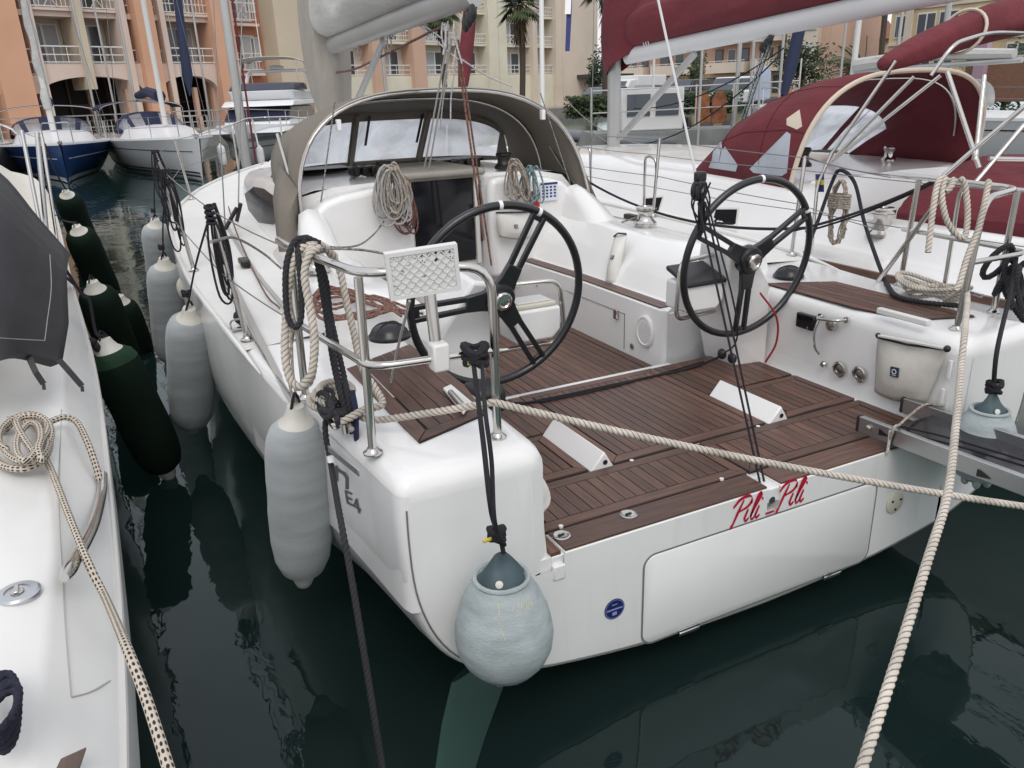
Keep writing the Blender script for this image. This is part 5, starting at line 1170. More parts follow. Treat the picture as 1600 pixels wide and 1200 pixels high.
# --- block C: balconied flats farther right, and ochre block D
def block(root, o, ang):
    c, s = math.cos(ang), math.sin(ang); return Matrix(((c, s, 0, o[0]), (s, -c, 0, o[1]), (0, 0, 1, 0), (0, 0, 0, 1)))
blkC = thing('apartment_building', 'pale terracotta flats with long cream balconies beyond the burgundy mast', 'building')
def hz(px, depth, py=150): p = Pd(px, py, depth); return p
c0, c1 = Pd(962, 150, 92), Pd(1308, 150, 74); angC = math.atan2(c1.y-c0.y, c1.x-c0.x); MC = block(blkC, c0, angC); LC = math.hypot(c1.x-c0.x, c1.y-c0.y)
def cb(name, m, s0, s1, o0, o1, z0, z1, root=None, M=None, par=None):
    mb = MB(); mb.box(s0, s1, o0, o1, z0, z1, M or MC); return part(name, m, par or root or blkC, mb, smooth=0)
cb('main_wall', S_TC, 0, LC, -8, 0, .8, 17); cb('ground_wall', S_YE, 0, LC-1.5, .002, .25, .8, 3.1); cb('corner_wall', S_PB, LC-5.2, LC-2.1, .002, .7, .8, 16)
for lvl in range(5):
    z = 3.2+2.72*lvl
    for s0, s1 in ((.5, 5.0), (6.0, 11.8), (13.0, 17.5), (18.2, LC-5.6)):
        if s1-s0 < 1: continue
        cb('balcony', S_PB, s0, s1, .27, 1.5, z, z+1.0); r_ = MB(); r_.box(s0, s1, 1.40, 1.46, z+1.12, z+1.18, MC)
        for j in range(int(s1-s0)+1): r_.box(s0+j, s0+j+.05, 1.40, 1.45, z+1.0, z+1.12, MC)
        part('railing', WHITEM, blkC, r_, smooth=0)
        n = 3
        for j in range(n):
            a = s0+(s1-s0)*(j+.15)/n; fr_ = cb('window', SHUT if (j+lvl) % 2 else BROWNF, a, a+(s1-s0)/n*.62, .004, .08, z+.3, z+2.3); cb('pane', GLASSF, a+.08, a+(s1-s0)/n*.62-.08, .08, .10, z+.4, z+2.2, par=fr_)
    for j in range(2):
        a = LC-4.9+1.5*j; fr_ = cb('window', SHUT, a, a+1.1, .70, .78, z+.7, z+2.3); cb('shutter', SHUT, a+.06, a+1.04, .78, .80, z+.75, z+2.25, par=fr_)
for j in range(8):
    a = 1.2+2.7*j
    if a < LC-3: fr_ = cb('window', BROWNF, a, a+1.5, .25, .33, 1.2, 2.8); cb('pane', GLASSF, a+.1, a+1.4, .33, .35, 1.3, 2.7, par=fr_)
blkD = thing('apartment_building', 'ochre flats with white windows behind the tall palm', 'building')
d0, d1 = Pd(1378, 150, 70), Pd(1640, 150, 58); angD = math.atan2(d1.y-d0.y, d1.x-d0.x); MD = block(blkD, d0, angD); LD = math.hypot(d1.x-d0.x, d1.y-d0.y)
cb('main_wall', S_YE, 0, LD, -6, 0, .8, 15, root=blkD, M=MD); cb('corner_strip', S_PB, 1.6, 2.2, .002, .3, .8, 15, root=blkD, M=MD)
for lvl in range(4):
    z = 2.2+2.75*lvl
    for j, s in enumerate((.5, 2.6, 4.6, 7.6, 10.6)):
        w_ = 1.0 if j == 0 else 1.7
        fr_ = cb('window', WHITEM, s, s+w_, .004, .09, z+.4, z+2.2, root=blkD, M=MD)
        for q in range(2): cb('pane', GLASSF, s+.1+q*w_/2, s+w_/2-.05+q*w_/2, .09, .11, z+.5, z+2.1, M=MD, par=fr_)
    cb('string_course', S_PB, 0, LD, .002, .14, z-.2, z, root=blkD, M=MD)
hs = thing('low_house', 'low house with brown tiled roof between the flats', 'house')
e0, e1 = Pd(1300, 150, 88), Pd(1392, 150, 88); M_E = block(hs, e0, math.atan2(e1.y-e0.y, e1.x-e0.x)); LE = math.hypot(e1.x-e0.x, e1.y-e0.y)
cb('wall', S_TC, 0, LE, -6, 0, .8, 6.3, root=hs, M=M_E)
q = MB(); q.prism([M_E @ V(p) for p in ((0, .6, 6.2), (0, -6.5, 6.2), (0, -3, 8.2))], (M_E @ V((LE, 0, 0)))-(M_E @ V((0, 0, 0)))); part('roof', ROOFT, hs, q, smooth=0)
cb('skylight', WHITEM, LE*.45, LE*.62, -1.6, -.9, 7.25, 7.45, root=hs, M=M_E)
# brick garden wall with pink pier on the far right
gw = thing('garden_wall', 'brown brick garden wall with a mauve gatepost on the right', 'wall'); g0, g1 = Pd(1500, 160, 50), Pd(1680, 160, 44); MG = block(gw, g0, math.atan2(g1.y-g0.y, g1.x-g0.x)); LG = math.hypot(g1.x-g0.x, g1.y-g0.y)
cb('brickwork', P('brown_brickwork', srgb(150, 112, 92), .9, var=.35, vscale=6, stretch=(1, 1, 5)), 0, LG, -.4, 0, .6, 3.1, root=gw, M=MG); cb('gatepost', P('mauve_render', srgb(176, 150, 165), .9), .8, 1.5, .002, .4, .6, 4.6, root=gw, M=MG); cb('coping', S_PB, 0, LG, -.45, .06, 3.1, 3.2, root=gw, M=MG)
# ------------------------------------------------------------------ palms and trees
TRUNK = P('palm_trunk', (.10, .075, .055), .95, var=.4, vscale=6, stretch=(1, 1, 6), bump=.6, bscale=20); FROND = P('palm_frond', (.075, .095, .035), .7, c2=(.035, .055, .02), vscale=1.2); DRYF = P('dry_palm_skirt', (.17, .125, .07), .9, c2=(.09, .065, .04), vscale=3)
LEAF = P('dark_leaves', (.035, .06, .02), .75, c2=(.015, .03, .01), vscale=1.5); LEAF2 = P('mid_leaves', (.06, .085, .03), .75, c2=(.03, .05, .018), vscale=1.5)
def frond(q, o, az, el, L_, droop, w_, fan=False):
    d = V((math.cos(az), math.sin(az), 0)); pts = []
    for i in range(7):
        t = i/6; pts.append(V(o)+d*(L_*t*math.cos(el))+V((0, 0, L_*t*math.sin(el)-droop*t*t)))
    s = V((-d.y, d.x, 0))
    if fan:
        c = pts[3]
        for j in range(11):
            a = -1.25+2.5*j/10; v = (d*math.cos(a)+s*math.sin(a)); e = c+v*L_*.5+V((0, 0, (pts[6].z-c.z)*math.cos(a)-.12*abs(a))); wv = (s*math.cos(a)-d*math.sin(a))*.035*L_
            q.poly([c, c.lerp(e, .5)+wv, e, c.lerp(e, .5)-wv])
        q.tube(pts[:4], .02, 4, cap=False)
    else:
        for i in range(1, 7):
            for k in range(3):
                t = (i-1+k/3)/6; j = min(5, int(t*6)); c = pts[j].lerp(pts[j+1], t*6-j); l = w_*(1.1-.55*t)
                for sg in (-1, 1): e = c+s*sg*l+d*l*.45-V((0, 0, l*.35)); q.poly([c, c+d*.07, e])
        q.tube(pts, .02, 4, cap=False)
def palm(base, h, label, crown=1.6, fan=True, rt=.17, seed=0, skirt=True):
    rnd = random.Random(seed); p = thing('palm_tree', label, 'palm', tuple(base), 'palms along the far quay')
    k = MB(); k.tube([V((.06*math.sin(z*.9+seed), 0, z)) for z in np.linspace(0, h, 10)], [rt*1.15]+[rt]*8+[rt*1.1], 10); part('trunk', TRUNK, p, k)
    k = MB(); top = V((.06*math.sin(h*.9+seed), 0, h))
    for i in range(46 if fan else 38): frond(k, top+V((0, 0, .1)), rnd.uniform(0, 6.28), rnd.uniform(-.5, 1.25), crown*rnd.uniform(.75, 1.1), crown*rnd.uniform(.25, .6), crown*.3, fan)
    part('crown', FROND, p, k, smooth=0)
    if skirt:
        k = MB()
        for i in range(150):
            a = rnd.uniform(0, 6.28); z = rnd.uniform(-1.7, .1); r0 = rt+.05; r1 = rt+(.55+.2*z*.5)*rnd.uniform(.4, 1); c = top+V((math.cos(a)*r0, math.sin(a)*r0, z)); e = top+V((math.cos(a)*r1, math.sin(a)*r1, z-rnd.uniform(.5, .9))); s = V((-math.sin(a), math.cos(a), 0))*.07
            k.poly([c+s, c-s, e])
        part('dead_fronds', DRYF, p, k, smooth=0)
    return p
def ground_at(px, depth, z=.8): p = Pd(px, 200, depth); return V((p.x, p.y, z))
palm(ground_at(700, 50), 6.2, 'palm trunk behind the boom end of the middle yacht', seed=3)
palm(ground_at(818, 46), 5.9, 'shaggy fan palm standing beside the white flagpole', seed=5)
palm(ground_at(945, 44), 6.6, 'fan palm half hidden by the burgundy sail cover', seed=8)
palm(ground_at(1362, 50), 8.6, 'tallest palm with a grey trunk in front of the ochre flats', seed=12, fan=False, crown=2.4, skirt=False)
palm(ground_at(1340, 44), 1.6, 'low feather palm spreading above the burgundy sprayhood', seed=14, fan=False, crown=3.2, rt=.25, skirt=False)
def leafy(name, label, cat, c, sx, sy, sz, n, m, seed, trunk=None, group=None, sz_leaf=.16, kind=None):
    rnd = random.Random(seed); cl = [V((rnd.gauss(0, .45)*sx, rnd.gauss(0, .45)*sy, rnd.gauss(0, .42)*sz)) for _ in range(12)]; k = MB()
    for i in range(n):
        b = rnd.choice(cl); p = b+V((rnd.gauss(0, .25)*sx, rnd.gauss(0, .25)*sy, rnd.gauss(0, .25)*sz)); u = V((rnd.gauss(0, 1), rnd.gauss(0, 1), rnd.gauss(0, 1))).normalized(); v = u.orthogonal().normalized(); l = sz_leaf*rnd.uniform(.6, 1.3)
        k.poly([p-u*l, p+v*l*.5, p+u*l, p-v*l*.5])
    t = thing(name, label, cat, tuple(c), group); part('crown', m, t, k, smooth=0)
    if trunk: q = MB(); q.tube([V((0, 0, -trunk)), V((.1, 0, 0)), V((0, 0, sz*.3))], [.18, .13, .05], 8); part('trunk', TRUNK, t, q)
    return t
leafy('round_tree', 'dark round tree between the flats and the burgundy sprayhood', 'tree', ground_at(1245, 60, 3.2), 2.2, 2.0, 1.7, 2600, LEAF, 21, 2.4)
leafy('broad_tree', 'dense green tree above the brick garden wall at right', 'tree', Pd(1575, 118, 52), 3.2, 2.5, 2.2, 4200, LEAF2, 22, 4)
leafy('slender_cypress', 'narrow dark cypress beside the entrance canopy', 'tree', ground_at(930, 62, 3.0), .9, .9, 2.6, 1500, LEAF, 23, 2.2)
leafy('street_tree', 'small tree behind the terracotta balconies', 'tree', ground_at(1075, 70, 3.0), 1.0, 1.0, 2.0, 1200, LEAF2, 24, 2.2)
hd = MB(); rnd = random.Random(4); h0, h1 = Pd(888, 190, 40), Pd(1150, 186, 40)
for i in range(5200):
    t = rnd.random(); p = V((h0.x+(h1.x-h0.x)*t, h0.y+(h1.y-h0.y)*t+rnd.uniform(-.5, .5), .8+rnd.random()*1.05)); u = V((rnd.gauss(0, 1), rnd.gauss(0, 1), rnd.gauss(0, 1))).normalized(); v = u.orthogonal().normalized(); l = .13
    hd.poly([p-u*l, p+v*l*.5, p+u*l, p-v*l*.5])
hg = simple('clipped_hedge', 'clipped green hedge along the far quay behind the dinghies', 'hedge', LEAF2, hd, smooth=0)
# ------------------------------------------------------------------ boats across the basin
HULLBLUE = P('royal_blue_hull', (.018, .055, .19), .22, coat=.4, var=.15, vscale=.6); HULLW = P('white_hull_far', (.74, .75, .76), .3); NAVYG = P('navy_glazing', (.02, .024, .05), .12); HULLG = P('grey_hypalon', (.16, .18, .20), .6, var=.1); STRIPE = P('black_boot_stripe', (.015, .016, .02), .4)
def band(L, hb, sh, z0, z1, name, m, root, loc, yaw, off=.012, n=24, t0=0, t1=1, src=None):
    """painted stripe following the hull side, a few mm proud"""
    bv = BVHTree.FromPolygons([tuple(p) for p in src.v], [tuple(f) for f in src.f])
    q = MB()
    for sg in (-1, 1):
        rs = []
        for i in range(n+1):
            y = L*(t0+(t1-t0)*i/n)*.985; r_ = []
            for z in (z0, z1):
                p, nn, ii, dd = bv.ray_cast(V((sg*20, y, z)), V((-sg, 0, 0)))
                r_.append(p+V((sg*off, 0, 0)) if p is not None and abs(p.x) < 5 else V((sg*.02, y, z)))
            rs.append(r_)
        q.rings(rs, False)
    part(name, m, root, xf(q, loc, yaw), smooth=0)
def far_yacht(name, label, stem, yaw, L, B, fb, hullm, stripe, mast_back=4.2, hoodm=NAVY, mast_r=.09, wrapped=False, bimini=False):
    root = thing(name, label, 'sailing yacht', (0, 0, 0)); bow = V((-math.sin(yaw), math.cos(yaw), 0)); loc = V((stem.x, stem.y, 0))-bow*(L*1.0)
    q, hb, sh = hull_mesh(L, B, fb, fb*1.2); raw = MB(); raw.v = [p.copy() for p in q.v]; raw.f = list(q.f)
    part('hull', hullm, root, xf(q, loc, yaw), smooth=50)
    for z0, z1, m, n_ in stripe: band(L, hb, sh, z0, z1, n_, m, root, loc, yaw, src=raw)
    d = MB(); rs = []
    for i in range(25):
        t = i/24*.995; b = hb(t); z = sh(t); cab = max(0, min(1, (t-.30)/.06))*max(0, min(1, (.80-t)/.25)); h_ = .32*cab
        pr = [(b, z-.02), (b, z+.05), (b*.97, z+.05), (b*.93, z+.0), (b*.70, z+.05), (b*.62, z+.05+h_*.8), (b*.50, z+.06+h_), (0, z+.10+h_*1.1)]
        rs.append([V((-x, L*t, zz)) for x, zz in pr]+[V((x, L*t, zz)) for x, zz in reversed(pr[:-1])])
    d.rings(rs, False); part('deck', HULLW, root, xf(d, loc, yaw), smooth=45)
    W_ = lambda x, y, z: V((x*math.cos(yaw)-y*math.sin(yaw)+loc.x, x*math.sin(yaw)+y*math.cos(yaw)+loc.y, z))
    # sprayhood with windows
    ys_, z0 = L*.36, fb+.32
    rings_ = []
    for yy, hw, zt in ((L*.30, B*.36, z0+.62), (L*.36, B*.35, z0+.58), (L*.42, B*.30, z0+.06)):
        rings_.append([W_(-hw*math.copysign(abs(math.cos(math.pi*k/16))**.8, math.cos(math.pi*k/16)), yy, z0-.1+(zt-z0+.1)*math.sin(math.pi*k/16)**.7) for k in range(17)])
    k = MB(); k.rings(rings_[:2], False); hd_ = part('sprayhood', hoodm, root, k, solid=.01, smooth=60)
    grp = [(0, 1, 0), (1, 4, 1), (4, 5, 0), (5, 7, 1), (7, 9, 0), (9, 11, 1), (11, 12, 0), (12, 15, 1), (15, 16, 0)]
    for g0_, g1_, win in grp:
        k = MB()
        for j in range(g0_, g1_): k.quad(rings_[1][j], rings_[1][j+1], rings_[2][j+1], rings_[2][j])
        part('hood_window' if win else 'hood_front', VINYL if win else hoodm, hd_, k, smooth=60)
    if bimini:
        k = MB(); k.rings([[W_(-B*.45*math.cos(math.pi*j/12), yy, fb+1.05+.28*math.sin(math.pi*j/12)) for j in range(13)] for yy in (L*.05, L*.24)], False); part('bimini', hoodm, root, k, solid=.02)
        k = MB()
        for yy in (L*.05, L*.24): k.tube([W_(-B*.45, yy, fb+.2)]+[W_(-B*.45*math.cos(math.pi*j/12), yy, fb+1.03+.28*math.sin(math.pi*j/12)) for j in range(13)]+[W_(B*.45, yy, fb+.2)], .015, 6)
        part('bimini_frame', STEEL, root, k)['kind'] = 'stuff'
    mb_ = W_(0, L-mast_back, fb+.5)
    k = MB(); k.tube([mb_, mb_+V((0, 0, 16))], mast_r, 10); mst_ = part('mast', P('pale_spar_'+name+str(int(stem.x*10)), (.62, .62, .60), .4), root, k)
    if wrapped:
        k = MB(); rnd_ = random.Random(3); pp = [mb_+V((.03*math.sin(z*5), .03*math.cos(z*4), z)) for z in np.linspace(.7, 15, 40)]; k.tube(pp, [.13+.02*math.sin(i*2.1) for i in range(40)], 10); part('furled_mainsail', GREYC, mst_, k)
    k = MB(); k.tube([mb_+V((0, 0, .75)), W_(0, L*.18, fb+1.35)], .07, 8); part('boom', ALUG, root, k)
    k = MB(); k.tube([W_(0, L-mast_back-.1, fb+1.42), W_(0, L*.4, fb+1.6), W_(0, L*.2, fb+1.5)], [.20, .17, .12], 8); part('sail_cover', hoodm, root, k)
    k = MB(); rl = [W_(-hb(.93)*.9, L*.93, sh(.93)+.02), W_(-hb(.93)*.9, L*.93, sh(.93)+.65), W_(0, L*1.0, sh(1)+.62), W_(hb(.93)*.9, L*.93, sh(.93)+.65), W_(hb(.93)*.9, L*.93, sh(.93)+.02)]; k.tube(fillet(rl, .2), .016, 6); part('pulpit', STEEL, root, k)
    for sg in (-1, 1):
        tops_ = [rl[1 if sg < 0 else 3]]
        for t in (.8, .66, .5, .34, .18):
            b = W_(sg*hb(t)*.95, L*t, sh(t)+.04); k = MB(); k.tube([b, b+V((0, 0, .62))], .013, 5); part('stanchion', STEEL, root, k); tops_.append(b+V((0, 0, .62)))
        k = MB()
        for a, b in zip(tops_, tops_[1:]): k.tube([a, b], .006, 4); k.tube([a-V((0, 0, .3)), b-V((0, 0, .3))], .006, 4)
        w_ = part('guard_wires', WIRE, root, k); w_['kind'] = 'stuff'
        k = MB(); k.tube([W_(sg*B*.46, L-mast_back-.3, fb+.1), mb_+V((0, 0, 15))], .008, 4); part('shroud', WIRE, root, k)
    k = MB(); k.tube([W_(0, L*.985, sh(1)+.1), mb_+V((0, 0, 15.5))], .012, 5); part('forestay', WIRE, root, k)
    k = MB(); k.box(-.06, .06, L*.97, L*1.01, sh(1)+.02, sh(1)+.10); part('bow_roller', STEEL, root, xf(k, loc, yaw), smooth=0)
    return W_, hb, sh
blue_W = far_yacht('blue_yacht', 'royal blue sailing yacht with white waterline stripe, bow on, at far left', Pz(108, 288, 0), math.radians(184), 10.5, 3.8, .95, HULLBLUE, [(.03, .17, HULLW, 'waterline_stripe'), (.72, .75, P('silver_stripe', (.55, .6, .66), .3), 'cove_stripe')], mast_back=4.4, mast_r=.10, wrapped=True, bimini=True)
whi_W = far_yacht('white_yacht', 'white sailing yacht with double black waterline stripes and navy sprayhood', Pz(318, 281, 0), math.radians(187), 10.8, 3.2, 1.0, HULLW, [(.05, .11, STRIPE, 'boot_stripe'), (.16, .21, STRIPE, 'boot_stripe'), (.80, .825, STRIPE, 'cove_stripe')], mast_back=4.3, mast_r=.085, bimini=True)
# navy furled genoa beside the white yacht's mast
k = MB(); a, b = Pd(297, 150, 30.5), Pd(262, -120, 30.5); k.tube([a, a.lerp(b, .12), a.lerp(b, .3), b], [.03, .20, .17, .12], 10); simple('furled_headsail', 'navy furled headsail hanging beside the mast of the white yacht', 'sail', NAVY, k)
# slim grey mast with a red line behind the bow
mp = thing('slim_mast', 'slim grey mast with a red line rising behind the bow of the middle yacht', 'mast', (0, 0, 0))
b = Pd(388, 268, 13.5); k = MB(); k.tube([b, b+V((.02, .0, 9))], .075, 10); part('spar', ALUG, mp, k)
k = MB(); k.tube([b+V((.14, -.05, 0)), b+V((.12, 0, 9))], .017, 6); part('red_halyard', MAROON, mp, k)
k = MB(); k.tube([V((b.x, b.y, -.3)), b], .06, 8); k.box(b.x-.25, b.x+.25, b.y-.6, b.y+.4, -.2, .32); part('float', HULLW, mp, k, bevel=.05)
# motor yacht with flybridge
my = thing('motor_yacht', 'white motor yacht with flybridge, radar dome and dark windows behind the sprayhood', 'motor yacht', (0, 0, 0)); my.scale = (1, 1, .76)
st_, yw, ML, MBm = Pz(368, 262, 0), math.radians(160), 11.5, 4.0; bow = V((-math.sin(yw), math.cos(yw), 0)); ml = V((st_.x+.2, st_.y, 0))-bow*ML
q, hb_, sh_ = hull_mesh(ML, MBm, 1.45, 1.9); raw = MB(); raw.v = [p.copy() for p in q.v]; raw.f = list(q.f); part('hull', HULLW, my, xf(q, ml, yw), smooth=50)
band(ML, hb_, sh_, .75, .80, 'cove_stripe', STRIPE, my, ml, yw, src=raw); band(ML, hb_, sh_, 1.05, 1.25, 'rub_rail', P('grey_rub', (.3, .3, .31), .5), my, ml, yw, src=raw)
def mbx(name, m, rows, par=my):
    q = MB(); rs = [[V((-w_, y0, z)), V((w_, y0, z)), V((w_*.8, y1, z)), V((-w_*.8, y1, z))] for w_, y0, y1, z in rows]; q.rings(rs, True, True); return part(name, m, par, xf(q, ml, yw), bevel=.06, smooth=30)
mbx('deck', HULLW, [(1.9, .2, 11.0, 1.45), (1.75, .2, 10.0, 1.62)]); mbx('saloon', HULLW, [(1.6, 2.2, 7.8, 1.6), (1.5, 2.2, 7.0, 2.3)]); mbx('saloon_glazing', NAVYG, [(1.58, 2.4, 7.6, 1.9), (1.53, 2.4, 6.6, 2.55)]); mbx('roof', HULLW, [(1.75, 1.0, 7.2, 2.57), (1.7, .9, 6.6, 2.85)]); mbx('flybridge', HULLW, [(1.6, 1.2, 5.6, 2.86), (1.65, 1.2, 6.0, 3.35)]); mbx('flybridge_screen', NAVYG, [(1.62, 3.8, 5.9, 3.36), (1.5, 3.8, 5.4, 3.75)])
k = MB()
for sg in (-1, 1): k.tube([V((sg*1.5, 1.6, 3.3)), V((sg*1.35, 1.2, 4.3)), V((sg*1.2, 1.3, 4.5))], .09, 8)
k.tube([V((-1.2, 1.3, 4.5)), V((1.2, 1.3, 4.5))], .09, 8); part('radar_arch', HULLW, my, xf(k, ml, yw))
k = MB(); k.lathe([(.30, 0), (.33, .06), (.30, .16), (.1, .22)], 18, V((0, 1.3, 4.6))); part('radar_dome', HULLW, my, xf(k, ml, yw))
k = MB(); k.rings([[V((-1.3*math.cos(math.pi*j/10), yy, 4.95+.22*math.sin(math.pi*j/10))) for j in range(11)] for yy in (1.0, 3.6)], False); part('bimini', P('cream_bimini', (.62, .58, .52), .8), my, xf(k, ml, yw), solid=.04)
for x, y in ((-1.2, 3.5), (1.2, 3.5), (-1.2, 1.1), (1.2, 1.1)):
    k = MB(); k.tube([V((x, y, 3.3)), V((x, y, 5.0))], .025, 6); part('bimini_pole', STEEL, my, xf(k, ml, yw))
for sg in (-1, 1):
    k = MB(); pts = [V((sg*hb_(t)*.95, ML*t, sh_(t)+.65)) for t in (.55, .65, .75, .85, .95)]+[V((0, ML*1.0, sh_(1)+.65))]; k.tube(pts, .02, 6); rl_ = part('bow_rail', STEEL, my, xf(k, ml, yw))
    for t in (.55, .65, .75, .85, .95): k = MB(); k.tube([V((sg*hb_(t)*.95, ML*t, sh_(t))), V((sg*hb_(t)*.95, ML*t, sh_(t)+.65))], .016, 5); part('rail_post', STEEL, rl_, xf(k, ml, yw))
k = MB(); k.tube([V((.6, 1.3, 4.5)), V((.65, 1.4, 9))], .02, 5); part('whip_aerial', HULLW, my, xf(k, ml, yw))
# small grey tender at the very left, grey dinghies and work pontoon to the right
def dinghy(name, label, c, yaw, L_, hullm, motor=True, group=None):
    r_ = thing(name, label, 'dinghy', (0, 0, 0), group); k = MB()
    pth = [V((-.62, -L_/2, .34)), V((-.64, L_*.15, .36)), V((-.45, L_*.36, .42)), V((0, L_/2, .50)), V((.45, L_*.36, .42)), V((.64, L_*.15, .36)), V((.62, -L_/2, .34))]
    k.tube(smooth_path(pth, 6), .21, 12); part('tube', hullm, r_, xf(k, c, yaw)); k = MB(); k.box(-.5, .5, -L_/2+.2, L_*.3, .10, .22); part('floor', GREYPL, r_, xf(k, c, yaw), bevel=.02)
    k = MB(); k.box(-.45, .45, -L_/2+.1, -L_/2+.16, .12, .62); part('transom', GREYPL, r_, xf(k, c, yaw))
    if motor:
        k = MB(); k.box(-.17, .17, -L_/2-.28, -L_/2+.12, .72, 1.12); ob = part('outboard', BLACK, r_, xf(k, c, yaw), bevel=.07); k = MB(); k.box(-.06, .06, -L_/2-.14, -L_/2+.02, -.2, .72); part('outboard_leg', BLACK, ob, xf(k, c, yaw), bevel=.03)
    return r_
dinghy('inflatable_dinghy', 'grey inflatable dinghy moored beside the burgundy mast foot', Pz(945, 228, .05), math.radians(70), 3.4, HULLG, False)
dinghy('inflatable_dinghy', 'grey inflatable with a black outboard in front of the small wheelhouse', Pz(1012, 238, .05), math.radians(100), 3.2, HULLG)
tn = thing('grey_launch', 'small grey launch with white canopy at the far left edge', 'boat', (0, 0, 0)); c = Pz(8, 282, 0)
q, a_, b_ = hull_mesh(6.0, 2.3, .85, 1.1); part('hull', P('grey_paint', (.20, .22, .24), .5), tn, xf(q, V((c.x-.6, c.y+5.2, 0)), math.radians(184)), smooth=50)
k = MB(); k.rings([[V((-.9*math.cos(math.pi*j/10), yy, 1.0+.75*math.sin(math.pi*j/10)**.6)) for j in range(11)] for yy in (1.2, 3.9)], False); part('canopy', HULLW, tn, xf(k, V((c.x-.6, c.y+5.2, 0)), math.radians(184)), solid=.02)
# work boat with small wheelhouse and hanging washing
wb = thing('work_boat', 'low work boat with grey wheelhouse, steel rails and orange oilskins hung to dry', 'boat', (0, 0, 0)); W0 = Pz(1060, 240, .0); yw = math.radians(25.66-90+8)
def wx(q): return xf(q, W0, math.radians(-20))
k = MB(); k.prism([(-3.2, 0, 0), (-2.9, 0, .75), (4.4, 0, .75), (5.2, 0, 1.0), (4.6, 0, 0)], (0, 2.2, 0)); part('hull', P('weathered_hull_paint', (.24, .25, .24), .7, var=.3, vscale=1.5), wb, wx(k), smooth=0)
k = MB(); k.box(-1.9, .3, .5, 1.8, .75, 2.15); wh = part('wheelhouse', GREYPL, wb, wx(k), bevel=.06)
for x0, x1 in ((-1.7, -.9), (-.7, .1)): k = MB(); k.box(x0, x1, .46, .49, 1.25, 1.95); part('window', GLASSF, wh, wx(k), smooth=0)
for x, m, n_ in ((.9, P('orange_oilskin', (.36, .13, .05), .8, var=.5, vscale=6), 'oilskin'), (1.5, P('orange_oilskin2', (.30, .11, .05), .8, var=.5, vscale=6), 'oilskin'), (3.0, P('pale_blue_shirt', (.42, .48, .60), .9), 'shirt'), (3.9, P('ochre_oilskin', (.45, .2, .05), .7), 'oilskin')):
    k = MB(); z0, z1 = (.9, 1.95) if n_ == 'oilskin' else (1.6, 2.7); k.prism([(x-.28, .35, z0), (x+.28, .35, z0+.05), (x+.24, .35, z1-.2), (x+.1, .35, z1), (x-.1, .35, z1), (x-.26, .35, z1-.22)], (0, .07, 0)); part(n_, m, wb, wx(k), bevel=.02)
for x in (-3, -2.2, .6, 1.9, 2.6, 4.2): k = MB(); k.tube([V((x, .2, .7)), V((x, .2, 2.9 if x > 2 else 2.2))], .03, 6); part('rail_post', STEEL, wb, wx(k))
for z in (1.4, 2.1): k = MB(); k.tube([V((-3, .2, z)), V((4.2, .2, z+.1))], .022, 6); part('rail', STEEL, wb, wx(k))
k = MB(); k.tube([V((2.3, 1, .8)), V((2.4, 1, 9))], .08, 8); part('mast', ALUG, wb, wx(k))
# white yachts farther right behind the burgundy yacht
for i, (px, dp, lab) in enumerate(((1500, 16.5, 'white yacht hull beyond the burgundy sprayhood on the right'),)):
    s = Pd(1475, 205, 19); far_yacht('white_yacht', lab, V((s.x+2.2, s.y+9.0, 0)), math.radians(2), 11, 3.6, 1.15, HULLW, [(.9, .93, STRIPE, 'cove_stripe')], mast_back=4.0, hoodm=GREYC)
# free-standing masts and rigging of boats hidden behind
def pole(name, label, p0, p1, r_, m=ALUG, cat='mast', group=None):
    k = MB(); k.tube([p0, p1], r_, 8); return simple(name, label, cat, m, k, group)
pole('flagpole', 'white flagpole standing just right of the shaggy palm', Pd(848, 190, 30), Pd(846, -60, 30)+V((0, 0, 3)), .09, WHITEM, 'flagpole')
mlist = [(1462, 150, 1500, 0, 28, .10, 'mauve grey mast rising behind the crest of the burgundy sprayhood'), (1213, 200, 1206, 0, 30, .05, 'thin pale mast left of the parked white car'), (602, 140, 588, -60, 40, .07, 'thin mast in front of the cream flats left of the boom'), (160, 230, 120, -40, 34, .05, 'thin mast between the blue and white yachts, nearer the blue one'), (188, 215, 178, -40, 38, .045, 'thin mast between the blue and white yachts, nearer the white one'), (222, 215, 196, -40, 33, .05, 'thin mast over the stern of the white yacht'), (331, 205, 300, -30, 37, .05, 'thin mast in front of the orange pier'), (1392, 160, 1404, 0, 26, .05, 'thin pale mast beside the navy furled sail')]
mlist += [(1168, 210, 1164, 60, 20, .035, 'slender grey mast behind the burgundy vang, inner of the pair'), (1182, 210, 1180, 60, 21, .03, 'slender grey mast behind the burgundy vang, outer of the pair'), (1090, 230, 1072, 0, 19, .03, 'thin white mast rising through the burgundy boom'), (1310, 150, 1312, 0, 30, .045, 'thin mast in front of the corner of the terracotta flats')]
for x0, y0, x1, y1, dp, r_, lab in mlist:
    b = Pd(x0, y0, dp); pole('distant_mast', lab, V((b.x, b.y, .4)), V((b.x, b.y, 15)), r_, ALUG)
k = MB(); a, b = Pd(1225, 150, 24), Pd(1262, -10, 24); k.tube([a, a.lerp(b, .3), b], [.10, .19, .17], 10); simple('furled_headsail', 'navy furled headsail slanting above the burgundy sprayhood', 'sail', NAVY, k)
k = MB(); a, b = Pd(722, 150, 17), Pd(738, -20, 17); k.tube([a, a.lerp(b, .3), b], [.09, .16, .15], 10); simple('furled_headsail', 'burgundy furled headsail hanging behind the top of the taupe sprayhood', 'sail', MAROON, k)
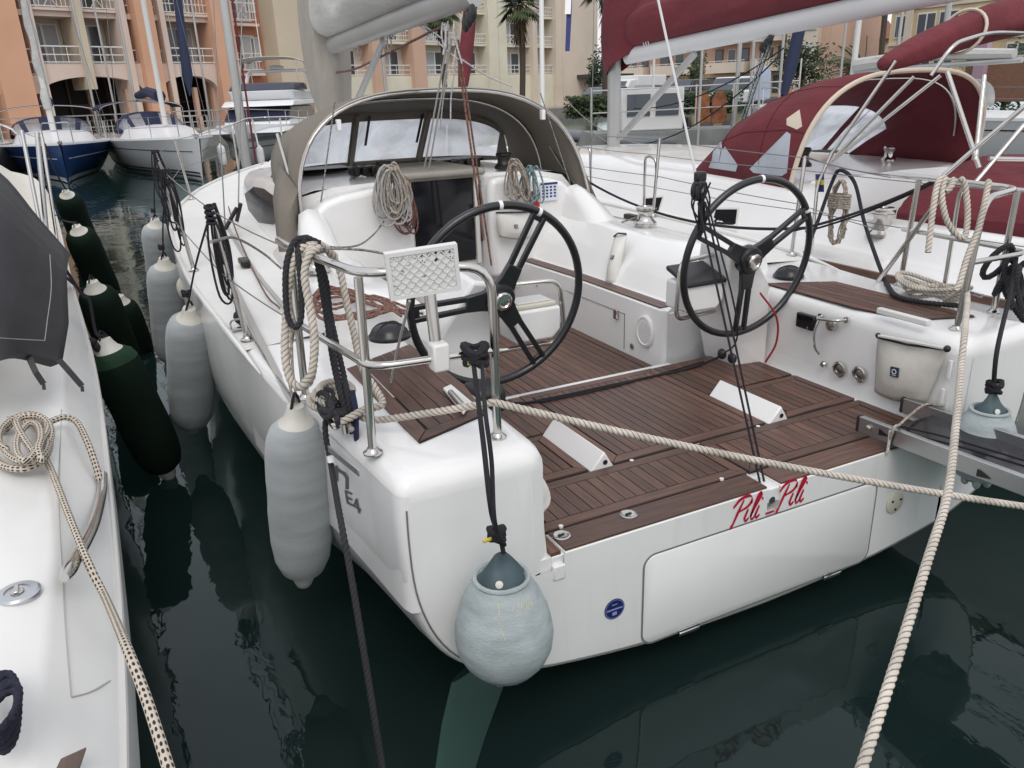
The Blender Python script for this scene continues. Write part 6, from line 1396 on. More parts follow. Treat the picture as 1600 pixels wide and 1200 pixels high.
k = MB(); p = [Pd(887, -30, 30), Pd(895, -30, 30), Pd(893, 22, 30), Pd(890, 80, 30), Pd(883, 80, 30)]; k.prism(p, (.02, .03, 0)); bn = simple('banner', 'navy and white banner hanging by the tower of the cream flats', 'banner', P('navy_banner', (.02, .03, .16), .7), k, smooth=0)
k = MB(); k.prism([Pd(884.5, -30, 29.9), Pd(894, -30, 29.9), Pd(891.5, 22, 29.9), Pd(882.5, 22, 29.9)], (.01, .01, 0)); part('banner_head', WHITEPRINT, bn, k, smooth=0)
for i, (p, q, d0, d1) in enumerate((((925, 205, 0), (1040, 235, 0), 22, 18), ((990, 170, 0), (1225, 75, 0), 17, 13), ((1005, 225, 0), (1215, 90, 0), 16, 12), ((880, 150, 0), (1000, 225, 0), 26, 17))):
    k = MB(); k.tube(sag(Pd(p[0], p[1], d0), Pd(q[0], q[1], d1), .25, 10), .012, 5); simple('rigging_line', ['slack line from the quay to the grey dinghy', 'dark line slanting up beneath the burgundy boom, upper', 'dark line slanting up beneath the burgundy boom, lower', 'pale mooring line from the quay behind the taupe sprayhood'][i], 'rope', ROPEK if i in (1, 2) else ROPETAN, k)
# ------------------------------------------------------------------ parked cars
def car(label, px, dp, col, yaw, suv=False):
    g = ground_at(px, dp); r_ = thing('parked_car', label, 'car', tuple(g), 'cars parked on the far quay'); r_.rotation_euler = (0, 0, yaw); H = 1.72 if suv else 1.45
    body = [(-2.2, .35), (-2.25, .75), (-2.1, .95), (-1.25, 1.02), (1.3, 1.05), (2.05, .98), (2.25, .7), (2.2, .35)]; cab_ = [(-1.35, 1.02), (-.75, H), (1.2, H+.02), (1.95, 1.04)]
    k = MB(); k.prism([(x, -.88, z) for x, z in body], (0, 1.76, 0)); b = part('body', P('car_paint_%d' % px, col, .25, coat=.6), r_, k, bevel=.10, seg=3, smooth=35)
    k = MB(); k.rings([[V((x, y*s, z)) for x, z, s in ((-1.35, 1.0, 1), (-.75, H, .85), (1.2, H+.02, .85), (1.95, 1.03, 1))] for y in (-.80, .80)], True, True); part('cabin', b.data.materials[0], r_, k, bevel=.06, smooth=35)
    for y in (-.815, .815):
        sg = 1 if y > 0 else -1; k = MB(); k.prism([(-1.05, y, 1.08), (-.62, y-.10*sg, H-.1), (.2, y-.10*sg, H-.08), (.2, y, 1.08)], (0, .012*sg, 0)); part('side_window', GLASSF, r_, k, smooth=0); k = MB(); k.prism([(.27, y, 1.08), (.27, y-.10*sg, H-.08), (1.1, y-.10*sg, H-.1), (1.6, y, 1.08)], (0, .012*sg, 0)); part('side_window', GLASSF, r_, k, smooth=0)
    k = MB(); k.prism([(-1.40, -.7, 1.06), (-.84, -.6, H-.06), (-.84, .6, H-.06), (-1.40, .7, 1.06)], (-.02, 0, .01)); part('windscreen', GLASSF, r_, k, smooth=0)
    for x in (-1.4, 1.4):
        for y in (-.90, .70): k = MB(); k.lathe([(.33, 0), (.33, .2)], 18, V((x, y, .33)), (0, 1, 0)); w_ = part('wheel', RUBBER, r_, k, smooth=30); k = MB(); k.lathe([(.2, 0), (.2, .22)], 12, V((x, y-.01, .33)), (0, 1, 0)); part('rim', ALU, w_, k, smooth=30)
    for y in (-.65, .65): k = MB(); k.box(-2.27, -2.2, y-.16, y+.16, .68, .82); part('headlight', GREYPL, r_, k, bevel=.02)
    return r_
car('white car parked to the left of the burgundy sprayhood', 1142, 44, (.72, .73, .74), math.radians(20), True)
car('dark blue car parked behind the grey dinghy', 945, 46, (.02, .025, .04), math.radians(25)); car('dark grey car parked behind the burgundy vang', 1022, 48, (.05, .05, .055), math.radians(205)); car('charcoal car parked under the balconies', 1075, 52, (.03, .03, .035), math.radians(23), True)
vg = ground_at(992, 50); vn = thing('parked_van', 'white van parked beneath the balconies', 'van', tuple(vg)); vn.rotation_euler = (0, 0, math.radians(23))
k = MB(); k.box(-1.2, 2.2, -.9, .9, .5, 2.05); part('box_body', HULLW, vn, k, bevel=.05); k = MB(); k.prism([(-2.6, -.9, .4), (-2.65, -.9, 1.1), (-2.0, -.9, 1.8), (-1.22, -.9, 1.85), (-1.22, -.9, .4)], (0, 1.8, 0)); part('cab', HULLW, vn, k, bevel=.06); k = MB(); k.prism([(-2.62, -.7, 1.18), (-2.1, -.7, 1.72), (-2.1, .7, 1.72), (-2.62, .7, 1.18)], (-.03, 0, .01)); part('windscreen', GLASSF, vn, k, smooth=0)
for x in (-1.8, 1.7):
    for y in (-.96, .74): k = MB(); k.lathe([(.36, 0), (.36, .22)], 16, V((x, y, .36)), (0, 1, 0)); part('wheel', RUBBER, vn, k, smooth=30)
# quayside railing and lamp with bell shades
ql = thing('quay_railing', 'grey steel quay railing at the far left behind the blue yacht', 'railing', (0, 0, 0))
for i in range(14): k = MB(); fbox(k, -3+i*1.3, -2.94+i*1.3, 3.4, 3.46, .8, 1.8); part('post', ALUG, ql, k, smooth=0)
for z in (1.2, 1.75): k = MB(); fbox(k, -3, 14, 3.46, 3.50, z, z+.05); part('rail', ALUG, ql, k, smooth=0)
lp = ground_at(1019, 34); lm = thing('bell_lamp', 'white lamp post with twin bell shades beside the burgundy mast', 'street lamp', tuple(lp))
k = MB(); k.tube([V((0, 0, 0)), V((0, 0, 3.6))], .05, 8); part('post', WHITEM, lm, k)
for sg in (-1, 1):
    k = MB(); k.tube(fillet([V((0, 0, 3.5)), V((0, 0, 4.0)), V((sg*.25, 0, 4.0)), V((sg*.25, 0, 3.7))], .2), .03, 6); a_ = part('lamp_arm', WHITEM, lm, k); k = MB(); k.lathe([(.04, .18), (.08, .1), (.16, .0), (.17, -.04)], 14, V((sg*.25, 0, 3.55))); part('shade', WHITEM, a_, k)
# ------------------------------------------------------------------ fenders
def fender(label, top, bot, r, body, group, capm=FENDW, top_body=None, name='fender'):
    t = thing(name, label, 'fender', tuple(top), group); d = V(bot)-V(top); L_ = d.length; ax = d.normalized()
    rnd = random.Random(int(abs(top[1])*100)); wob = lambda i: 1+.012*math.sin(i*2.3+top[1])
    prof = [(r*.46, .028), (r*.62, .036), (r*.80, .058), (r*.92, .10), (r*.985, .17), (r, .28)]+[(r*(1-.015*math.sin(q*5)), .30+(L_-.62)*q) for q in (.2, .4, .6, .8)]+[(r, L_-.30), (r*.98, L_-.20), (r*.90, L_-.12), (r*.72, L_-.06), (r*.45, L_-.03), (r*.2, L_-.025)]
    prof = sorted(prof, key=lambda q: q[1])
    k = MB(); k.lathe(prof, 26, (0, 0, 0), ax); part('cover', body, t, k)
    if top_body: k = MB(); k.lathe([(a*1.006+.001, b) for a, b in prof if b < .13], 26, (0, 0, 0), ax, cap=False); part('cover_shoulder', top_body, t, k)
    k = MB(); k.lathe([(r*.16, -.045), (r*.25, -.042), (r*.31, -.015), (r*.40, .012), (r*.50, .024), (r*.54, .032), (r*.50, .05)], 22, (0, 0, 0), ax); part('end_cap', capm, t, k)
    k = MB(); k.lathe([(r*.42, L_-.05), (r*.34, L_+.005), (r*.25, L_+.034), (r*.12, L_+.046)], 18, (0, 0, 0), ax); part('end_cap', capm, t, k)
    e = V((0, 0, 0))-ax*.02; x = ax.orthogonal().normalized(); k = MB(); k.tube([e+x*r*.22-ax*.02, e+x*r*.12-ax*.055, e-ax*.075, e-x*r*.12-ax*.055, e-x*r*.22-ax*.02], .006, 6); part('eye_cord', ROPEK, t, k)
    return t
GG = 'grey fenders along the port side of the middle yacht'
fA = fender('pale grey cloth fender hanging nearest, below the coiled ropes on the port quarter', V((-1.712, .70, 1.10)), V((-1.752, .83, .335)), .122, FENDG, GG)
fB = fender('pale grey fender third from the stern, hanging clear of the water by the first stanchion', V((-1.905, 2.75, 1.04)), V((-1.995, 3.12, .20)), .138, FENDG, GG)
fC = fender('grey fender with a torn white patch, between the nearer grey fender and the bow one', V((-1.93, 4.45, 1.05)), V((-1.995, 4.75, .17)), .142, FENDG, GG)
fD = fender('grey fender farthest forward, partly hidden beyond the second stanchion', V((-1.87, 6.6, 1.08)), V((-1.90, 6.9, .25)), .15, FENDG, GG)
k = MB(); c = Vector((-1.93, 4.40, .93)); k.ball(c+V((.10, -.10, -.06)), .06, 10, .9, .5, 1.5); part('worn_patch', FENDW, fC, xf(k, -V(fC.location), 0))
NG = 'dark green fenders along the left boat'
gf = [((-2.365, 2.84, .90), (-2.19, 2.86, .03), .142, 'dark green fender nearest the camera, hanging from the left boat below the canvas cover'), ((-2.44, 4.55, .92), (-2.34, 4.85, -.02), .15, 'second dark green fender along the left boat'), ((-2.60, 7.45, .98), (-2.46, 7.9, .05), .165, 'third dark green fender along the left boat'), ((-2.82, 11.2, 1.02), (-2.72, 11.8, .0), .19, 'farthest dark green fender, toward the bow of the left boat')]
GF = [fender(l, V(a), V(b), r_, FENDGREEN, NG, top_body=FENDGREEN_T if i == 0 else None) for i, (a, b, r_, l) in enumerate(gf)]
extra = fender('dark fender tucked behind the second green one on the left boat', V((-2.30, 5.7, .55)), V((-2.22, 5.9, -.1)), .13, FENDGREEN, NG)
# round stern buoys
def buoy(label, top, R_, H_):
    t = thing('stern_buoy', label, 'buoy', tuple(top), 'round buoys at the stern corners'); pr = [(R_*.53, -.055), (R_*.62, -.085), (R_*.76, -.14), (R_*.90, -.215), (R_*.98, -.29), (R_, -.34), (R_*.97, -.40), (R_*.86, -.455), (R_*.66, -.51), (R_*.44, -.54), (R_*.30, -.55), (R_*.12, -.535)]
    k = MB(); k.lathe(sorted([(a, z*H_/.55) for a, z in pr if z <= -.055], key=lambda q: q[1]), 30, (0, 0, 0), (0, 0, 1)); part('cover', BUOY, t, k)
    k = MB(); k.tube([V((math.cos(a)*R_*.53, math.sin(a)*R_*.53, -.055*H_/.55)) for a in np.linspace(0, 6.283, 25)[:-1]], .008, 8, closed=True); part('cover_hem', BUOY, t, k)
    k = MB(); rs = []
    for z, r1, r2 in ((-.07, R_*.5, R_*.5), (-.035, R_*.48, R_*.44), (-.005, R_*.36, R_*.20), (.025, R_*.22, .014), (.042, .02, .012)): rs.append([V((r1*math.cos(a)*(1+.05*math.sin(5*a)), r2*math.sin(a)*(1+.05*math.sin(5*a)), z)) for a in np.linspace(0, 6.283, 21)[:-1]])
    k.rings(rs, True, True); part('neck', BUOYD, t, k)
    k = MB()
    for i in range(5): a = i*1.256; k.ball(V((math.cos(a)*.045, math.sin(a)*.045, -H_-.002)), .018, 8, 1, 1, 1.4)
    k.rings([[V((.03*math.cos(a), .03*math.sin(a), z)) for a in np.linspace(0, 6.28, 9)[:-1]] for z in (-H_+.02, -H_-.01)], True, True)
    f_ = part('gathered_foot', BUOY, t, k); f_['kind'] = 'stuff'
    k = MB(); k.lathe([(.012, 0), (.012, .004), (.006, .006)], 12, V((-R_*.22, -R_*.36, -.022)), (-.3, -.9, .3)); part('rivet', FENDW, t, k)
    return t
bt = Py(783, 884, -.165); by_ = buoy('round blue-grey buoy hanging at the near stern corner with scuffed white scratches', (bt.x, bt.y, bt.z), .158, .40)
bb = V((1.36, -.17, .80)); bb2 = Py(1548, 640, .15); by2 = buoy('round blue-grey buoy at the far stern corner beside the gangway', tuple(Py(1549, 628, -.148)), .138, .37)
# scuffs on the near buoy
BW = MB(); BW.v = [V(v.co)+V((bt.x, bt.y, bt.z)) for v in by_.children[0].data.vertices]; BW.f = [tuple(p.vertices) for p in by_.children[0].data.polygons]
k = MB(); rnd = random.Random(2)
for x0, y0, n_, dx in ((775, 950, 5, 2), (780, 985, 4, 2), (800, 945, 3, 9), (812, 940, 3, 12), (822, 935, 3, 10)):
    for i in range(n_):
        a = (x0+rnd.uniform(-3, 5)+i*dx*.4, y0+rnd.uniform(-14, 6)); pts = []
        for q in range(4):
            p, n_ = hit(BW, a[0]+q*rnd.uniform(.5, 1.8), a[1]+q*5, .0008)
            if p is not None: pts.append(p-V((bt.x, bt.y, bt.z)))
        if len(pts) > 1: k.tube(pts, .0012, 4)
sc_ = part('scuff_marks', P('cream_scuff', (.55, .53, .40), .8), by_, k); sc_['kind'] = 'stuff'
# small white fenders on the far boats
WF = 'small white fenders on the boats across the basin'
for px, py, dp, lab in ((243, 236, 27, 'white fender with blue tip hanging amidships on the white yacht'), (209, 235, 29, 'white fender on the outer shoulder of the white yacht'), (197, 232, 30, 'white fender between the blue and white yachts, next to the white one'), (344, 238, 25.5, 'white fender at the bow of the white yacht'), (362, 230, 28.5, 'white fender at the bow of the motor yacht'), (375, 236, 28.5, 'second white fender from the bow of the motor yacht'), (405, 240, 28, 'white fender amidships on the motor yacht'), (27, 255, 30, 'white fender on the far side of the blue yacht')):
    c = Pd(px, py-12, dp); t = fender(lab, (c.x, c.y, c.z), (c.x, c.y, c.z-.72), .13, HULLW, WF, capm=HULLW, name='small_fender')
# ------------------------------------------------------------------ ropes and lines
def rope(name, label, path, r, m, group=None, laid=False, pitch=None, n=8, cat='rope', parent=None):
    k = MB()
    if laid: k.rope(path, r, pitch)
    else: k.tube(path, r, n)
    o = k.build(name, m, parent, smooth=60)
    return tag(o, label, cat, group)
S = smooth_path
def PD(pts, n=8): return S([Pd(*p) for p in pts], n)
# white mooring line from the port quarter cleat across the stern to the right
a, b_ = Px(590, 656, -1.50), Py(770, 628, .115); e = Pd(1640, 797, 2.75)
mid = [b_.lerp(e, t)-V((0, 0, .05*4*t*(1-t)*.55)) for t in np.linspace(.0, 1, 24)]
rope('mooring_line', 'thick white laid mooring line stretched across the stern from the port cleat to the right', S([V((-1.60, .50, 1.16)), V((-1.56, .44, 1.165)), a, a.lerp(b_, .5)-V((0, 0, .004)), b_+V((0, -.004, 0))], 6)+mid, .0125, ROPEW, laid=True)
# white line from the starboard quarter down to the pontoon
t0, t1, t2 = V((1.30, .30, 1.15)), Pd(1478, 772, 2.02), Pd(1335, 1230, 1.42)
rope('mooring_line', 'white laid mooring line running steeply down to the lower right from the starboard quarter', S([V((1.45, .42, 1.14)), Px(1509, 452, 1.34), Pd(1508, 510, 2.80), Pd(1502, 570, 2.62), Pd(1494, 660, 2.36), Pd(1481, 770, 2.08), Pd(1448, 880, 1.86), Pd(1395, 1050, 1.62), Pd(1335, 1235, 1.42)], 10), .0112, ROPEW, laid=True)
# black line from the port quarter down into the water
rope('mooring_line', 'black laid line running from the port cleat down past the hull into the water', S([V((-1.60, .58, 1.16)), Px(508, 668, -1.655), Px(518, 730, -1.66), Pd(530, 800, 2.42), Pd(545, 880, 2.36), Pd(562, 980, 2.34), Pd(580, 1090, 2.34), Pd(600, 1215, 2.36)], 10), .0105, ROPEB, laid=True)
k = MB(); k.tube([Px(516, 713, -1.662), Px(517.5, 722, -1.662)], .0125, 10); simple('whipping', 'white whipping mark round the black line beside the port quarter', 'whipping', WHITEPRINT, k)
# flecked mooring line of the left boat with its knotted bundle
fl = 'cream rope with black flecks'
rope('mooring_line', 'cream mooring line with black flecks leading from the left boat to the bottom edge', S([Pz(62, 700, 1.10), Pz(80, 735, 1.09), Pz(110, 812, 1.07), Pz(140, 885, 1.045), Pz(165, 935, 1.01), Pd(195, 1005, 1.62), Pd(228, 1090, 1.5), Pd(268, 1215, 1.38)], 10), .0105, ROPEFLECK, n=12)
rope('rope_end', 'flecked cream rope passing over the gunwale of the left boat', S([Pz(75, 660, 1.12), Pz(100, 652, 1.115), Pz(120, 660, 1.09), Pz(136, 690, 1.05), Pz(149, 725, .99), Pz(158, 758, .93)], 8), .0115, ROPEFLECK, n=12)
kb = MB(); rnd = random.Random(6); cc = Pz(38, 690, 1.10)
def ell(cx, cy, rx, ry, a0, a1, n, z0, z1, rot=0):
    out = []
    for i in range(n+1):
        t = a0+(a1-a0)*i/n; x, y = rx*math.cos(t), ry*math.sin(t); out.append(Pz(cx+x*math.cos(rot)-y*math.sin(rot), cy+x*math.sin(rot)+y*math.cos(rot), z0+(z1-z0)*i/n))
    return out
bun = S(ell(30, 693, 48, 40, -2.6, 3.6, 18, 1.10, 1.115)+ell(38, 690, 36, 31, 3.4, 8.8, 14, 1.125, 1.135, .3)+ell(36, 676, 40, 26, 2.6, 7.2, 12, 1.14, 1.15, -.4)+ell(45, 690, 18, 30, 1, 6.5, 12, 1.155, 1.16, .3)+[Pz(62, 720, 1.14), Pz(25, 660, 1.17), Pz(60, 650, 1.165), Pz(80, 672, 1.14), Pz(70, 715, 1.11)], 4)
rope('knotted_rope', 'knotted bundle of flecked cream rope lying on the left boat', bun, .0115, ROPEFLECK, n=12)
bc = []
for j in range(7): bc += ell(4+1.5*math.sin(j*1.7), 1110+3*math.cos(j*2), 25-1.5*j, 62-4*j, 0, 6.28, 14, 1.075+.012*j, 1.085+.012*j, .1*j)
rope('rope_coil', 'navy rope coil at the bottom left edge on the left boat', S(bc, 3), .0068, P('navy_rope', (.012, .014, .03), .9, bump=.5, bscale=200), laid=True)
# left boat fender lines
FLG = 'black lendings tying the green fenders'
for i, pts in enumerate(([(60, 372, 4.7), (85, 393, 4.6), (140, 515, 4.75), GF[0].location+V((0, 0, .06))], [(75, 405, 4.7), (100, 430, 4.9), (128, 452, 6.0), GF[1].location+V((0, 0, .06))], [(84, 335, 8.4), (100, 345, 8.6), GF[2].location+V((0, 0, .06))], [(70, 225, 8.4), (88, 270, 10.5), GF[3].location+V((0, 0, .06))])):
    pts = [p if isinstance(p, Vector) else Pd(*p) for p in pts]
    if i == 0: pts = [Pd(66, 372, 4.45), Pd(92, 405, 4.42), Pd(128, 460, 4.48), Pd(140, 470, 4.5), Pd(150, 520, 4.52), GF[0].location+V((0, 0, .06))]
    rope('fender_line', ['black line from the left boat to its nearest green fender', 'black line to the second green fender of the left boat', 'black line to the third green fender of the left boat', 'black line to the farthest green fender of the left boat'][i], S(pts, 6), .009 if i < 2 else .011, ROPEK, 'fender lines of the left boat')
for px, dp in (((72, 376), 4.42), ((142, 535), 4.45)):
    c = Pd(*px, dp); k = MB(); k.ball(c, .035, 8, 1, 1, .8); k.ball(c+V((.03, -.02, -.03)), .028, 8); simple('knot', 'black knot on the fender line %s of the left boat' % ('by the stanchion foot' if px[0] == 72 else 'above the nearest green fender'), 'knot', ROPEK, k)
# grey fender lines, each with a hanging bunch of spare line
def knot(p, r=.022): 
    k = MB(); rnd = random.Random(int(abs(p.y*1000)))
    for i in range(3): k.tube([p+V((r*math.cos(t+i)*(.8+.2*i/3), r*math.sin(t+i)*.9, (i-1)*r*.55+.3*r*math.sin(2*t))) for t in np.linspace(0, 6.28, 11)[:-1]], r*.42, 6, closed=True)
    return k
st1 = V((-(bd(1.72)), 1.74, zs(1.72)+.60)); st2 = V((-(bd(3.35)), 3.37, zs(3.35)+.60)); st3 = V((-bd(5.2), 5.22, zs(5.2)+.60))
def fline(label, f, top, spare=True, seed=0):
    p1 = f.location+V((0, 0, .05)); rope('fender_line', label, S([p1, p1.lerp(top, .5)+V((-.01, 0, 0)), top], 5), .0055, ROPEK, 'fender lines of the middle yacht')
    simple('knot', label.replace('black line', 'black knot on the line'), 'knot', ROPEK, knot(p1+V((0, 0, .07)), .02))
    if spare:
        rnd = random.Random(seed); k = MB()
        for i in range(5):
            q = top+V((rnd.uniform(-.03, .03), rnd.uniform(-.03, .03), .03)); l = rnd.uniform(.25, .5); w_ = rnd.uniform(.02, .05)
            k.tube(S([q, q+V((w_, -.02, -l*.5)), q+V((w_*.7, 0, -l)), q+V((-w_*.3, .01, -l*.95)), q+V((-w_*.5, .01, -l*.4)), q+V((0, 0, .01))], 5), .0055, 6)
        for i in range(4): k.tube([top+V((.019*math.cos(t), .019*math.sin(t), .022*i-.04+.006*math.sin(t))) for t in np.linspace(0, 6.28, 11)[:-1]], .008, 6, closed=True)
        simple('line_bunch', label.replace('black line tying the', 'spare black line bunched over the').replace('fender to the', 'fender at the'), 'rope', ROPEK, k, 'bunched lines on the stanchions')
fline('black line tying the third grey fender to the first stanchion', fB, st1+V((-.01, .0, 0)), True, 2)
fline('black line tying the torn grey fender to the second stanchion', fC, st2, True, 4)
fline('black line tying the foremost grey fender to the third stanchion', fD, st3, True, 6)
p1 = fA.location+V((0, 0, .05)); rope('fender_line', 'tan cord tying the nearest grey fender to the rail', S([p1, p1+V((.0, .03, .12)), V((-1.645, .82, 1.42))], 4), .005, ROPETAN, 'fender lines of the middle yacht'); rope('fender_line', 'second tan cord on the nearest grey fender', S([p1+V((.01, 0, 0)), p1+V((.02, .04, .14)), V((-1.64, .86, 1.55))], 4), .005, ROPETAN, 'fender lines of the middle yacht')
# coiled white and black ropes hung over the forward corner of the port pushpit
def hank(name, label, pts, d0, r, m, laid=True, pitch=None): return rope(name, label, PD([(x, y, d0+dz) for x, y, dz in pts], 6), r, m, 'ropes hung on the port pushpit', laid=laid, pitch=pitch)
hank('hanging_rope', 'white laid rope looped over the port rail, outer loop', [(524, 402, .06), (503, 384, .0), (480, 384, -.06), (462, 398, -.08), (452, 440, -.08), (447, 500, -.07), (446, 560, -.07), (456, 596, -.07), (472, 604, -.08), (486, 590, -.08), (491, 545, -.08), (488, 500, -.08), (478, 450, -.085), (474, 410, -.08), (484, 388, -.02), (504, 390, .06)], 2.70, .0145, ROPEW)
hank('hanging_rope', 'white laid rope looped over the port rail, falling toward the cleat', [(478, 400, -.1), (492, 382, -.04), (510, 390, .06), (530, 420, .10), (541, 470, .12), (553, 520, .12), (566, 575, .08), (588, 610, .05), (597, 632, .0), (570, 640, -.04), (548, 652, -.08), (520, 668, -.10)], 2.70, .0135, ROPEW)
hank('hanging_rope', 'white laid rope looped over the port rail, inner strand', [(500, 388, -.06), (484, 398, -.10), (476, 430, -.11), (484, 480, -.11), (492, 530, -.11), (488, 580, -.11), (476, 598, -.11)], 2.68, .0135, ROPEW)
hank('hanging_rope', 'black rope looped over the port rail, short outer loop', [(500, 380, -.02), (478, 372, -.05), (460, 378, -.08), (448, 410, -.09), (446, 455, -.09), (450, 495, -.09), (460, 511, -.09), (470, 500, -.09), (471, 460, -.09), (468, 420, -.09), (466, 385, -.07), (480, 370, -.02)], 2.69, .0105, ROPEB)
hank('hanging_rope', 'black rope looped over the port rail, falling inside to the deck', [(472, 376, -.08), (486, 380, .0), (496, 410, .08), (504, 450, .10), (512, 500, .10), (521, 560, .05), (532, 610, .0), (540, 640, -.02)], 2.70, .0135, ROPEB)
hank('hanging_rope', 'second black rope strand falling inside the port rail', [(486, 378, -.04), (496, 400, .05), (510, 440, .09), (516, 490, .10), (528, 545, .05), (538, 590, .0), (545, 625, -.05), (552, 668, -.05)], 2.72, .0105, ROPEB)
# bundle of black and white line at the port cleat
k = MB(); c0 = V((-1.60, .50, 1.15)); rnd = random.Random(9)
for i in range(7):
    cx = c0+V((rnd.uniform(-.05, .05), rnd.uniform(-.08, .08), rnd.uniform(0, .05))); a0 = rnd.uniform(0, 3); R_ = rnd.uniform(.045, .075)
    k.tube([cx+V((R_*math.cos(t)*math.cos(a0), R_*1.3*math.sin(t), .4*R_*math.sin(t+a0)+.02)) for t in np.linspace(0, 6.28, 15)[:-1]], .011, 7, closed=True)
simple('cleat_lashing', 'tangle of black line round the port quarter cleat', 'rope', ROPEB, k)
k = MB()
for i in range(3): k.rope([c0+V((-.02+.02*i+.055*math.cos(t), .08+.09*math.sin(t), .03+.018*i)) for t in np.linspace(.3*i, 6.0+.3*i, 18)], .013)
simple('cleat_turns', 'white laid turns round the port quarter cleat', 'rope', ROPEW, k)
k = MB()
for i in range(3): p = Px(538+6*i, 610, -1.56); k.tube(S([p, p-V((0, .02, .07)), p-V((.01, .03, .16)), p-V((0, .02, .2))], 4), .010, 7)
simple('dangling_line', 'dark blue line ends dangling beside the outer port leg', 'rope', NAVY, k)
# buoy line from the lower rail, with its knot and yellow tag
top = Py(735, 553, .13); b0 = V((bt.x, bt.y, bt.z+.04)); 
rope('buoy_line', 'black line holding the near stern buoy from the lower rail', S([top+V((.0, -.02, -.02)), Pd(755, 690, 2.14), Pd(768, 800, 2.12), b0+V((0, 0, .07)), b0+V((.01, 0, 0))], 8), .0075, ROPEK, 'buoy lines')
rope('buoy_line', 'second part of the black line from the lower rail to the near buoy', S([top+V((.03, -.02, -.02)), Pd(758, 640, 2.16), Pd(768, 720, 2.13), Pd(773, 815, 2.12), b0+V((.015, 0, .03))], 8), .0065, ROPEK, 'buoy lines')
simple('knot', 'black knot above the near stern buoy', 'knot', ROPEK, knot(b0+V((-.01, 0, .075)), .024)); simple('knot', 'large black knot on the lower port rail beside the steering wheel', 'knot', ROPEK, knot(top+V((.01, -.015, .0)), .036))
k = MB(); p = Py(733, 566, .10); k.box(p.x-.008, p.x+.008, p.y-.01, p.y, p.z-.006, p.z+.006); simple('yellow_tag', 'small yellow tag on the knot of the lower port rail', 'tag', YELLOWP, k)
k = MB(); p = b0+V((-.06, -.01, .07)); k.tube([p, p+V((.03, 0, .002))], .006, 7); simple('yellow_line_end', 'yellow rope end poking from the near buoy knot', 'rope end', YELLOWP, k)
# starboard buoy line
b2 = V(by2.location)+V((0, 0, .04)); t2_ = V((1.50, .14, 1.41))
rope('buoy_line', 'black line holding the far stern buoy from the starboard rail', S([b2, b2+V((-.03, 0, .2)), t2_.lerp(b2, .3), t2_], 6), .0095, ROPEK, 'buoy lines'); simple('knot', 'black knot with a yellow end above the far stern buoy', 'knot', ROPEK, knot(b2+V((0, 0, .03)), .028))
# backstay, its lower tackle and block
k = MB(); k.tube([bsp(1.33), bsp(15)], .0055, 6); simple('backstay', 'white backstay wire rising from the black block above the stern', 'rigging', P('pale_wire', (.62, .62, .62), .4), k)
for i, dx in enumerate((-.018, .018)):
    k = MB(); k.tube([bsp(.02)+V((dx*.6, 0, 0)), bsp(1.24)+V((dx, 0, 0))], .0048, 6); simple('backstay_tackle', ['black tackle line left part below the backstay block', 'black tackle line right part below the backstay block'][i], 'rigging', ROPEK, k, 'backstay tackle lines')
k = MB(); k.tube(S([bsp(1.22)+V((.03, 0, 0)), bsp(.7)+V((.06, .02, 0)), Px(1128, 556, .6)], 6), .004, 6); simple('backstay_tail', 'black tail of the backstay tackle led forward to the cockpit', 'rigging', ROPEK, k)
c = bsp(1.29); k = MB(); k.lathe([(.036, -.016), (.044, -.012), (.044, .012), (.036, .016)], 22, c, (.3, -1, 0)); k2_ = simple('backstay_block', 'black pulley block hanging on the backstay above the wheels', 'block', BLACK, k); 
k = MB(); k.box(c.x-.022, c.x+.026, c.y-.016, c.y+.016, c.z+.035, c.z+.075); part('block_head', BLACK, k2_, k, bevel=.008)
k = MB(); k.lathe([(.014, .017), (.014, .021)], 14, c, (.3, -1, 0)); part('sheave_pin', STEEL, k2_, k)
k = MB(); rnd = random.Random(3)
for i in range(7): k.tube(S([c+V((rnd.uniform(-.04, .04), -.02, .03)), c+V((rnd.uniform(-.05, .05), -.02, -.06)), c+V((rnd.uniform(-.03, .03), -.02, -rnd.uniform(.1, .22))), c+V((rnd.uniform(-.03, .04), 0, .02))], 5), .004, 5)
simple('tackle_bunch', 'bunch of thin black cord on the backstay block', 'rope', ROPEK, k)
# mainsheet: white flecked parts down to the bridge, and brown parts to starboard
be = V((0, 2.95, 2.62))
for i, (t, b, m, r_, lab) in enumerate(((Px(700, 60, .0), Px(648, 345, -.12), ROPEGREYF, .0065, 'white flecked sheet from the boom end, left part'), (Px(706, 60, .01), Px(655, 350, -.10), ROPEGREYF, .0065, 'white flecked sheet from the boom end, right part'), (Px(712, 62, .02), Px(756, 375, .10), ROPEBR, .0085, 'brown sheet from the boom end, nearer the companionway'), (Px(716, 62, .03), Px(768, 415, .16), ROPEBR, .0075, 'brown sheet from the boom end, outer part'))):
    rope('mainsheet', lab, [t, t.lerp(b, .5), b], r_, m, 'mainsheet parts')
rope('mainsheet_tail', 'white flecked line from the step plate down to the port coaming', S([Px(640, 470, -1.30), Px(618, 560, -1.30), Px(602, 650, -1.33)], 5), .0055, ROPEGREYF)
rope('signal_line', 'white knotted line sagging from the boom over the top of the sprayhood', S([Px(720, 92, .02), Px(760, 118, .3), Px(800, 135, .6)], 6), .006, ROPEWHITE)
rope('reefing_line', 'tan line hanging along the underside of the boom', S([V((0, 6.3, 2.42)), V((.03, 5.6, 2.43)), V((.03, 4.5, 2.52)), V((.02, 3.3, 2.62))], 6), .010, ROPEBR)
k = MB(); rnd = random.Random(13)
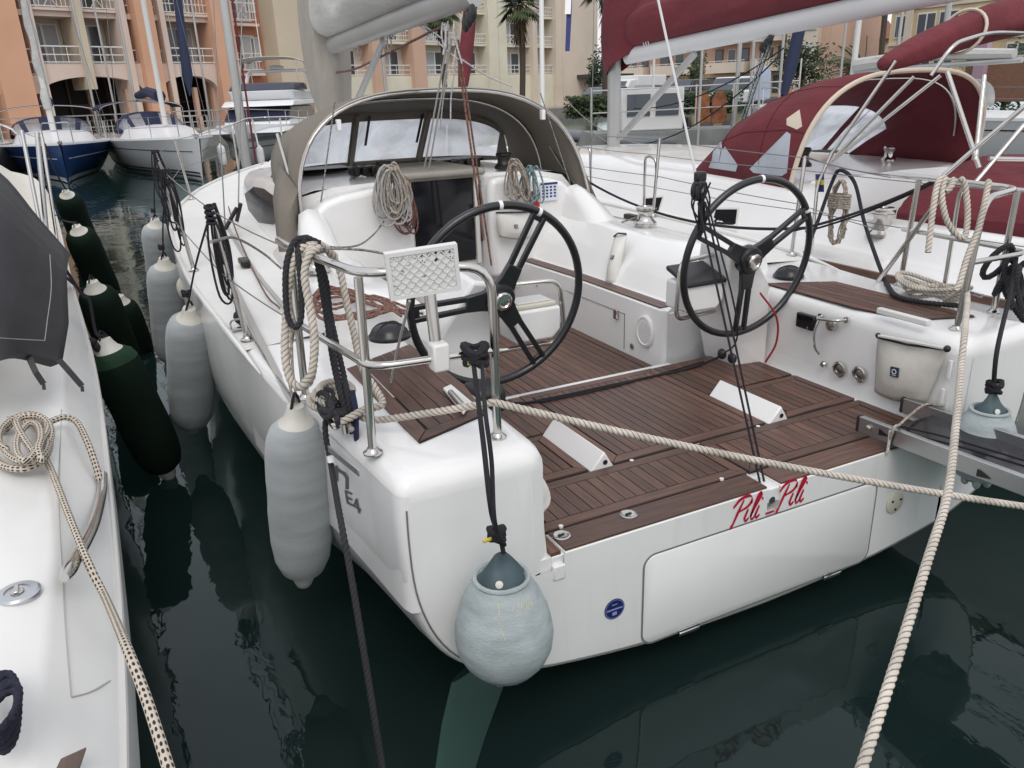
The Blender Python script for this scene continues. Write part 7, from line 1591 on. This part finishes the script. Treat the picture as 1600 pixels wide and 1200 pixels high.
for i in range(8):
    p = Px(700+rnd.uniform(-12, 14), 25+rnd.uniform(-10, 20), rnd.uniform(-.03, .04)); k.tube(S([p, p+V((rnd.uniform(-.03, .03), rnd.uniform(-.03, .03), -.08)), p+V((rnd.uniform(-.05, .05), 0, -rnd.uniform(.12, .28)))], 4), .006, 6)
simple('boom_end_tails', 'white line tails knotted round the boom end', 'rope', ROPEWHITE, k)
for i, (pts, m) in enumerate((([(700, 110), (692, 160), (688, 200)], ROPEWHITE), ([(690, 60), (670, 45), (652, 35)], ROPEWHITE), ([(712, 100), (705, 150), (704, 190)], ROPEWHITE), ([(640, 25), (700, 80), (716, 92)], ROPEWHITE))): rope('line_tail', ['thin white tail hanging from the boom end, left', 'white line led to the boom underside', 'thin white tail hanging from the boom end, right', 'white line tied from the boom to the sheets'][i], S([Px(x, y, .02) for x, y in pts], 5), .005, m)
# big coils hung each side of the companionway
def coil(name, label, cpx, x0, rx, ry, n, m, r_, seed, yp=3.20):
    rnd = random.Random(seed); k = MB(); c = Py(*cpx, yp)
    for i in range(n):
        ax_, ay_ = rx*rnd.uniform(.45, 1), ry*rnd.uniform(.75, 1.02); ox, oz, oy = rnd.uniform(-.03, .03), rnd.uniform(-.02, .02), rnd.uniform(-.08, .02); sl = rnd.uniform(-.12, .22)
        k.tube([c+V((ox+ax_*math.sin(t)*(.55+.45*(1-math.cos(t))/2)+sl*.2*(1-math.cos(t)), oy-.02*math.sin(t), oz+ay_*(math.cos(t)-1)+.0)) for t in np.linspace(0, 6.283, 27)[:-1]], r_*rnd.uniform(.9, 1.1), 7, closed=True)
    return simple(name, label, 'rope coil', m, k)
coil('rope_coil', 'large coil of grey and white lines hung left of the companionway', (606, 262), 0, .125, .185, 15, ROPEGREYF, .0068, 1); coil('rope_coil', 'brown inner lines in the coil left of the companionway', (622, 275), 0, .09, .19, 8, ROPEBR, .0066, 2, 3.24); coil('rope_coil', 'tan lines over the coil left of the companionway', (612, 258), 0, .11, .15, 8, ROPETAN, .007, 7, 3.19)
coil('rope_coil', 'grey line coil hung right of the companionway', (800, 252), 0, .07, .14, 9, ROPETAN, .0066, 3); coil('rope_coil', 'blue-grey line coil hung right of the companionway', (826, 262), 0, .05, .14, 7, ROPEBLUE, .0066, 4)
k = MB(); q = [Py(822, 300, 3.26), Py(834, 298, 3.26), Py(842, 318, 3.26), Py(842, 328, 3.26), Py(832, 326, 3.26)]; k.prism(q, (0, -.02, 0)); simple('red_rag', 'small red cloth under the coil right of the companionway', 'cloth', REDP, k, bevel=.006)
k = MB(); q = [Px(530, 128, .12), Px(540, 128, .12), Px(540, 150, .12), Px(533, 158, .12), Px(525, 155, .12)]; k.prism(q, (.02, .0, 0)); simple('red_flag', 'red folded cloth beside the mast under the boom', 'cloth', REDP, k, bevel=.01)
for i, (x0, y0, x1, y1) in enumerate(((560, 275, 600, 300), (610, 415, 690, 420))):
    pass
rope('jib_sheet', 'grey sheet curving down the port bulkhead', S([Py(600, 345, 3.2), Py(585, 365, 3.15), Py(560, 383, 2.9), Py(520, 386, 2.6), Pz(485, 378, 1.28)], 6), .006, ROPEG)
rope('jib_sheet', 'grey sheet sagging across the starboard coaming', S([Px(845, 355, .95), Px(872, 385, .85), Px(895, 390, .80), Px(925, 372, .9), Px(965, 350, 1.1), Px(1010, 335, 1.2)], 8), .006, ROPEG)
rope('furling_line', 'dark line along the starboard coaming from the sprayhood', S([Px(880, 352, 1.0), Px(905, 350, 1.05), Px(940, 338, 1.12)], 6), .005, ROPEK)
# brown line coil on the port coaming, behind the rail
k = MB(); rnd = random.Random(17)
for i in range(12):
    y0 = 470+i*2.2; k.tube(S([Pz(492+rnd.uniform(-4, 4), 478+rnd.uniform(-20, 14), 1.27), Pz(525, 460+rnd.uniform(-10, 24), 1.285+.003*i), Pz(585, 462+rnd.uniform(-6, 22), 1.285), Pz(650+rnd.uniform(-25, 12), 486+rnd.uniform(-10, 14), 1.27)] if i % 2 else [Pz(488+rnd.uniform(-4, 4), 470+rnd.uniform(-16, 10), 1.27), Pz(510, 448+rnd.uniform(-3, 12), 1.285+.003*i), Pz(560, 460+rnd.uniform(-6, 8), 1.29), Pz(600+rnd.uniform(-8, 20), 476+rnd.uniform(-6, 10), 1.28), Pz(560, 492+rnd.uniform(-6, 8), 1.28), Pz(505, 494+rnd.uniform(-6, 6), 1.275), Pz(488, 478, 1.28)], 5), .0065, 6)
simple('line_bundle', 'flat bundle of brown lines lying on the port coaming beyond the rail', 'rope', ROPEBR, k)
# jackstay webbing and control lines on the port side deck
def on_deck(pts, z=.012): return S([V((lambda p: (p.x, p.y, deck_z(p.y)+.03+z))(Pz(*q, 1.2))) for q in pts], 8)
k = MB(); pth = on_deck([(333, 330), (340, 375), (352, 418), (375, 462), (405, 515), (440, 568), (468, 606)])
for a, b in zip(pth, pth[1:]): k.bar(a, b, .028, .004)
simple('jackstay', 'grey webbing jackstay along the port side deck', 'webbing', P('grey_webbing', (.36, .35, .33), .9), k, smooth=60)
for lab, pts, m, r_ in (('thin grey control line along the port side deck, inner', [(358, 330), (372, 372), (410, 448), (436, 474)], ROPEBR, .005), ('thin grey control line along the port side deck, outer', [(322, 372), (340, 420), (372, 480), (420, 545), (470, 600)], ROPEG, .004)): rope('control_line', lab, on_deck(pts), r_, m)
rope('genoa_sheet', 'grey genoa sheet from the car to the port winch', S([Pz(330, 378, 1.75), Pz(368, 372, 1.62), Pz(410, 395, 1.45), Pz(440, 420, 1.36)], 6), .006, ROPEG)
rope('genoa_sheet', 'grey sheet from the port rail top to the step plate', S([Px(500, 388, -1.60), Py(560, 390, .4), Py(600, 396, .16)], 5), .004, ROPEG)
k = MB(); p = Pz(371, 505, 1.16); q = Pd(364, 432, 4.0); k.tube(S([q, q.lerp(p, .5), p], 4), .0045, 6); k.ball(p+V((0, 0, .03)), .022, 8, .7, 1, 1.3); k.ball(p+V((.02, 0, .0)), .018, 8); simple('barber_hauler', 'small black block and line on the pad eye of the port side deck', 'block', BLACK, k)
for i, (a, b) in enumerate((((352, 358), (370, 325)), ((370, 345), (376, 318)))): k = MB(); k.tube([Pz(*a, 1.28), Pz(*b, 1.42)], .016, 8); simple('shackle_block', ['black block at the foot of the port shroud', 'second black block near the port cabin window'][i], 'block', BLACK, k)
rope('shroud', 'port shroud wire rising from the side deck past the cabin window', [Pz(352, 360, 1.22), V((-.30, 6.9, 9.5))], .005, WIRE, cat='rigging'); rope('shroud', 'port lower shroud wire beside the cabin window', [Pz(372, 348, 1.24), V((-.12, 6.9, 6.5))], .005, WIRE, cat='rigging')
# lines crossing between the two yachts
for i, (p0, p1, s_, m, r_) in enumerate(((V((1.2, 3.4, 1.5)), Pd(1265, 356, 4.4), .12, ROPEK, .009), (Pd(1230, 362, 4.5), Pd(1460, 282, 4.2), .03, ROPEK, .008), (Pd(1258, 362, 4.5), Pd(1462, 285, 4.2), .02, ROPEK, .006), (V((1.66, .98, 1.69)), V((bd(1.72), 1.74, zs(1.72)+.62)), .02, WIRE, .004))): rope('shore_line', ['black line sagging from the sprayhood to the rail of the right yacht', 'black line between the two yachts, upper', 'black line between the two yachts, lower', 'guard wire joining the starboard pushpit to its stanchion'][i], sag(p0, p1, s_), r_, m)
rope('mooring_line', 'black braided line looped high over the rail of the right yacht', S([Px(1385, 443, 1.62), Px(1370, 405, 1.85), Px(1350, 345, 2.1), Px(1335, 285, 2.2), Px(1312, 266, 2.2), Px(1298, 290, 2.2), Px(1280, 340, 2.1), Px(1262, 385, 1.9), Px(1255, 400, 1.8)], 8), .0125, ROPEK)
rope('mooring_line', 'black line lying along the starboard quarter', S([Px(1385, 443, 1.60), Pz(1400, 462, 1.13), Pz(1440, 472, 1.13), Pz(1500, 478, 1.13)], 6), .013, ROPEB, laid=True)
c = Px(1313, 300, 2.3); k = MB(); rnd = random.Random(31)
for i in range(9): k.tube([c+V((.0+rnd.uniform(-.02, .02), .075*math.sin(t)*rnd.uniform(.5, 1.1)+rnd.uniform(-.01, .01), -.14-.19*math.cos(t)*1.15)) for t in np.linspace(0, 6.28, 19)[:-1]], .0065, 6, closed=True)
for i in range(6): k.tube([c+V((.05*math.cos(t), .085*math.sin(t), -.02-.016*i)) for t in np.linspace(0, 6.28, 15)[:-1]], .007, 6, closed=True)
simple('rope_coil', 'white rope hank hanging on the guard wire of the right yacht', 'rope coil', ROPETAN, k)
# white ropes looped on the starboard pushpit
for i, pts in enumerate(([(1470, 275, .0), (1462, 300, -.02), (1455, 350, -.02), (1450, 395, -.02)], [(1476, 276, .0), (1472, 310, -.02), (1482, 350, -.02), (1505, 372, -.02), (1512, 340, .0), (1508, 290, .0), (1500, 278, .0)], [(1545, 282, .0), (1538, 320, -.02), (1528, 360, -.02), (1512, 400, -.03), (1500, 440, -.05), (1492, 455, -.05)], [(1490, 280, .0), (1486, 292, -.02), (1478, 300, -.02)])): rope('hanging_rope', ['white rope end hanging from the forward corner of the starboard rail', 'white rope loop hanging from the starboard rail', 'white rope led from the starboard rail down to its cleat', 'short white rope turn on the starboard rail'][i], PD([(x, y, 3.28+dz) for x, y, dz in pts], 6), .0125, ROPEW, 'ropes hung on the starboard pushpit', laid=True)
k = MB(); c0 = V((1.52, .55, 1.13)); rnd = random.Random(19)
for i in range(6): R_ = .09+.014*i; k.rope([c0+V((R_*.55*math.cos(t), R_*1.25*math.sin(t), .012*i+.02*math.sin(t*2+i))) for t in np.linspace(0, 6.2, 26)], .0115)
simple('rope_coil', 'white rope coil piled on the starboard quarter cleat', 'rope coil', ROPEW, k)
k = MB(); c0 = V((1.50, .13, 1.30))
for i in range(9): R_ = rnd.uniform(.05, .10); o = V((rnd.uniform(-.04, .06), rnd.uniform(-.05, .1), rnd.uniform(-.12, .10))); k.tube([c0+o+V((R_*.6*math.cos(t), R_*.5*math.sin(t+.5*i), R_*math.sin(t))) for t in np.linspace(0, 6.28, 15)[:-1]], .014, 7, closed=True)
simple('rope_tangle', 'tangle of thick black line hanging in the starboard pushpit', 'rope', ROPEB, k)
rope('mooring_line', 'thick black line running from the starboard pushpit down behind the quarter', S([V((1.55, .15, 1.28)), Px(1570, 450, 1.70), Px(1600, 500, 1.85), Px(1660, 560, 2.0)], 6), .018, ROPEB, laid=True)
rope('drain_hose', 'black hose and cords lying along the sole sill under the wheels', S([Pz(1128, 556, .72), Pz(1080, 575, .69), Pz(1010, 590, .69), Pz(940, 605, .69), Pz(880, 618, .69), Pz(800, 634, .69)], 8), .007, ROPEK); rope('drain_hose', 'second black cord along the sole sill', S([Pz(1100, 565, .70), Pz(1040, 582, .69), Pz(960, 603, .69), Pz(860, 625, .69), Pz(800, 630, .69)], 8), .005, ROPEK)
k = MB(); c = Px(1128, 553, .63); k.ball(c, .03, 10, .7, 1, 1); c = Px(1144, 560, .66); k.ball(c, .03, 10, .7, 1, 1); simple('sheave_pair', 'pair of small black pulleys at the foot of the starboard pedestal', 'pulley', BLACK, k)['kind'] = 'stuff'
k = MB(); c = Pz(765, 608, 1.06); k.box(c.x-.09, c.x+.06, c.y-.05, c.y+.10, c.z-.10, c.z+.02); simple('deck_block', 'black turning block behind the inner leg of the port rail', 'block', BLACK, k, bevel=.03)
# ------------------------------------------------------------------ bags, gangway, lettering
def bag(name, label, quad, out, m, logo, bar=True):
    """a soft pocket: quad = TL, TR, BR, BL on the wall, bulging towards out"""
    tl, tr, br, bl = [V(q) for q in quad]; o = V(out); k = MB(); n, m_ = 10, 10; rs = []
    for j in range(m_+1):
        v = j/m_; l = tl.lerp(bl, v); r_ = tr.lerp(br, v); row = []
        for i in range(n+1):
            u = i/n; bul = (math.sin(math.pi*u)**.6)*(.25+.75*math.sin(math.pi*min(1, v*.9)))*(1 if v < .9 else .8); row.append(l.lerp(r_, u)+o*bul+V((0, 0, -.012*math.sin(math.pi*u)*v))+o*.05*math.sin(7*u+5*v))
        rs.append(row)
    k.rings(rs, False); t = simple(name, label, 'bag', m, k, smooth=60, solid=.004)
    k = MB(); k.tube([tl+o*.2, tl.lerp(tr, .5)+o*.75, tr+o*.2], .006, 6); part('zip', BLACK, t, k)
    cn = tl.lerp(br, .5)+o*1.02; ux = (tr-tl).normalized(); uz = (tl-bl).normalized(); nn = o.normalized(); s_ = logo
    k = MB(); k.prism([cn+ux*a*s_+uz*b*s_ for a, b in ((-1, -1.05), (1, -1.05), (1, 1.05), (-1, 1.05))], nn*.006); lg = part('square_emblem', P('emblem_navy_'+name, (.02, .035, .075), .6), t, k, smooth=0)
    k = MB(); k.rings([[cn+nn*.0075+(ux*math.cos(a)+uz*math.sin(a))*s_*q+uz*s_*.12 for a in np.linspace(0, 6.283, 21)[:-1]] for q in (.40, .58)], True); k.rings([[cn+nn*.0075+ux*x_*s_+uz*(z_)*s_ for x_, z_ in ((-.5, -.72), (.5, -.72))], [cn+nn*.0075+ux*x_*s_+uz*(z_)*s_ for x_, z_ in ((-.5, -.62), (.5, -.62))]], False); part('emblem_ring', WHITEPRINT, lg, k, smooth=0)['kind'] = 'stuff'
    return t
x = 1.015; bag('tail_bag', 'stained cream pocket bag with navy emblem on the starboard cockpit side', [Px(1372, 526, x), Px(1482, 546, x), Px(1446, 630, x), Px(1366, 612, x)], (-.055, -.01, 0), BAGS, .022)
k = MB(); a, b = Px(1372, 524, x-.03), Px(1480, 545, x-.03); k.bar(a, b, .02, .012); simple('bag_batten', 'white batten with black ends across the top of the stained bag', 'batten', BAGW, k, bevel=.003); k = MB(); k.ball(a, .013, 8); simple('batten_end', 'black end piece at the forward end of the bag batten', 'fitting', BLACK, k); k = MB(); k.ball(b, .016, 8); simple('batten_end', 'black end piece at the aft end of the bag batten', 'fitting', BLACK, k)
y = 3.24; bag('tail_bag', 'white pocket bag with dark emblem right of the companionway', [Py(774, 332, y), Py(836, 330, y), Py(828, 372, y), Py(780, 370, y)], (0, -.05, .0), BAGW, .013)
q = [Px(966, 372, .82), Px(986, 368, .86), Px(972, 446, .74), Px(951, 446, .70)]; bag('tail_bag', 'narrow white bag with black zip on the starboard seat back', [p+V((-.03, 0, .01)) for p in q], (-.045, -.02, .03), BAGW, .011)
# white bag hanging on the inner face of the port quarter
k = MB(); inn = S([Px(825, 712, -1.03), Px(826, 745, -1.03), Px(827, 780, -1.03), Px(828, 812, -1.03)], 5); oo = S([Px(830, 714, -1.0), Px(843, 742, -.965), Px(858, 781, -.93), Px(832, 813, -.985)], 5); rs = []
for j, (p, q) in enumerate(zip(inn, oo)):
    rs.append([p.lerp(q, t)+V((.020*math.sin(j*.55+5*t)*math.sin(math.pi*t), -.030*math.sin(math.pi*t)+.014*math.sin(9*t+j*.4), 0)) for t in np.linspace(0, 1, 8)])
k.rings(rs, False); wb_ = simple('hanging_bag', 'crumpled white bag hanging inside the port quarter beside the aft sole', 'bag', BAGW, k, smooth=40, solid=.003)
rope('bag_tie', 'black cord tying the white bag to the inner leg of the port rail', S([V((-1.157, .14, 1.13)), Px(800, 690, -1.06), Px(822, 712, -1.02), Px(828, 722, -1.01)], 5), .006, ROPEK); simple('knot', 'black knot at the top of the white bag', 'knot', ROPEK, knot(Px(819, 712, -1.015), .018))
# switch plate on the port seat edge, white with a steel bolt
a = Pz(690, 612, 1.125); k = MB(); c1 = [Pz(692, 610, 1.118), Pz(705, 604, 1.118), Pz(738, 632, 1.118), Pz(724, 650, 1.118)]; k.prism(c1, (0, 0, .012)); pl_ = part('seat_hinge_plate', GEL2, boat, k, bevel=.004); k = MB(); k.tube([Pz(704, 613, 1.145), Pz(722, 633, 1.145)], .012, 10); part('barrel_bolt', STEEL, pl_, k)
# aluminium gangway resting on the stern
gw_ = thing('gangway', 'aluminium gangway with dark wet tread resting on the starboard stern edge', 'gangway', (0, 0, 0))
A0, A1 = V((.64, .17, .745)), V((.655, -1.75, .80)); Bb0, Bb1 = V((.985, .22, .745)), V((.99, -1.75, .80))
for a, b in ((A0, A1), (Bb0, Bb1)): k = MB(); k.bar(a, b, .028, .075); r1 = part('side_rail', ALU, gw_, k, bevel=.004); k = MB(); k.bar(a+V((0, .012, 0)), a-V((0, .012, 0)), .031, .079); part('end_plug', RUBBER, r1, k, bevel=.008)
k = MB(); k.box(.655, .975, -1.75, .06, .742, .752); part('tread', P('wet_black_tread', (.018, .016, .020), .16, var=.3, vscale=5, rvar=.08), gw_, k)
for y in (.02, -.35, -.75, -1.2): k = MB(); k.tube([V((.65, y, .735)), V((.98, y, .735))], .012, 8); part('cross_bar', ALU, gw_, k)
k = MB(); k.lathe([(.014, 0), (.014, .006), (.006, .012)], 12, V((.625, .11, .748)), (-1, 0, 0)); part('bolt', STEEL, gw_, k)
for y in (.03, -.42, -.9): k = MB(); k.prism([(.6245, y-.028, .745), (.6245, y+.028, .735), (.6245, y+.028, .765)], (.002, 0, 0)); part('tread_arrow', BLACK, gw_, k, smooth=0)
rope('gangway_lashing', 'tan cord lashing the gangway to the stern edge', S([V((.62, .0, .70)), V((.615, -.02, .80)), V((.66, -.01, .80)), V((.80, .05, .79)), V((.97, .10, .79)), V((1.0, .03, .80))], 5)+[], .006, ROPETAN); rope('gangway_lashing', 'white cord end hanging from the gangway lashing', S([V((.62, .0, .78)), V((.61, -.01, .70)), V((.615, .0, .66))], 4), .006, ROPEWHITE); rope('gangway_line', 'black safety line lying along the gangway tread', S([V((.70, .05, .77)), V((.80, -.2, .765)), V((.9, -.8, .765)), V((.93, -1.6, .77))], 6), .005, ROPEK)
# red name on the transom
def font(name, txt, loc, sx, sz, m, parent, shear=.25, depth=.0015, rot=(math.pi/2, 0, 0), sp=.9):
    cu = bpy.data.curves.new(name, 'FONT'); cu.body = txt; cu.size = 1; cu.shear = shear; cu.extrude = depth; cu.space_character = sp
    o = bpy.data.objects.new(name, cu); COL.objects.link(o); dg = bpy.context.evaluated_depsgraph_get(); dg.update(); me = bpy.data.meshes.new_from_object(o.evaluated_get(dg)); bpy.data.objects.remove(o); me.materials.clear(); me.materials.append(m)
    q = bpy.data.objects.new(name, me); COL.objects.link(q); q.location = loc; q.rotation_euler = rot; q.scale = (sx, sz, 1); q.parent = parent; return q
# brush-script letters drawn as strokes
def stroke_text(name, glyphs, o, sx, sz, r_, m, parent):
    k = MB()
    for gx0, strokes in glyphs:
        for st__ in strokes:
            pts = S([V((o.x+(gx0+x+.22*z)*sx, o.y, o.z+z*sz)) for x, z in st__], 6); n_ = len(pts); rs = []
            for i, p in enumerate(pts):
                t = i/(n_-1); w_ = r_*(.55+.75*math.sin(math.pi*min(1, .15+t*.8))); d = (pts[min(i+1, n_-1)]-pts[max(i-1, 0)]).normalized(); nn = V((-.45, 0, .9)); rs.append([p+nn*w_, p-nn*w_*.9])
            i0 = len(k.v)
            for a, b in zip(rs, rs[1:]): k.quad(a[0], b[0], b[1], a[1])
    return part(name, m, parent, k, smooth=0)
GP = [[(.10, .0), (.16, .5), (.24, 1.0)], [(-.08, .78), (.10, 1.08), (.42, 1.12), (.56, .92), (.48, .66), (.20, .52)], [(.10, .0), (.05, -.18)]]
GI = [[(.05, .52), (.02, .25), (.02, .05), (.10, .0), (.18, .10)], [(.08, .78), (.10, .84)]]
GL = [[(.02, .12), (.10, .55), (.20, 1.0), (.16, 1.12), (.08, .95), (.04, .4), (.06, .04), (.14, .0), (.22, .12)]]
W1 = [(0, GP), (.48, GI), (.68, GL), (.88, GI)]
p0 = Py(1141, 808, -.0025); p1 = Py(1193, 768, -.0025); p2 = Py(1212, 790, -.0025); sc = .155; hz_ = .088
oy = -.0025
nm = stroke_text('name_lettering', [(a, b) for a, b in W1], V((-.240, oy, .565)), .140, .098, .0066, REDPRINT, boat)
nm2 = stroke_text('name_lettering', [(a, b) for a, b in W1], V((-.004, oy, .573)), .140, .098, .0066, REDPRINT, boat)
k = MB(); k.quad(V((-.058, oy, .563)), V((-.012, oy, .563)), V((-.010, oy, .573)), V((-.056, oy, .573))); part('name_dash', REDPRINT, boat, k, smooth=0)
# grey maker lettering on the port quarter, laid on the hull side
def hull_glyph(name, polys, m):
    k = MB()
    for pl in polys:
        r_ = []
        for px in pl:
            p, n_ = hit(h, *px, .003); r_.append(p)
        if None not in r_: k.poly(r_)
    return part(name, m, boat, k, smooth=0)
def stroke_px(pts, w_):
    out = []
    for (x0, y0), (x1, y1) in zip(pts, pts[1:]):
        dx, dy = x1-x0, y1-y0; l = math.hypot(dx, dy); nx, ny = -dy/l*w_/2, dx/l*w_/2; ex, ey = dx/l*w_/2*.9, dy/l*w_/2*.9
        out.append([(x0-ex+nx, y0-ey+ny), (x1+ex+nx, y1+ey+ny), (x1+ex-nx, y1+ey-ny), (x0-ex-nx, y0-ey-ny)])
    return out
hull_glyph('maker_letter', stroke_px([(526, 729), (527, 750)], 4.5)+stroke_px([(528, 733), (539, 740), (543, 747), (543, 762)], 4.5), GREYPRINT)
hull_glyph('model_letter', stroke_px([(550, 771), (541, 767), (544, 785), (552, 789)], 2.8)+stroke_px([(542, 776), (550, 780)], 2.8), GREYPRINT)
hull_glyph('model_number', stroke_px([(562, 800), (558, 780), (554, 790), (564, 796)], 2.8), GREYPRINT)
# rudder under the stern, seen through the water
k = MB(); rs = []
for z, xc, ch in ((-.012, -1.095, .44), (-.2, -1.16, .42), (-.55, -1.27, .34), (-1.3, -1.50, .26)): rs.append([V((xc+ch/2*math.cos(t), .44+.025*math.sin(t)+.10*math.cos(t), z)) for t in np.linspace(0, 6.283, 21)[:-1]])
k.rings(rs, True, True); part('rudder', P('antifouled_white', (.70, .74, .70), .6, var=.15), boat, k)
